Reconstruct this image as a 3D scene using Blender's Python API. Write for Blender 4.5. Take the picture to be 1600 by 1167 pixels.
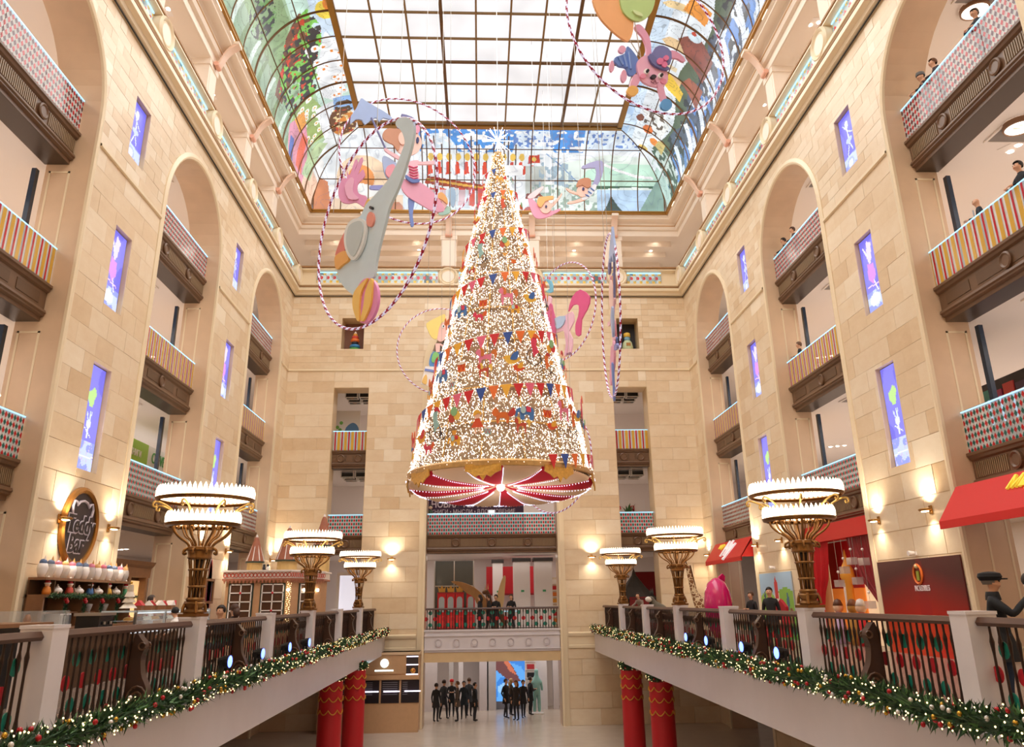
import bpy, bmesh, math, random
import numpy as np
from mathutils import Vector, Matrix
from math import sin, cos, pi, sqrt, atan2, radians

for _o in list(bpy.data.objects): bpy.data.objects.remove(_o)
SC = bpy.context.scene
COL = SC.collection
RND = random.Random(7)

# ---------------------------------------------------------------- camera, world, light, exposure
YAW, PITCH, ROLL, FPX = 0.0432, 0.3212, -0.0141, 1217.0
EYE = Vector((0, 0, 1.5))
_fw = Vector((sin(YAW)*cos(PITCH), cos(YAW)*cos(PITCH), sin(PITCH)))
_r0 = Vector((cos(YAW), -sin(YAW), 0)); _u0 = _r0.cross(_fw)
_rt = _r0*cos(ROLL)+_u0*sin(ROLL); _up = -_r0*sin(ROLL)+_u0*cos(ROLL)
cam = bpy.data.cameras.new('camera'); camo = bpy.data.objects.new('camera', cam); COL.objects.link(camo)
camo.matrix_world = Matrix(((_rt.x, _up.x, -_fw.x, EYE.x), (_rt.y, _up.y, -_fw.y, EYE.y), (_rt.z, _up.z, -_fw.z, EYE.z), (0, 0, 0, 1)))
cam.sensor_width = 36; cam.lens = FPX/1600*36; cam.shift_y = -50/1600; cam.clip_end = 300
SC.camera = camo
SC.view_settings.view_transform = 'Standard'; SC.view_settings.look = 'None'
SC.view_settings.gamma = 1; SC.view_settings.use_curve_mapping = False
SC.view_settings.exposure = 0.3
SC.cycles.max_bounces = 8; SC.cycles.diffuse_bounces = 5; SC.cycles.glossy_bounces = 3; SC.cycles.transparent_max_bounces = 12
SC.cycles.sample_clamp_indirect = 6.0; SC.cycles.use_denoising = True
w = bpy.data.worlds.new('world'); SC.world = w; w.use_nodes = True
w.node_tree.nodes['Background'].inputs[0].default_value = (0.75, 0.85, 1, 1)
w.node_tree.nodes['Background'].inputs[1].default_value = 1.0
SKY_FLAT, SKY_ART = .78, .78          # brightness of the laylight panes and of the backlit stained glass
GAL_W, ATTIC_W, SCONCE_W = 420, 330, 170

LAYLIGHT_FILL_W = 3600  # power of the added fill lamp under the laylight
def lamp(name, kind, loc, energy, color=(1, .86, .68), rot=(0, 0, 0), size=None, sy=None, spot=None, rad=.05, parent=None):
    l = bpy.data.lights.new(name, kind); l.energy = energy; l.color = color
    if kind == 'AREA':
        l.shape = 'RECTANGLE'; l.size = size; l.size_y = sy
    elif kind == 'SPOT':
        l.spot_size = spot; l.spot_blend = 1; l.shadow_soft_size = rad
    else: l.shadow_soft_size = rad
    o = bpy.data.objects.new(name, l); o.location = loc; o.rotation_euler = rot; COL.objects.link(o)
    if parent: o.parent = parent
    return o

# ---------------------------------------------------------------- helpers
def S(h):
    if isinstance(h, str):
        h = h.lstrip('#'); h = [int(h[i:i+2], 16)/255 for i in (0, 2, 4)]
    return tuple(c/12.92 if c <= .04045 else ((c+.055)/1.055)**2.4 for c in h)
MATS = {}
def M(name, col=None, rough=.5, metal=0, em=None, es=0, noise=0, nscale=6, bump=0, alpha=1, trans=0, coat=0):
    """cached principled material with optional noise mottling"""
    if name in MATS: return MATS[name]
    m = bpy.data.materials.new(name); m.use_nodes = True; MATS[name] = m
    nt = m.node_tree; b = nt.nodes['Principled BSDF']; c = S(col)
    b.inputs['Base Color'].default_value = (*c, 1); b.inputs['Roughness'].default_value = rough; b.inputs['Metallic'].default_value = metal
    b.inputs['Alpha'].default_value = alpha
    if trans: b.inputs['Transmission Weight'].default_value = trans
    if coat: b.inputs['Coat Weight'].default_value = coat; b.inputs['Coat Roughness'].default_value = .08
    if em is not None:
        b.inputs['Emission Color'].default_value = (*S(em), 1); b.inputs['Emission Strength'].default_value = es
    if noise or bump:
        tc = nt.nodes.new('ShaderNodeTexCoord'); n = nt.nodes.new('ShaderNodeTexNoise'); n.inputs['Scale'].default_value = nscale; n.inputs['Detail'].default_value = 4
        nt.links.new(tc.outputs['Object'], n.inputs['Vector'])
        if noise:
            mx = nt.nodes.new('ShaderNodeMix'); mx.data_type = 'RGBA'
            mx.inputs[6].default_value = (*[v*(1-noise) for v in c], 1); mx.inputs[7].default_value = (*[min(1, v*(1+noise)) for v in c], 1)
            nt.links.new(n.outputs['Fac'], mx.inputs[0]); nt.links.new(mx.outputs[2], b.inputs['Base Color'])
        if bump:
            bp = nt.nodes.new('ShaderNodeBump'); bp.inputs['Strength'].default_value = bump; bp.inputs['Distance'].default_value = .02
            nt.links.new(n.outputs['Fac'], bp.inputs['Height']); nt.links.new(bp.outputs[0], b.inputs['Normal'])
    return m
def MA(name, rough=.5, em=0, base=1, attr='col', bump=0):
    """colour read from the mesh's own colour attribute (print, glass painting)"""
    if name in MATS: return MATS[name]
    m = bpy.data.materials.new(name); m.use_nodes = True; MATS[name] = m
    nt = m.node_tree; b = nt.nodes['Principled BSDF']; a = nt.nodes.new('ShaderNodeAttribute'); a.attribute_name = attr
    b.inputs['Roughness'].default_value = rough
    if base: nt.links.new(a.outputs['Color'], b.inputs['Base Color'])
    else: b.inputs['Base Color'].default_value = (.05, .05, .05, 1)
    if em:
        nt.links.new(a.outputs['Color'], b.inputs['Emission Color']); b.inputs['Emission Strength'].default_value = em
    return m

class MB:
    """collects faces for one mesh"""
    def __init__(s): s.v = []; s.f = []; s.m = []; s.c = []; s.cur = 0; s.col = None
    def add(s, vs, fs):
        n = len(s.v); s.v += [tuple(p) for p in vs]
        for f in fs: s.f.append(tuple(i+n for i in f)); s.m.append(s.cur); s.c.append(s.col)
        return s
    def box(s, x0, x1, y0, y1, z0, z1):
        return s.add([(x0, y0, z0), (x1, y0, z0), (x1, y1, z0), (x0, y1, z0), (x0, y0, z1), (x1, y0, z1), (x1, y1, z1), (x0, y1, z1)],
                     [(0, 3, 2, 1), (4, 5, 6, 7), (0, 1, 5, 4), (1, 2, 6, 5), (2, 3, 7, 6), (3, 0, 4, 7)])
    def cbox(s, c, d): return s.box(c[0]-d[0]/2, c[0]+d[0]/2, c[1]-d[1]/2, c[1]+d[1]/2, c[2]-d[2]/2, c[2]+d[2]/2)
    def lathe(s, prof, c=(0, 0, 0), n=16, a0=0, a1=2*pi, cap=True, axis='z', sx=1, sy=1):
        full = abs(a1-a0-2*pi) < 1e-6; k = n if full else n+1; vs = []
        for r, z in prof:
            for i in range(k):
                a = a0+(a1-a0)*i/n; p = (r*cos(a)*sx, r*sin(a)*sy, z)
                if axis == 'x': p = (p[2], p[0], p[1])
                elif axis == 'y': p = (p[0], p[2], p[1])
                vs.append((c[0]+p[0], c[1]+p[1], c[2]+p[2]))
        fs = []
        for j in range(len(prof)-1):
            for i in range(n):
                i2 = (i+1) % k
                fs.append((j*k+i, j*k+i2, (j+1)*k+i2, (j+1)*k+i))
        if cap and full:
            fs.append(tuple(range(k))[::-1]); fs.append(tuple((len(prof)-1)*k+i for i in range(k)))
        return s.add(vs, fs)
    def tube(s, pts, r, n=6, closed=False, cap=True):
        pts = [Vector(p) for p in pts]; m = len(pts); vs = []
        ref = None
        for i, p in enumerate(pts):
            a = pts[(i-1) % m] if (closed or i > 0) else p; b = pts[(i+1) % m] if (closed or i < m-1) else p
            t = (b-a); t = t.normalized() if t.length > 1e-9 else Vector((0, 0, 1))
            if ref is None: ref = Vector((0, 0, 1)) if abs(t.z) < .9 else Vector((1, 0, 0))
            u = t.cross(ref); u = u.normalized() if u.length > 1e-6 else t.orthogonal().normalized()
            w_ = u.cross(t).normalized(); ref = w_
            rr = r[i] if isinstance(r, (list, tuple)) else r
            for k in range(n):
                a_ = 2*pi*k/n; vs.append(p+u*(cos(a_)*rr)+w_*(sin(a_)*rr))
        fs = []
        for i in range(m if closed else m-1):
            j = (i+1) % m
            for k in range(n): fs.append((i*n+k, i*n+(k+1) % n, j*n+(k+1) % n, j*n+k))
        if cap and not closed: fs.append(tuple(range(n))[::-1]); fs.append(tuple((m-1)*n+k for k in range(n)))
        return s.add(vs, fs)
    def prism(s, poly, f0, f1):
        """polygon extruded; f0/f1 map a 2-D point to the two 3-D faces"""
        n = len(poly); vs = [f0(*p) for p in poly]+[f1(*p) for p in poly]
        return s.add(vs, [tuple(range(n))[::-1], tuple(range(n, 2*n))]+[(i, (i+1) % n, n+(i+1) % n, n+i) for i in range(n)])
    def sweep(s, prof, path, closed=False):
        """prof: list of 2-D points; path: list of functions (a,b)->xyz"""
        k = len(prof); vs = [p(*q) for p in path for q in prof]; fs = []
        for i in range(len(path)-1):
            for j in range(k if closed else k-1): fs.append((i*k+j, i*k+(j+1) % k, (i+1)*k+(j+1) % k, (i+1)*k+j))
        return s.add(vs, fs)
    def ball(s, c, r, n=8, m=6, sc=(1, 1, 1)):
        prof = [(max(1e-4, sin(pi*i/m))*r, -cos(pi*i/m)*r*sc[2]) for i in range(m+1)]
        return s.lathe(prof, c, n, sx=sc[0], sy=sc[1], cap=False)
    def build(s, name, mats, parent=None, org=None, smooth=False, recalc=False, **props):
        me = bpy.data.meshes.new(name)
        vs = s.v if org is None else [(a-org[0], b-org[1], c-org[2]) for a, b, c in s.v]
        me.from_pydata(vs, [], s.f)
        for m in (mats if isinstance(mats, (list, tuple)) else [mats]): me.materials.append(m)
        if any(s.m): me.polygons.foreach_set('material_index', s.m)
        if any(c is not None for c in s.c):
            if isinstance(next(c for c in s.c if c is not None), float):
                at = me.attributes.new('tone', 'FLOAT', 'FACE'); at.data.foreach_set('value', [c or 0. for c in s.c])
            else:
                at = me.attributes.new('col', 'FLOAT_COLOR', 'FACE'); at.data.foreach_set('color', [v for c in s.c for v in ((*c, 1) if c else (1, 1, 1, 1))])
        if recalc:
            bm = bmesh.new(); bm.from_mesh(me); bmesh.ops.recalc_face_normals(bm, faces=bm.faces); bm.to_mesh(me); bm.free()
        if smooth:
            me.polygons.foreach_set('use_smooth', [True]*len(me.polygons))
            if smooth is not True: me.set_sharp_from_angle(angle=smooth)
        o = bpy.data.objects.new(name, me); COL.objects.link(o)
        if parent: o.parent = parent
        tag(o, **props)
        return o

def tag(o, label=None, cat=None, group=None, kind=None):
    for k, v in (('label', label), ('category', cat), ('group', group), ('kind', kind)):
        if v: o[k] = v
    return o
def thing(name, label, cat, loc=(0, 0, 0), rz=0, group=None):
    o = bpy.data.objects.new(name, None); o.location = loc; o.rotation_euler = (0, 0, rz); o.empty_display_size = .1; COL.objects.link(o)
    return tag(o, label, cat, group)
def dup(root, loc=None, rz=None, label=None, group=None, scale=None):
    def cp(o, par):
        c = o.copy(); COL.objects.link(c)
        if par: c.parent = par
        for ch in o.children: cp(ch, c)
        return c
    r = cp(root, None)
    if loc is not None: r.location = loc
    if rz is not None: r.rotation_euler = (0, 0, rz)
    if scale is not None: r.scale = (scale,)*3
    if label: r['label'] = label
    if group: r['group'] = group
    return r
def ell(cx, cy, rx, ry, n=24, a0=0, a1=2*pi):
    return [(cx+rx*cos(a0+(a1-a0)*i/n), cy+ry*sin(a0+(a1-a0)*i/n)) for i in range(n)]
def smooth_poly(pts, k=4):
    """closed Catmull-Rom through the points"""
    n = len(pts); out = []
    for i in range(n):
        p0, p1, p2, p3 = (pts[(i+j-1) % n] for j in range(4))
        for s_ in range(k):
            t = s_/k
            out.append(tuple(.5*(2*p1[q]+(p2[q]-p0[q])*t+(2*p0[q]-5*p1[q]+4*p2[q]-p3[q])*t*t+(3*p1[q]-p0[q]-3*p2[q]+p3[q])*t**3) for q in range(len(p1))))
    return out
def smooth_line(pts, k=5):
    n = len(pts); out = []
    for i in range(n-1):
        p0, p1, p2, p3 = (pts[max(0, min(n-1, i+j-1))] for j in range(4))
        for s_ in range(k):
            t = s_/k
            out.append(tuple(.5*(2*p1[q]+(p2[q]-p0[q])*t+(2*p0[q]-5*p1[q]+4*p2[q]-p3[q])*t*t+(3*p1[q]-p0[q]-3*p2[q]+p3[q])*t**3) for q in range(len(p1))))
    return out+[tuple(pts[-1])]
def ray(u, v):
    return _fw+_rt*((u-800)/FPX)-_up*((v-533.5)/FPX)
def text(body, size, mat, parent, loc, rot, depth=.02, name='lettering', align='CENTER', shear=0, bold=0, sx=1):
    cu = bpy.data.curves.new(name, 'FONT'); cu.body = body; cu.size = size; cu.extrude = depth; cu.align_x = align; cu.align_y = 'CENTER'; cu.shear = shear
    cu.offset = bold; cu.resolution_u = 3
    t_ = bpy.data.objects.new(name, cu); COL.objects.link(t_)
    me = bpy.data.meshes.new_from_object(t_.evaluated_get(bpy.context.evaluated_depsgraph_get())); bpy.data.objects.remove(t_); bpy.data.curves.remove(cu)
    me.name = name; me.materials.clear(); me.materials.append(mat)
    o = bpy.data.objects.new(name, me); o.location = loc; o.rotation_euler = rot; o.scale = (sx, 1, 1); COL.objects.link(o)
    if parent: o.parent = parent
    return o
# ---------------------------------------------------------------- the hall: sizes
XL, XR, YB, YF = -10.4, 11.6, 40.94, -3.2
XM = (XL+XR)/2
YC = [5.73, 15.93, 26.13, 36.33]      # centres of the arches along each side
HW, SPR = 2.77, 14.25                 # arch half width, springing height
F2, F3, F4, GF = 4.75, 9.15, 13.6, -4.2   # upper floors, ground floor
TOPW = 18.3                          # top of the stone walls
WT = 1.15                             # wall thickness
def PW(s, d, y, z): return (XL-d, y, z) if s < 0 else (XR+d, y, z)   # d = depth into the wall

def stone_mat():
    m = bpy.data.materials.new('travertine'); m.use_nodes = True; nt = m.node_tree; b = nt.nodes['Principled BSDF']
    at = nt.nodes.new('ShaderNodeAttribute'); at.attribute_name = 'tone'
    r = nt.nodes.new('ShaderNodeValToRGB'); e = r.color_ramp.elements
    e[0].position = 0; e[0].color = (*S('#d3b48c'), 1); e[1].position = 1; e[1].color = (*S('#f3e4cb'), 1)
    x = e.new(.5); x.color = (*S('#e5cdab'), 1)
    tc = nt.nodes.new('ShaderNodeTexCoord'); mp = nt.nodes.new('ShaderNodeMapping'); mp.inputs['Scale'].default_value = (1, 1, 1.8)
    n = nt.nodes.new('ShaderNodeTexNoise'); n.inputs['Scale'].default_value = 1.6; n.inputs['Detail'].default_value = 6; n.inputs['Roughness'].default_value = .7
    nt.links.new(tc.outputs['Object'], mp.inputs[0]); nt.links.new(mp.outputs[0], n.inputs['Vector'])
    ma = nt.nodes.new('ShaderNodeMath'); ma.operation = 'MULTIPLY_ADD'; ma.inputs[1].default_value = .7; ma.inputs[2].default_value = -.35
    nt.links.new(n.outputs['Fac'], ma.inputs[0])
    ad = nt.nodes.new('ShaderNodeMath'); ad.operation = 'ADD'; nt.links.new(at.outputs['Fac'], ad.inputs[0]); nt.links.new(ma.outputs[0], ad.inputs[1])
    nt.links.new(ad.outputs[0], r.inputs[0]); nt.links.new(r.outputs[0], b.inputs['Base Color'])
    b.inputs['Roughness'].default_value = .32
    return m
STONE = stone_mat()
STONEP = M('stone plain', '#dcc095', .35, noise=.12, nscale=2)
JAMB = M('stone jamb', '#dcbd9c', .3, noise=.12, nscale=1.5)
MOLD = M('stone moulding', '#ecd9b8', .3)
PEACH = M('painted plaster', '#f8ebdb', .6)
WHITE = M('white plaster', '#f4ece6', .6)
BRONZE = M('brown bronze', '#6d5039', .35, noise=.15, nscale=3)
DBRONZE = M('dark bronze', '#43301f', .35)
GOLDF = M('gilded frame', '#a8792f', .35, metal=.3)
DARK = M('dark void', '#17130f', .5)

def clipc(poly, a, b, keep_left):
    """clip convex polygon by the line a->b"""
    out = []; n = len(poly)
    def sd(p):
        v = (b[0]-a[0])*(p[1]-a[1])-(b[1]-a[1])*(p[0]-a[0])
        return v if keep_left else -v
    for i in range(n):
        p, q = poly[i], poly[(i+1) % n]; dp, dq = sd(p), sd(q)
        if dp >= 0: out.append(p)
        if dp*dq < 0: t = dp/(dp-dq); out.append((p[0]+t*(q[0]-p[0]), p[1]+t*(q[1]-p[1])))
    return out
def area(p): return abs(sum(p[i][0]*p[(i+1) % len(p)][1]-p[(i+1) % len(p)][0]*p[i][1] for i in range(len(p))))/2 if len(p) > 2 else 0
def subtract(poly, hole):
    rest = []; cur = poly
    for i in range(len(hole)):
        a, b = hole[i], hole[(i+1) % len(hole)]
        o = clipc(cur, a, b, False)
        if area(o) > 2e-3: rest.append(o)
        cur = clipc(cur, a, b, True)
        if area(cur) < 1e-4: break
    return rest
def arch_poly(yc, hw, spr, z0, n=14):
    return [(yc-hw, z0), (yc+hw, z0)]+[(yc+hw*cos(pi*i/n), spr+hw*sin(pi*i/n)) for i in range(n+1)]
def rect(a0, a1, z0, z1): return [(a0, z0), (a1, z0), (a1, z1), (a0, z1)]

def courses():
    out = []; z = GF
    while z < 4.9: out.append((z, z+.74, 1.25, .018)); z += .74
    while z < 13.3: out.append((z, min(z+.62, 13.42), 1.05, .007)); z += .62
    z = 13.58
    while z < 17.7: out.append((z, min(z+.345, 17.8), .8, .008)); z += .345
    return out
def facing(wall, f, a0, a1, holes, cuts, rnd, near):
    """stone blocks laid on a wall face; f(a,z,off)->xyz; cuts = vertical lines the bond restarts at"""
    lst = []
    for ci, (z0, z1, wd, g) in enumerate(courses()):
        for c0, c1 in zip(cuts[:-1], cuts[1:]):
            n = max(1, round((c1-c0)/wd)); ed = [c0+(c1-c0)*(i+(.5 if ci % 2 and 0 < i < n else 0)+(rnd.uniform(-.12, .12) if 0 < i < n else 0))/n for i in range(n+1)]
            if ci % 2 and n > 1: ed = [ed[0], c0+(c1-c0)*.45/n]+ed[1:]
            for p, q in zip(ed[:-1], ed[1:]):
                if q-p < .12: continue
                ps = [rect(p+g/2, q-g/2, z0+g/2, z1-g/2)]
                for h in holes:
                    ha0, ha1, hz0, hz1 = h[1]
                    if q < ha0 or p > ha1 or z1 < hz0 or z0 > hz1: continue
                    ps = [r for x in ps for r in subtract(x, h[0])]
                if not ps: continue
                t = min(1, max(0, rnd.gauss(.58, .13) if rnd.random() > .06 else rnd.uniform(.2, .35))); off = .022+rnd.uniform(-.004, .005)
                m = MB(); m.col = .001+float(t)
                for x in ps: m.prism(x, lambda a, z: f(a, z, 0), lambda a, z, o=off: f(a, z, o))
                lst.append((near((p+q)/2, (z0+z1)/2)/sqrt(sum(area(x) for x in ps)), m))
    lst.sort(key=lambda t: t[0])
    for k, m in lst[:290]: m.build('stone_block', STONE, wall)
    rest = MB()
    for k, m in lst[290:]:
        n = len(rest.v); rest.v += m.v; rest.f += [tuple(i+n for i in x) for x in m.f]; rest.m += m.m; rest.c += m.c
    if rest.v: rest.build('stone_block', STONE, wall, kind='stuff')
def hole(poly):
    xs = [p[0] for p in poly]; zs = [p[1] for p in poly]
    return (poly, (min(xs), max(xs), min(zs), max(zs)))
SCR = [(14.2, 16.2), (9.45, 11.85), (4.9, 7.78)]        # recessed screens on the piers

def arch_strip(m, f, yc, hw, spr, top, d0, d1, n=16):
    """masonry above an arch, between depth d0 and d1"""
    for k in range(n):
        a, b = pi-pi*k/n, pi-pi*(k+1)/n
        y0, z0, y1, z1 = yc+hw*cos(a), spr+hw*sin(a), yc+hw*cos(b), spr+hw*sin(b)
        m.add([f(y0, z0, d0), f(y1, z1, d0), f(y1, top, d0), f(y0, top, d0)], [(0, 1, 2, 3)])
        m.add([f(y0, z0, d1), f(y1, z1, d1), f(y1, top, d1), f(y0, top, d1)], [(3, 2, 1, 0)])
def intrados(m, f, yc, hw, spr, z0, d0, d1, n=20):
    pts = [(yc-hw, z0), (yc-hw, 4.8), (yc-hw, 9.2), (yc-hw, spr)]+[(yc+hw*cos(pi-pi*k/n), spr+hw*sin(pi-pi*k/n)) for k in range(1, n)]+[(yc+hw, spr), (yc+hw, 9.2), (yc+hw, 4.8), (yc+hw, z0)]
    for p, q in zip(pts[:-1], pts[1:]): m.add([f(*p, d0), f(*q, d0), f(*q, d1), f(*p, d1)], [(0, 1, 2, 3)])
    return pts

def side_wall(s):
    nm = 'wall_left' if s < 0 else 'wall_right'
    f = lambda y, z, d: PW(s, d, y, z)
    m = MB(); edges = [YF]+[e for c in YC for e in (c-HW, c+HW)]+[YB+.2]
    holes = [hole(arch_poly(c, HW+.2, SPR, GF-1)) for c in YC]
    for i in range(0, len(edges), 2):
        a, b = edges[i], edges[i+1]; c = (a+b)/2
        if b-a > 3.5 and a > 5:
            hs = (c-.55, c+.5); zs = [GF]+[v for lo, hi in SCR[::-1] for v in (lo, hi)]+[TOPW]
            for y0, y1 in ((a, hs[0]), (hs[1], b)):
                p, q = PW(s, 0, y0, GF), PW(s, WT, y1, TOPW); m.box(min(p[0], q[0]), max(p[0], q[0]), y0, y1, GF, TOPW)
            for k in range(0, len(zs), 2): 
                p, q = PW(s, 0, 0, 0)[0], PW(s, WT, 0, 0)[0]; m.box(min(p, q), max(p, q), hs[0], hs[1], zs[k], zs[k+1])
            for lo, hi in SCR:
                p, q = PW(s, .17, 0, 0)[0], PW(s, WT, 0, 0)[0]; m.box(min(p, q), max(p, q), hs[0], hs[1], lo, hi)
                holes.append(hole(rect(hs[0], hs[1], lo, hi)))
        else:
            p, q = PW(s, 0, 0, 0)[0], PW(s, WT, 0, 0)[0]; m.box(min(p, q), max(p, q), a, b, GF, TOPW)
    for c in YC: arch_strip(m, f, c, HW, SPR, TOPW, 0, WT)
    w = m.build(nm, STONEP, kind='structure', label='travertine hall wall with three tall arches, '+('beside the oval bar sign' if s < 0 else 'beside the red awnings'))
    cuts = sorted([YC[0]+HW+.2, YC[1]-HW-.2, YC[1]+HW+.2, YC[2]-HW-.2, YC[2]+HW+.2, YC[3]-HW-.2, YC[3]+HW+.2, YB])
    facing(w, lambda a, z, o: PW(s, -o, a, z), cuts[0], YB, holes, cuts, random.Random(5+s), lambda y, z: sqrt(110+y*y+(z-1.5)**2)*(1 if y > 12 else 9)*(1 if z > -.2 else 4))
    # jambs, mouldings round the arches, inset jamb panels
    for c in YC[1:]:
        j = MB(); intrados(j, f, c, HW-.012, SPR, GF, -.01, WT); j.build('arch_reveal', JAMB, w)
        pr = [(-.02, 0), (-.02, -.075), (.05, -.1), (.12, -.06), (.2, -.05), (.2, 0)]
        path = []
        for z in (GF, SPR): path.append(lambda a, b, z=z: f(c-HW-a, z, b))
        for k in range(1, 24):
            t = pi-pi*k/24; path.append(lambda a, b, t=t: f(c+(HW+a)*cos(t), SPR+(HW+a)*sin(t), b))
        for z in (SPR, GF): path.append(lambda a, b, z=z: f(c+HW+a, z, b))
        MB().sweep(pr, path).build('architrave', MOLD, w, smooth=.6)
        for e in (-1, 1):
            for z0, z1 in ((.3, 3.6), (5.2, 8.0), (9.5, 12.5)):
                pm = MB(); y = c+e*HW
                for d0, d1, a0, a1 in ((.5, 1.05, z0, z0+.05), (.5, 1.05, z1-.05, z1), (.5, .55, z0, z1), (1.0, 1.05, z0, z1)):
                    p, q = PW(s, d0, 0, 0)[0], PW(s, d1, 0, 0)[0]; pm.box(min(p, q), max(p, q), min(y, y-e*.025), max(y, y-e*.025), a0, a1)
                pm.build('jamb_panel', MOLD, w)
    # string course at z 13.5
    sp = [(0, 13.42), (.09, 13.44), (.09, 13.5), (.05, 13.53), (.05, 13.57), (0, 13.58)]
    for a, b in zip(cuts[0::2], cuts[1::2]):
        MB().sweep(sp, [lambda o, z, y=y: PW(s, -o, y, z) for y in (a, b)]).build('string_course', MOLD, w)
    return w
WL = side_wall(-1); WR = side_wall(1)

# ---- end wall
BC, BHW, BSPR = .6, 3.35, 13.6
COLS = [(-7.85, -6.0), (7.25, 9.1)]
def back_wall():
    f = lambda x, z, d: (x, YB+d, z)
    m = MB()
    spans = [(XL-.2, COLS[0][0]), (COLS[0][1], BC-BHW), (BC+BHW, COLS[1][0]), (COLS[1][1], XR+.2)]
    for a, b in spans: m.box(a, b, YB, YB+WT, GF, TOPW)
    nz = (14.7, 16.5)
    for (a, b), (n0, n1) in zip(COLS, ((-7.62, -6.4), (7.65, 8.86))):
        m.box(a, b, YB, YB+WT, 12.5, nz[0]); m.box(a, b, YB, YB+WT, nz[1], TOPW)
        m.box(a, n0, YB, YB+WT, *nz); m.box(n1, b, YB, YB+WT, *nz)
        m.box(a, b, YB, YB+WT, GF, -.05)
    arch_strip(m, f, BC, BHW, BSPR, TOPW, 0, WT)
    w = m.build('wall_back', STONEP, kind='structure', label='travertine end wall with the tall central arch behind the tree')
    holes = [hole(arch_poly(BC, BHW+.35, BSPR, GF-1))]+[hole(rect(a-.02, b+.02, -.05, 12.52)) for a, b in COLS]+[hole(rect(-7.62, -6.4, *nz)), hole(rect(7.65, 8.86, *nz))]
    cuts = [XL, COLS[0][0], COLS[0][1], BC-BHW-.35, BC+BHW+.35, COLS[1][0], COLS[1][1], XR]
    facing(w, lambda a, z, o: (a, YB-o, z), XL, XR, holes, cuts, random.Random(3), lambda x, z: 40 if z > -1.3 else 200)
    j = MB(); intrados(j, f, BC, BHW-.012, BSPR, GF, -.01, WT); j.build('arch_reveal', JAMB, w)
    pr = [(0, 0), (0, -.1), (.1, -.13), (.2, -.08), (.35, -.06), (.35, 0)]
    path = [lambda a, b, z=z: f(BC-BHW-a, z, b) for z in (GF, BSPR)]+[lambda a, b, t=pi-pi*k/24: f(BC+(BHW+a)*cos(t), BSPR+(BHW+a)*sin(t), b) for k in range(1, 24)]+[lambda a, b, z=z: f(BC+BHW+a, z, b) for z in (BSPR, GF)]
    MB().sweep(pr, path).build('architrave', MOLD, w, smooth=.6)
    sp = [(0, 13.42), (.09, 13.44), (.09, 13.5), (.05, 13.53), (.05, 13.57), (0, 13.58)]
    for a, b in ((XL, BC-BHW-.35), (BC+BHW+.35, XR)): MB().sweep(sp, [lambda o, z, x=x: (x, YB-o, z) for x in (a, b)]).build('string_course', MOLD, w)
    # ledge mouldings low on the wall beside the gallery ends
    lp = [(0, -.75), (.05, -.74), (.05, -.62), (.02, -.6), (.02, -.22), (.07, -.2), (.1, -.1), (.1, -.04), (0, 0)]
    for a, b in ((-4.9, BC-BHW-.4), (BC+BHW+.4, 6.0)): MB().sweep(lp, [lambda o, z, x=x: (x, YB-.03-o, z) for x in (a, b)]).build('ledge_moulding', MOLD, w)
    return w
WB = back_wall()
MB().box(XL-.2, XR+.2, YF-.4, YF, GF, TOPW+5).build('wall_front', STONEP, kind='structure')

# ---- ground floor, upper floors, galleries behind the walls
FLOORM = M('pale marble floor', '#cfc2b4', .25, noise=.1, nscale=1.2)
MB().box(XL-9, XR+9, YF-.4, YB+10, GF-.3, GF).build('floor', FLOORM, kind='structure', label='pale marble ground floor of the hall')
D1 = 7.4
SHOPW = M('gallery wall', '#efe6e2', .6)
RAILX = (-5.22, 6.2); EDGE = (-4.66, 5.64)
# first-floor decks reach out into the hall
DECK = M('deck paving', '#8f7c70', .25, noise=.12, nscale=2)
FASC = M('white marble fascia', '#dcd6da', .3, noise=.06, nscale=1.5)
for s, e in ((-1, EDGE[0]), (1, EDGE[1])):
    x0, x1 = (XL-D1, e) if s < 0 else (e, XR+D1)
    MB().box(x0, x1, YF, YB, -.9 if s < 0 else -.9, 0).build('floor', FASC, kind='structure', label='white marble gallery deck edged with a light garland, '+('bar side' if s < 0 else 'awning side'))
for s, e in ((-1, EDGE[0]), (1, EDGE[1])):
    x0, x1 = (XL-D1, e-.35) if s < 0 else (e+.35, XR+D1)
    MB().box(x0, x1, YF, YB, .0005, .004).build('floor', DECK, kind='structure')
MB().box(EDGE[0], EDGE[1], YF, 1.0, -.9, 0).build('floor', FASC, kind='structure')
for s in (-1, 1):
    for F in (F2, F3, F4):
        p, q = PW(s, WT-.02, 0, 0)[0], PW(s, D1, 0, 0)[0]
        MB().box(min(p, q), max(p, q), YF, YB+8, F-.86, F).build('ceiling', WHITE, kind='structure')
    p, q = PW(s, D1, 0, 0)[0], PW(s, D1+.3, 0, 0)[0]
    MB().box(min(p, q), max(p, q), YF, YB+8, GF, TOPW+4.5).build('wall_gallery', SHOPW, kind='structure')
    p, q = PW(s, WT, 0, 0)[0], PW(s, D1, 0, 0)[0]
    MB().box(min(p, q), max(p, q), YF, YB+8, 17.2, TOPW-.02).build('ceiling', WHITE, kind='structure')
for F in (0, F2, F3, F4):
    MB().box(XL-WT, XR+WT, YB+WT-.02 if F else YB+.45, YB+8, F-.86, F).build('ceiling', WHITE, kind='structure')
MB().box(XL-WT, XR+WT, YB+WT, YB+8, 17.2, TOPW-.02).build('ceiling', WHITE, kind='structure')
MB().box(XL-D1, XR+D1, YB+7.6, YB+8, GF, TOPW+4.5).build('wall_gallery', SHOPW, kind='structure')

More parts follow.
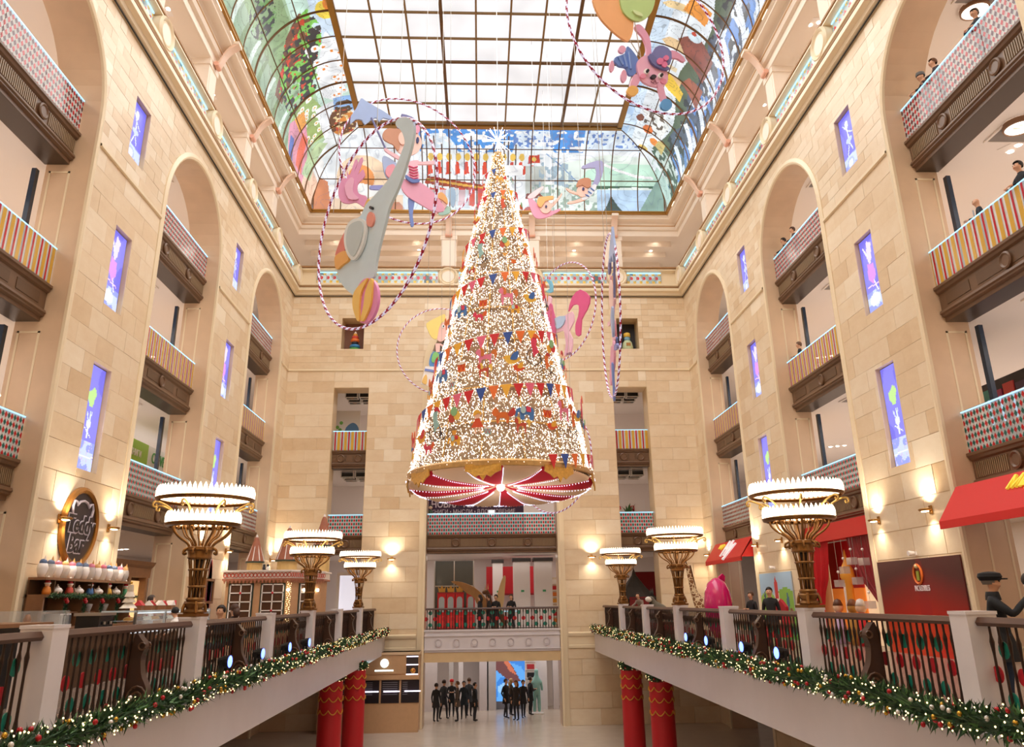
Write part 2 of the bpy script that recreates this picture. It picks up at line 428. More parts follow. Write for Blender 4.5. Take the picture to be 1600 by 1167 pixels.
# ---- cornice, attic and soffit swept round three sides
def upath(z0=0):
    """path functions (inset o, z) round left, end and right wall"""
    return [lambda o, z: (XL+o, YF, z), lambda o, z: (XL+o, YB-o, z), lambda o, z: (XR-o, YB-o, z), lambda o, z: (XR-o, YF, z)]
def ring(name, prof, mat, **k): return MB().sweep(prof, upath()).build(name, mat, **k)
CORN = ring('trim_1', [(0, 17.8), (.16, 17.86), (.2, 17.98), (.36, 18.04), (.36, 18.2), (.28, 18.22), (.28, 18.28), (.4, 18.34), (.4, 18.46), (.1, 18.5)], MOLD, kind='structure', label='stone cornice running round the hall under the attic')
ring('cornice_cable_track', [(.06, 17.76), (.1, 17.76), (.1, 17.79), (.06, 17.79)], DARK, parent=CORN)  # dark cable track running under the cornice
ring('fillet', [(.3, 18.22), (.37, 18.23), (.37, 18.27), (.3, 18.28)], M('brown fillet', '#a87d4e', .5), parent=CORN)
FR = ring('trim_2', [(.1, 18.5), (.1, 19.22), (.14, 19.24), (.34, 19.3), (.34, 19.36), (.24, 19.4), (.24, 19.5), (-.3, 19.5)], MOLD, kind='structure', label='frieze rail above the cornice holding lit panels')
BRW = M('brown rail', '#a4794b', .5)
ring('top_fillet', [(.25, 19.42), (.35, 19.43), (.35, 19.5), (.2, 19.58), (-.3, 19.6)], BRW, parent=FR)
SOF = ring('trim_3', [(-.05, 21.6), (.0, 21.62), (.0, 21.95), (.14, 21.98), (.2, 22.12), (.2, 22.3), (.3, 22.36), (.62, 22.42), (.62, 22.5), (.72, 22.56), (.74, 22.68)], PEACH, kind='structure', label='peach plaster soffit below the stained glass')
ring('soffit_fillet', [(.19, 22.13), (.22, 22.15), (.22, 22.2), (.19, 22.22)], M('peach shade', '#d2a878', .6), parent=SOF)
ring('inner_beam', [(-.05, 21.6), (-.6, 21.6), (-.6, 23), (.0, 23.2)], PEACH, parent=SOF)
FRAME = ring('trim_4', [(.74, 22.62), (.84, 22.62), (.86, 22.72), (.8, 22.84), (.7, 22.84)], GOLDF, kind='structure', label='gilded frame round the foot of the glass cove')
# attic floor, ceiling and rear walls
for s in (-1, 1):
    p, q = PW(s, 0, 0, 0)[0], PW(s, D1, 0, 0)[0]
    MB().box(min(p, q), max(p, q), YF, YB+8, 18.4, 18.5).build('floor', WHITE, kind='structure')
    MB().box(min(p, q), max(p, q), YF, YB+8, 22.1, 22.3).build('ceiling', PEACH, kind='structure')
    for k in range(18):
        y = YB-1.2-k*1.63
    b = MB()
    for d in (1.7, 3.2, 4.8):
        p, q = PW(s, d, 0, 0)[0], PW(s, d+.5, 0, 0)[0]; b.box(min(p, q), max(p, q), YF, YB+6, 21.75, 22.1)
    b.build('ceiling', PEACH, kind='structure')
MB().box(XL, XR, YB, YB+8, 18.4, 18.5).build('floor', WHITE, kind='structure')
MB().box(XL, XR, YB, YB+8, 22.1, 22.3).build('ceiling', PEACH, kind='structure')
b = MB()
for d in (1.7, 3.2, 4.8): b.box(XL, XR, YB+d, YB+d+.5, 21.75, 22.1)
b.build('ceiling', PEACH, kind='structure')
MY = [10.8, 15.9, 21.0, 26.05, 31.08, 35.85]; MX = [XM-7.2, XM-2.4, XM+2.4, XM+7.2]
SPOTS = [(-1, y) for y in MY]+[(0, x) for x in MX]+[(1, y) for y in MY]
CORNERS = [(-1, YB-.62), (1, YB-.62)]
def wall_frame(s, t):
    """matrix for something fixed on a wall: local x along wall, y out of wall, z up"""
    if s < 0: return (XL, t, 0), -pi/2
    if s > 0: return (XR, t, 0), pi/2
    return (t, YB, 0), pi
def loc_rz(s, t, z=0):
    (x, y, _), r = wall_frame(s, t); return (x, y, z), r
WN = {-1: 'bar-side', 0: 'end', 1: 'awning-side'}
ORD = {10.8: 'sixth', 15.9: 'fifth', 21.0: 'fourth', 26.05: 'third', 31.08: 'second', 35.85: 'first'}
ORDX = dict(zip(MX, ('first', 'second', 'third', 'fourth')))
# attic pillars (part of the structure)
pil = None
for s, t in SPOTS:
    l, r = loc_rz(s, t, 0)
    m = MB().box(-.42, .42, -.9, -.05, 19.5, 21.62); m.box(-.48, .48, -.95, -.01, 21.35, 21.6); m.box(-.3, .3, -.06, -.03, 19.7, 21.2)
    if pil is None: pil = m.build('attic_pillar', PEACH, kind='structure'); o = pil
    else: o = pil.copy(); COL.objects.link(o)
    o.location = l; o.rotation_euler = (0, 0, r)
# medallions on the frieze
med = None
for s, t in SPOTS+CORNERS:
    l, r = loc_rz(s, t, 18.88)
    lab = f"round stone medallion on the {WN[s]} frieze, " + ('in the far corner' if (s, t) in CORNERS else f"{ORD[t]} from the end wall" if s else f"{ORDX[t]} from the bar-side corner")
    if med is None:
        med = thing('medallion', lab, 'medallion', l, r, 'frieze medallions'); o = med
        MB().lathe([(.57, 0), (.57, .36), (.5, .43), (.44, .4), (.4, .35), (.36, .38), (.33, .37)], n=28, axis='y', cap=False).build('ring', MOLD, med, smooth=.5)
        MB().lathe([(.335, .368), (.0001, .372)], n=28, axis='y', cap=False).build('disc', PEACH, med)
    else: o = dup(med, l, r, lab)
# brackets under the glass frame
brk = None
for s, t in SPOTS:
    l, r = loc_rz(s, t, 0); lab = f"curved pink plaster bracket under the glass frame, {WN[s]} wall, " + (f"{ORD[t]} from the end wall" if s else f"{ORDX[t]} from the bar-side corner")
    if brk is None:
        brk = thing('soffit_bracket', lab, 'bracket', l, r, 'soffit brackets'); o = brk
        c = smooth_line([(.02, 21.55), (.1, 21.5), (.22, 21.62), (.38, 22.0), (.6, 22.3), (.88, 22.5)], 5)
        t_ = [(y, z+.16) for y, z in c]
        MB().prism(c+t_[::-1], lambda y, z: (-.17, y, z), lambda y, z: (.17, y, z)).build('scroll', M('pink plaster', '#f4d6c2', .6), brk)
        MB().lathe([(.1, -.2), (.1, .2)], c=(0, .1, 21.58), n=12, axis='x').build('volute', M('pink plaster b', '#f0b8a0', .6), brk)
        MB().box(-.2, .2, .6, .9, 22.5, 22.62).build('abacus', PEACH, brk)
    else: dup(brk, l, r, lab)
# ---------------------------------------------------------------- laylight and stained-glass coves
CX0, CX1, CYB, CZ0, CRX, CRZ = XL+.8, XR-.8, YB-.82, 22.72, 3.2, 3.6     # cove foot, run and rise
FX0, FX1, FYB, FZ = CX0+CRX, CX1-CRX, CYB-CRX, CZ0+CRZ
def laylight_mat():
    m = bpy.data.materials.new('frosted laylight'); m.use_nodes = True; nt = m.node_tree; b = nt.nodes['Principled BSDF']
    b.inputs['Base Color'].default_value = (.2, .2, .2, 1); b.inputs['Roughness'].default_value = .4
    n = nt.nodes.new('ShaderNodeTexNoise'); n.inputs['Scale'].default_value = .35; tc = nt.nodes.new('ShaderNodeTexCoord'); nt.links.new(tc.outputs['Object'], n.inputs['Vector'])
    r = nt.nodes.new('ShaderNodeMapRange'); r.inputs[1].default_value = .3; r.inputs[2].default_value = .7; r.inputs[3].default_value = SKY_FLAT*.8; r.inputs[4].default_value = SKY_FLAT*1.12
    nt.links.new(n.outputs['Fac'], r.inputs[0]); nt.links.new(r.outputs[0], b.inputs['Emission Strength'])
    b.inputs['Emission Color'].default_value = (.97, .97, 1, 1)
    return m
LAY = laylight_mat(); LAY.cycles.emission_sampling = 'FRONT'
ART = MA('backlit painted glass', .25, SKY_ART, base=0); ART.cycles.emission_sampling = 'FRONT'
BAR = M('bronze glazing bar', '#6b4a26', .4, metal=.3)
BARL = M('thin glazing bar', '#8b6a3c', .4, metal=.2)

def inpoly(X, Y, poly):
    r = np.zeros(X.shape, bool); n = len(poly)
    for i in range(n):
        (x0, y0), (x1, y1) = poly[i], poly[(i+1) % n]
        if y0 == y1: continue
        c = ((y0 > Y) != (y1 > Y)) & (X < (x1-x0)*(Y-y0)/(y1-y0)+x0); r ^= c
    return r
def vnoise(X, Y, f, seed=0):
    def h(i, j): return np.modf(np.abs(np.sin(i*127.1+j*311.7+seed*74.7)*43758.5453))[0]
    x, y = X*f, Y*f; i, j = np.floor(x), np.floor(y); u, v = x-i, y-j; u = u*u*(3-2*u); v = v*v*(3-2*v)
    return h(i, j)*(1-u)*(1-v)+h(i+1, j)*u*(1-v)+h(i, j+1)*(1-u)*v+h(i+1, j+1)*u*v
class Paint:
    def __init__(s, X, Y, base): s.X, s.Y = X, Y; s.C = np.zeros(X.shape+(3,)); s.C[:] = S(base)
    def mask(s, m, col, a=1.0): s.C[m] = s.C[m]*(1-a)+np.array(S(col))*a
    def poly(s, p, col, a=1.): s.mask(inpoly(s.X, s.Y, p), col, a)
    def ell(s, cx, cy, rx, ry, col, a=1.): s.mask(((s.X-cx)/rx)**2+((s.Y-cy)/ry)**2 < 1, col, a)
    def lead(s, f=1.1, a=.4, col='#3a2c22'):
        s.C *= (.78+.44*vnoise(s.X, s.Y, 2.7, 31))[..., None]; n = vnoise(s.X, s.Y, f, 21)*.7+vnoise(s.X, s.Y, f*2.3, 22)*.3; s.mask(np.abs((n*7) % 1-.5) < .06, col, a)
    def line(s, pts, w, col):
        for (x0, y0), (x1, y1) in zip(pts[:-1], pts[1:]):
            dx, dy = x1-x0, y1-y0; L = dx*dx+dy*dy+1e-9; t = np.clip(((s.X-x0)*dx+(s.Y-y0)*dy)/L, 0, 1)
            s.mask((s.X-x0-t*dx)**2+(s.Y-y0-t*dy)**2 < w*w, col)
    def speck(s, region, f, thr, col, seed=0):
        s.mask(region & (vnoise(s.X, s.Y, f, seed) > thr), col)
T = 5.2   # painted height of the cove (arc length), t runs 0..T upwards
def art_left(X, Y):
    """X = distance from the end wall's cove foot towards the camera, Y = 0 foot .. T top"""
    p = Paint(X, Y, '#a9c9a4')
    p.mask(Y > 3.2, '#cfeee0'); p.mask((Y > 4.1) & (X > 7), '#d4e8fb')
    p.poly([(7, 1.2), (20, 1.0), (40, 1.0), (40, 2.9), (12, 3.1), (9.5, 2.2)], '#8fae7e')
    p.mask((Y < 1.35) & (X > 6), '#9db89c')
    for k in range(24): x = 6+k*1.25; p.poly([(x, 1.45), (x+.25, 1.4), (x+.55, 0), (x+.15, 0)], '#dff0e6' if k % 2 else '#7f9a72')
    # dark tree clumps and brown bough with green leaves, red berries
    for cx, cy, rx, ry in ((13.2, 1.9, 1.0, .8), (16.2, 2.2, 1.1, 1.1), (19, 1.9, 1.2, .9), (23, 2.4, 1.8, 1.3), (28, 2.0, 2, 1.2)):
        r = ((X-cx)/rx)**2+((Y-cy)/ry)**2 < 1; p.speck(r, 5.5, .42, '#2d3438', 3); p.speck(r, 7.5, .72, '#6c9c58', 8)
    p.poly([(8.2, 1.2), (8.9, 2.7), (10.6, 3.6), (11.6, 4.1), (12.1, 3.6), (11.2, 2.7), (9.8, 1.9), (9.2, 1.0)], '#7a4a38')
    p.poly([(7.0, 2.3), (9.5, 3.0), (11.2, 3.9), (10.6, 4.3), (8.6, 3.7), (6.8, 2.9)], '#2b2c36')
    r = inpoly(X, Y, [(6.4, 1.4), (9, 1.3), (11.4, 2.8), (12.2, 4.0), (11.0, 4.4), (8, 3.9), (6, 2.6)])
    p.speck(r, 4.6, .60, '#83cf5b', 1); p.speck(r, 5.2, .66, '#31363a', 2); p.speck(r, 6.0, .80, '#d8432a', 5)
    # white flower spray with orange hearts
    p.poly([(6.2, 3.5), (8.2, 3.6), (10.6, 4.5), (9.6, 5.1), (6.8, 4.9), (5.4, 4.2)], '#f4f7fb')
    for k in range(22):
        a, b = RND.uniform(5.6, 9.8), RND.uniform(3.5, 5.0); p.ell(a, b, .22, .2, '#ffffff'); p.ell(a, b, .08, .08, '#f08a2a')
    p.ell(11.9, 4.75, .55, .42, '#f4d64f'); p.ell(12.2, 4.95, .42, .22, '#ee8a33')
    # second daisies, meadow, pink pavilion, orange
    p.poly([(3.6, 1.6), (6.6, 1.4), (6.9, 2.9), (5.2, 3.4), (3.2, 2.9)], '#9db86c')
    for k in range(26):
        a, b = RND.uniform(3.5, 6.7), RND.uniform(1.6, 3.1); p.ell(a, b, .16, .15, '#fbfbef'); p.ell(a, b, .06, .06, '#efb13a')
    p.poly([(2.4, .2), (5.6, .1), (6.6, 1.2), (5.9, 2.3), (4.0, 1.9), (2.6, 1.2)], '#dc8fa8')
    p.poly([(3.0, .5), (4.2, .4), (4.9, 1.8), (4.1, 1.9)], '#e8634c'); p.poly([(4.8, .2), (5.6, .2), (6.0, 1.0), (5.4, 1.1)], '#3f62b5'); p.poly([(5.2, 1.6), (6.4, 1.6), (6.2, 2.3), (5.3, 2.2)], '#f1a13c')
    # large round brown crown
    p.mask((X < 5.6) & (Y > 2.9), '#f2f6fa'); p.poly([(4.4, 3.8), (5.8, 4.0), (5.8, 5.2), (4.6, 5.2)], '#8db9ec')
    r = ((X-3.7)/1.25)**2+((Y-4.15)/.75)**2 < 1; p.mask(r, '#6a3c22'); p.speck(r, 3.4, .62, '#e08a36', 4); p.speck(r, 4.8, .74, '#c3402c', 9); p.speck(r, 5.2, .74, '#f4d9a0', 12)
    r = ((X-5.0)/.55)**2+((Y-4.45)/.5)**2 < 1; p.speck(r, 6, .45, '#4a3626', 6)
    # towards the end wall: pale hills, orange sun
    p.mask((X < 2.6) & (Y < 3.4), '#f3cdb4'); p.mask((X < 2.4) & (Y > 1.5), '#f6f3ef'); p.poly([(0, 1.7), (1.2, 2.4), (2.6, 2.2), (3.2, 3.4), (2.2, 4.0), (0, 3.0)], '#e7eef0')
    p.poly([(1.4, 1.0), (2.9, .6), (3.2, 2.4), (2.5, 3.0)], '#b9d3a2')
    p.lead(.9, .35); return p.C
def art_back(X, Y):
    """X from bar side (0) to awning side (20.4)"""
    p = Paint(X, Y, '#f3f8fc')
    p.mask((X > 5) & (Y > 3.4), '#e2f0fd')
    r = (X > 6.2) & (X < 15.5) & (Y > 3.3); p.mask(r & (vnoise(X, Y, .55, 2)+.12*(Y-4.2) > .42), '#4f9ae6'); p.mask(r & (Y > 4.75), '#3f8fe0')
    p.speck(r, 5, .62, '#ffffff', 3); p.ell(9.2, 4.25, .9, .2, '#ffffff'); p.ell(13.2, 3.9, .8, .22, '#f8fbff')
    p.speck((X > 10) & (X < 19) & (Y > 3.6), 6.5, .66, '#6a8fd0', 11)
    # sun and hills at the bar side
    p.ell(2.9, 1.75, 1.5, 1.3, '#f9d9b8'); p.ell(2.8, 1.75, .75, .75, '#ee9a5a'); p.mask((Y < .9) & (X < 5.2), '#f5d9bd'); p.ell(2.2, 1.1, 1.6, .45, '#fbfaf6'); p.poly([(3.2, 0), (5.4, 0), (5, .5), (3.9, .55)], '#cf7f58')
    p.poly([(0, 0), (1.1, 0), (.9, 1.6), (0, 2.0)], '#d98a62')
    # boats: masts, red hulls with yellow bosses, red pennants
    for x in np.arange(6.6, 11.9, .42): p.line([(x, .4), (x, 3.9+.5*sin(x*3))], .035, '#5b4a48')
    p.poly([(6.4, 1.55), (10.2, 1.05), (10.3, 1.4), (6.6, 1.95)], '#a23a22'); p.line([(6.6, 1.75), (10.2, 1.25)], .06, '#e7b04c')
    for k in range(8): x = 6.7+k*.55; p.poly([(x, .35), (x+.38, .3), (x+.4, 1.25), (x+.02, 1.35)], '#e2432c')
    for k in range(11): x = 6.6+k*.52; p.poly([(x, 2.0), (x+.3, 2.1), (x+.22, 2.75), (x+.05, 2.7)], '#e2472c'); p.ell(x+.2, 3.0, .16, .22, '#f1c65b')
    p.poly([(10.0, 2.0), (13.0, 2.0), (13.0, 2.5), (10.2, 2.6)], '#ffffff')
    for x, y in ((12.7, 2.9), (12.4, 2.3), (12.9, 2.0)): p.poly([(x-.35, y-.25), (x+.35, y-.2), (x+.3, y+.25), (x-.3, y+.2)], '#d8432c'); p.ell(x, y, .13, .12, '#f3cf62')
    p.mask((X > 12.2) & (X < 13.4) & (Y < 2.5) & (Y > .9), '#c9cfc9'); p.poly([(12.2, .75), (13.6, .8), (13.5, 1.05), (12.3, 1.05)], '#7d2c20'); p.poly([(12, 0), (13.6, 0), (13, .35), (12.3, .3)], '#cf3c28')
    p.mask((Y < 1.2) & (X > 5.2) & (X < 9), '#cfe2ee', .6)
    # awning side: pale hills, lake, little bush
    p.poly([(13.4, 0), (20.4, 0), (20.4, 2.9), (17, 3.2), (14.4, 2.7)], '#eaf6ee'); p.poly([(15, 1.4), (20.4, 1.5), (20.4, 2.6), (17, 2.7), (15.8, 2.3)], '#c9efda')
    p.line([(16.6, 2.7), (17.6, 2.3), (18.6, 2.0), (19.6, 1.9)], .07, '#ffffff'); p.mask((X > 16.4) & (Y < 1.25), '#bcd9f4'); p.poly([(15.2, 1.25), (17, 1.32), (18.6, 1.42), (20.4, 1.3), (20.4, 1.45), (15.2, 1.5)], '#3f6a55')
    p.line([(13.4, 3.2), (14.2, 2.6), (15.2, 1.7), (15.9, 1.4)], .03, '#7aa0d0')
    p.speck((X > 12.6) & (X < 16.4) & (Y < 1.5), 6, .55, '#9db7a8', 7); p.speck((X > 13) & (X < 15) & (Y < 3) & (Y > 1.4), 5, .62, '#a8c0cf', 5)
    p.poly([(16.7, 0), (17.9, 0), (17.5, .5), (17.2, .95), (17.0, .5)], '#2f4a45')
    p.poly([(18.8, 0), (20.4, 0), (20.4, 2.2), (19.9, 1.8)], '#8fb0a4')
    p.lead(.8, .25, '#5a6a90'); return p.C
def art_right(X, Y):
    """X = distance from the end wall's cove foot towards the camera"""
    p = Paint(X, Y, '#eef5fb')
    p.mask(Y > 4.2, '#d3e6f8'); p.mask((Y > 4.55) & (vnoise(X, Y, .8, 4) > .4), '#b5d2f3')
    p.mask((Y < 2.6+.35*np.sin(X*.9)) & (X > 2.4), '#53664f'); p.mask((Y < 1.9+.25*np.sin(X*1.7)) & (X > 3.0), '#4a5a72')
    p.speck((Y < 1.8) & (X > 2), 2.6, .52, '#dfe9f4', 2); p.speck((Y < 2.2) & (X > 2), 3.4, .62, '#1f2a33', 5); p.speck((Y < 1.5), 3.0, .66, '#5d8fd4', 9)
    for k in range(9): x = 3.4+k*2.1; p.poly([(x, .2), (x+.5, .1), (x+1.1, 1.5), (x+.7, 1.7)], '#e8f0fa')
    p.poly([(1.2, 0), (2.6, 0), (3.0, 2.2), (2.2, 2.9), (1.6, 2.2)], '#3f584a'); p.speck((X < 3) & (X > .8) & (Y < 2.6), 5, .55, '#c6d7cf', 1)
    p.mask((X < 1.3) & (Y < 2.2), '#bcd8d0'); p.mask((X < 1.3) & (Y > 3), '#c8def6')
    # fawn rooftops, yellow tower, orange dome, dark brown shapes
    for x, y, a, b, c in ((8, 3.2, .5, .9, '#e8bd84'), (8.8, 3.4, .3, 1.1, '#f3dfb8'), (10.2, 3.3, .6, .7, '#eecb9a'), (12.5, 3.3, .4, 1.2, '#f0d29e'), (15.5, 3.2, .5, 1, '#e5b684')): p.poly([(x, y-a), (x+a, y-a), (x+a, y+b), (x+a/2, y+b+.3), (x, y+b)], c)
    p.poly([(7.2, 2.4), (7.9, 2.4), (8.6, 3.6), (8.0, 4.0), (7.4, 3.2)], '#f4c83c'); p.ell(8.7, 3.85, .5, .16, '#f0b43c')
    p.poly([(9.6, 1.6), (11.2, 1.5), (11.7, 2.8), (10.9, 3.6), (10.0, 2.9)], '#8d4a40'); p.poly([(7.9, 1.3), (9.3, 1.4), (9.1, 2.4), (8.4, 2.7)], '#a75c44')
    p.poly([(12.4, 2.6), (13.3, 2.5), (13.5, 3.6), (12.6, 3.8)], '#f19a3e'); p.ell(11.6, 2.9, .4, .4, '#d7e9f3'); p.ell(11.65, 2.95, .12, .12, '#c9452f')
    # white prancing steed-like swirl and orange riders near the corner
    p.poly([(3.6, 2.6), (5.0, 2.4), (5.6, 3.3), (5.1, 4.1), (4.2, 3.6)], '#f5f5f2'); p.speck((X > 3.4) & (X < 5.6) & (Y > 2.4) & (Y < 4), 5, .66, '#6b5a50', 3)
    p.ell(3.7, 3.5, .35, .3, '#e7742a'); p.ell(3.0, 2.9, .3, .3, '#ef8a2c'); p.poly([(2.5, 2.2), (3.6, 2.2), (3.4, 2.7), (2.8, 2.8)], '#c8b26a'); p.ell(4.4, 4.1, .3, .22, '#7b4430'); p.ell(2.0, 3.4, .18, .3, '#f3d070')
    p.lead(1.0, .4, '#26303a'); return p.C
def pane(parent, f, a0, a1, b0, b1, art=None, n=20, clip=None):
    """one pane on a surface f(a,b); art(a,b) gives the glass painting"""
    na = nb = n if art is not None else 3
    A, B = np.meshgrid(np.linspace(a0, a1, na+1), np.linspace(b0, b1, nb+1), indexing='ij'); P = f(A, B)
    vs = np.stack(P, -1).reshape(-1, 3); idx = np.arange((na+1)*(nb+1)).reshape(na+1, nb+1)
    fs = np.stack([idx[:-1, :-1], idx[:-1, 1:], idx[1:, 1:], idx[1:, :-1]], -1).reshape(-1, 4)
    C = None
    if art is not None:
        am, bm = (A[:-1, :-1]+A[1:, 1:])/2, (B[:-1, :-1]+B[1:, 1:])/2; C = art(am, bm).reshape(-1, 3)
        if clip is not None:
            k = clip(am, bm).reshape(-1); fs = fs[k]; C = C[k]
            if not len(fs): return
    me = bpy.data.meshes.new('pane'); me.from_pydata(vs.tolist(), [], fs.tolist()); me.materials.append(ART if art is not None else LAY)
    # face normals down into the hall
    pc = me.polygons[0]; ctr = Vector(pc.center)
    if (Vector((XM, min(ctr.y, 30), 14))-ctr).dot(pc.normal) < 0: me.flip_normals()
    if C is not None:
        at = me.attributes.new('col', 'FLOAT_COLOR', 'FACE'); at.data.foreach_set('color', np.c_[C, np.ones(len(C))].ravel().astype(np.float32))
    o = bpy.data.objects.new('pane', me); COL.objects.link(o); o.parent = parent
    return o
COLW = (FX1-FX0)/9; ROWH = 1.664
W1 = MB()
W1.box(FX0-.25, FX1+.25, FYB-.08, FYB+.2, FZ-.12, FZ+.12)
for x in (FX0-.12, FX1+.12): W1.box(x-.13, x+.13, YF, FYB, FZ-.12, FZ+.12)
W1 = W1.build('window_1', GOLDF, kind='structure', label='flat frosted laylight of square panes in bronze bars')
rows = [FYB-.35-k*ROWH for k in range(25)]
for i in range(9):
    for k in range(24):
        if rows[k+1] < YF: break
        if rows[k+1] > 8: pane(W1, lambda a, b: (a, b, a*0+FZ), FX0+i*COLW+.01, FX0+(i+1)*COLW-.01, rows[k+1]+.01, rows[k]-.01)
pane(W1, lambda a, b: (a, b, a*0+FZ), FX0, FX1, YF, rows[18]-.03)
fb = MB(); fb.box(FX0, FX1, FYB-.36, FYB, FZ-.02, FZ+.06); fb.build('end_gutter', M('grey gutter', '#8f8578', .6), W1)
for i in range(10):
    wv = .15 if i in (3, 7) else .085
    MB().box(FX0+i*COLW-wv/2, FX0+i*COLW+wv/2, YF, FYB, FZ-.1, FZ+.02).build('glazing_bar', BAR if i in (3, 7) else BARL, W1)
for k in range(24):
    if rows[k] < YF: break
    wv = .14 if k == 3 or k == 9 or k == 15 else .08
    MB().box(FX0, FX1, rows[k]-wv/2, rows[k]+wv/2, FZ-.09, FZ+.02).build('glazing_bar', BAR if wv > .1 else BARL, W1)
TH = pi/2/3
def cove_pt(s, a, t):
    """a = along, t = 0..T up the cove"""
    th = t/T*pi/2; o = CRX*(1-np.cos(th)); z = CZ0+CRZ*np.sin(th)
    if s < 0: return (CX0+o, CYB-a, z)
    if s > 0: return (CX1-o, CYB-a, z)
    return (CX0+a, CYB-o, z)
CW = {}
for s, art, lab, nm in ((-1, art_left, 'stained-glass cove of green meadow and dark boughs above the bar-side wall', 'window_2'), (0, art_back, 'stained-glass cove of blue sky, red boats and pale hills on the end wall', 'window_3'), (1, art_right, 'stained-glass cove of blue sky over dark woods above the awning-side wall', 'window_4')):
    m = MB()
    if s: m.box(*sorted(((CX0-.02, CX0+.08) if s < 0 else (CX1-.08, CX1+.02))), YF, CYB, CZ0-.02, CZ0+.06)
    else: m.box(CX0, CX1, CYB-.08, CYB+.02, CZ0-.02, CZ0+.06)
    root = m.build(nm, GOLDF, kind='structure', label=lab); CW[s] = root
    if s == 0:
        ks = [-2+i for i in range(14)]; L = CX1-CX0
        al = sorted(set([0, L]+[min(L, max(0, CRX+k*COLW)) for k in range(-2, 12)]))
    else:
        al = [0]+[CRX+.35+k*ROWH for k in range(-2, 21)]; al = [a for a in al if a >= 0 and CYB-a > YF]+[CYB-YF]
    for i in range(len(al)-1):
        if al[i+1]-al[i] < .1: continue
        for k in range(3):
            t0, t1 = k*T/3, (k+1)*T/3
            def hip(A, B, s=s):
                o = CRX*(1-np.cos(B/T*pi/2))
                return (A > o) & (A < (CX1-CX0)-o) if s == 0 else A > o
            vis = s == 0 or CYB-al[i] > 14
            pane(root, lambda a, b, s=s: tuple(np.broadcast_arrays(*cove_pt(s, a, b))), al[i]+.005, al[i+1]-.005, t0, t1, art, 40 if vis else 6, hip)
    for j, a in enumerate(al[1:-1]):
        pts = [cove_pt(s, a, T*q/14) for q in range(15)]
        o_ = [CRX*(1-cos(q/14*pi/2)) for q in range(15)]
        pts = [p for p, o in zip(pts, o_) if (a >= o-.05 if s else (o-.05 <= a <= (CX1-CX0)-o+.05))]
        if len(pts) > 1: MB().tube(pts, .06 if (s and j % 3 == 1) else .035, 6).build('rib', BAR, root)
    for k in (1, 2):
        o = CRX*(1-cos(k*pi/6))
        if s: p, q = cove_pt(s, o, k*T/3), cove_pt(s, CYB-YF, k*T/3)
        else: p, q = cove_pt(s, o, k*T/3), cove_pt(s, CX1-CX0-o, k*T/3)
        MB().tube([p, q], .03, 6).build('purlin', BAR, root)
for s in (-1, 1):
    pts = [((CX0+o if s < 0 else CX1-o), CYB-o, z) for o, z in [(CRX*(1-cos(q/14*pi/2)), CZ0+CRZ*sin(q/14*pi/2)) for q in range(15)]]
    MB().tube(pts, .035, 6).build('hip_rib', BAR, CW[0])
# pale lamp strips tucked behind the frame's foot
st = M('cove lamp', '#fff3dd', .5, em='#fff0d6', es=2.5)
for s in (-1, 1):
    for k in range(16):
        y = 39-k*1.66
        x = CX0-.1 if s < 0 else CX1+.1
        MB().box(x-.04, x+.04, y-.45, y+.1, 22.6, 22.64).build('cove_lamp', st, SOF)
lamp('added_laylight_fill', 'AREA', (XM, 17.5, FZ-.25), LAYLIGHT_FILL_W, (1, .95, .89), size=FX1-FX0-.4, sy=38)  # added area lamp below the panes, makes up for their reduced glow
# ---- lights of the galleries and the attic
for s in (-1, 1):
    for F, F1 in ((0, F2), (F2, F3), (F3, F4), (F4, 18.06)):
        lamp('gallery_light', 'AREA', (PW(s, 4.4, 0, 0)[0], 22, F1-.9), GAL_W, (1, .9, .8), size=3.2, sy=40) if F else lamp('gallery_light', 'AREA', (PW(s, 4.4, 0, 0)[0], 22, F1-.9), GAL_W*.75, (1, .86, .72), size=3.2, sy=40)
    lamp('attic_light', 'AREA', (PW(s, 2.7, 0, 0)[0], 22, 21.7), ATTIC_W, (1, .9, .8), size=1.5, sy=40)
for F, F1 in ((GF, 0), (0, F2), (F2, F3), (F3, F4)):
    lamp('gallery_light', 'AREA', (XM, YB+4.5, F1-.9), GAL_W*.3, (1, .9, .82), size=14, sy=3)
lamp('attic_light', 'AREA', (XM, YB+2.7, 21.7), ATTIC_W*.6, (1, .9, .8), size=20, sy=1.2)
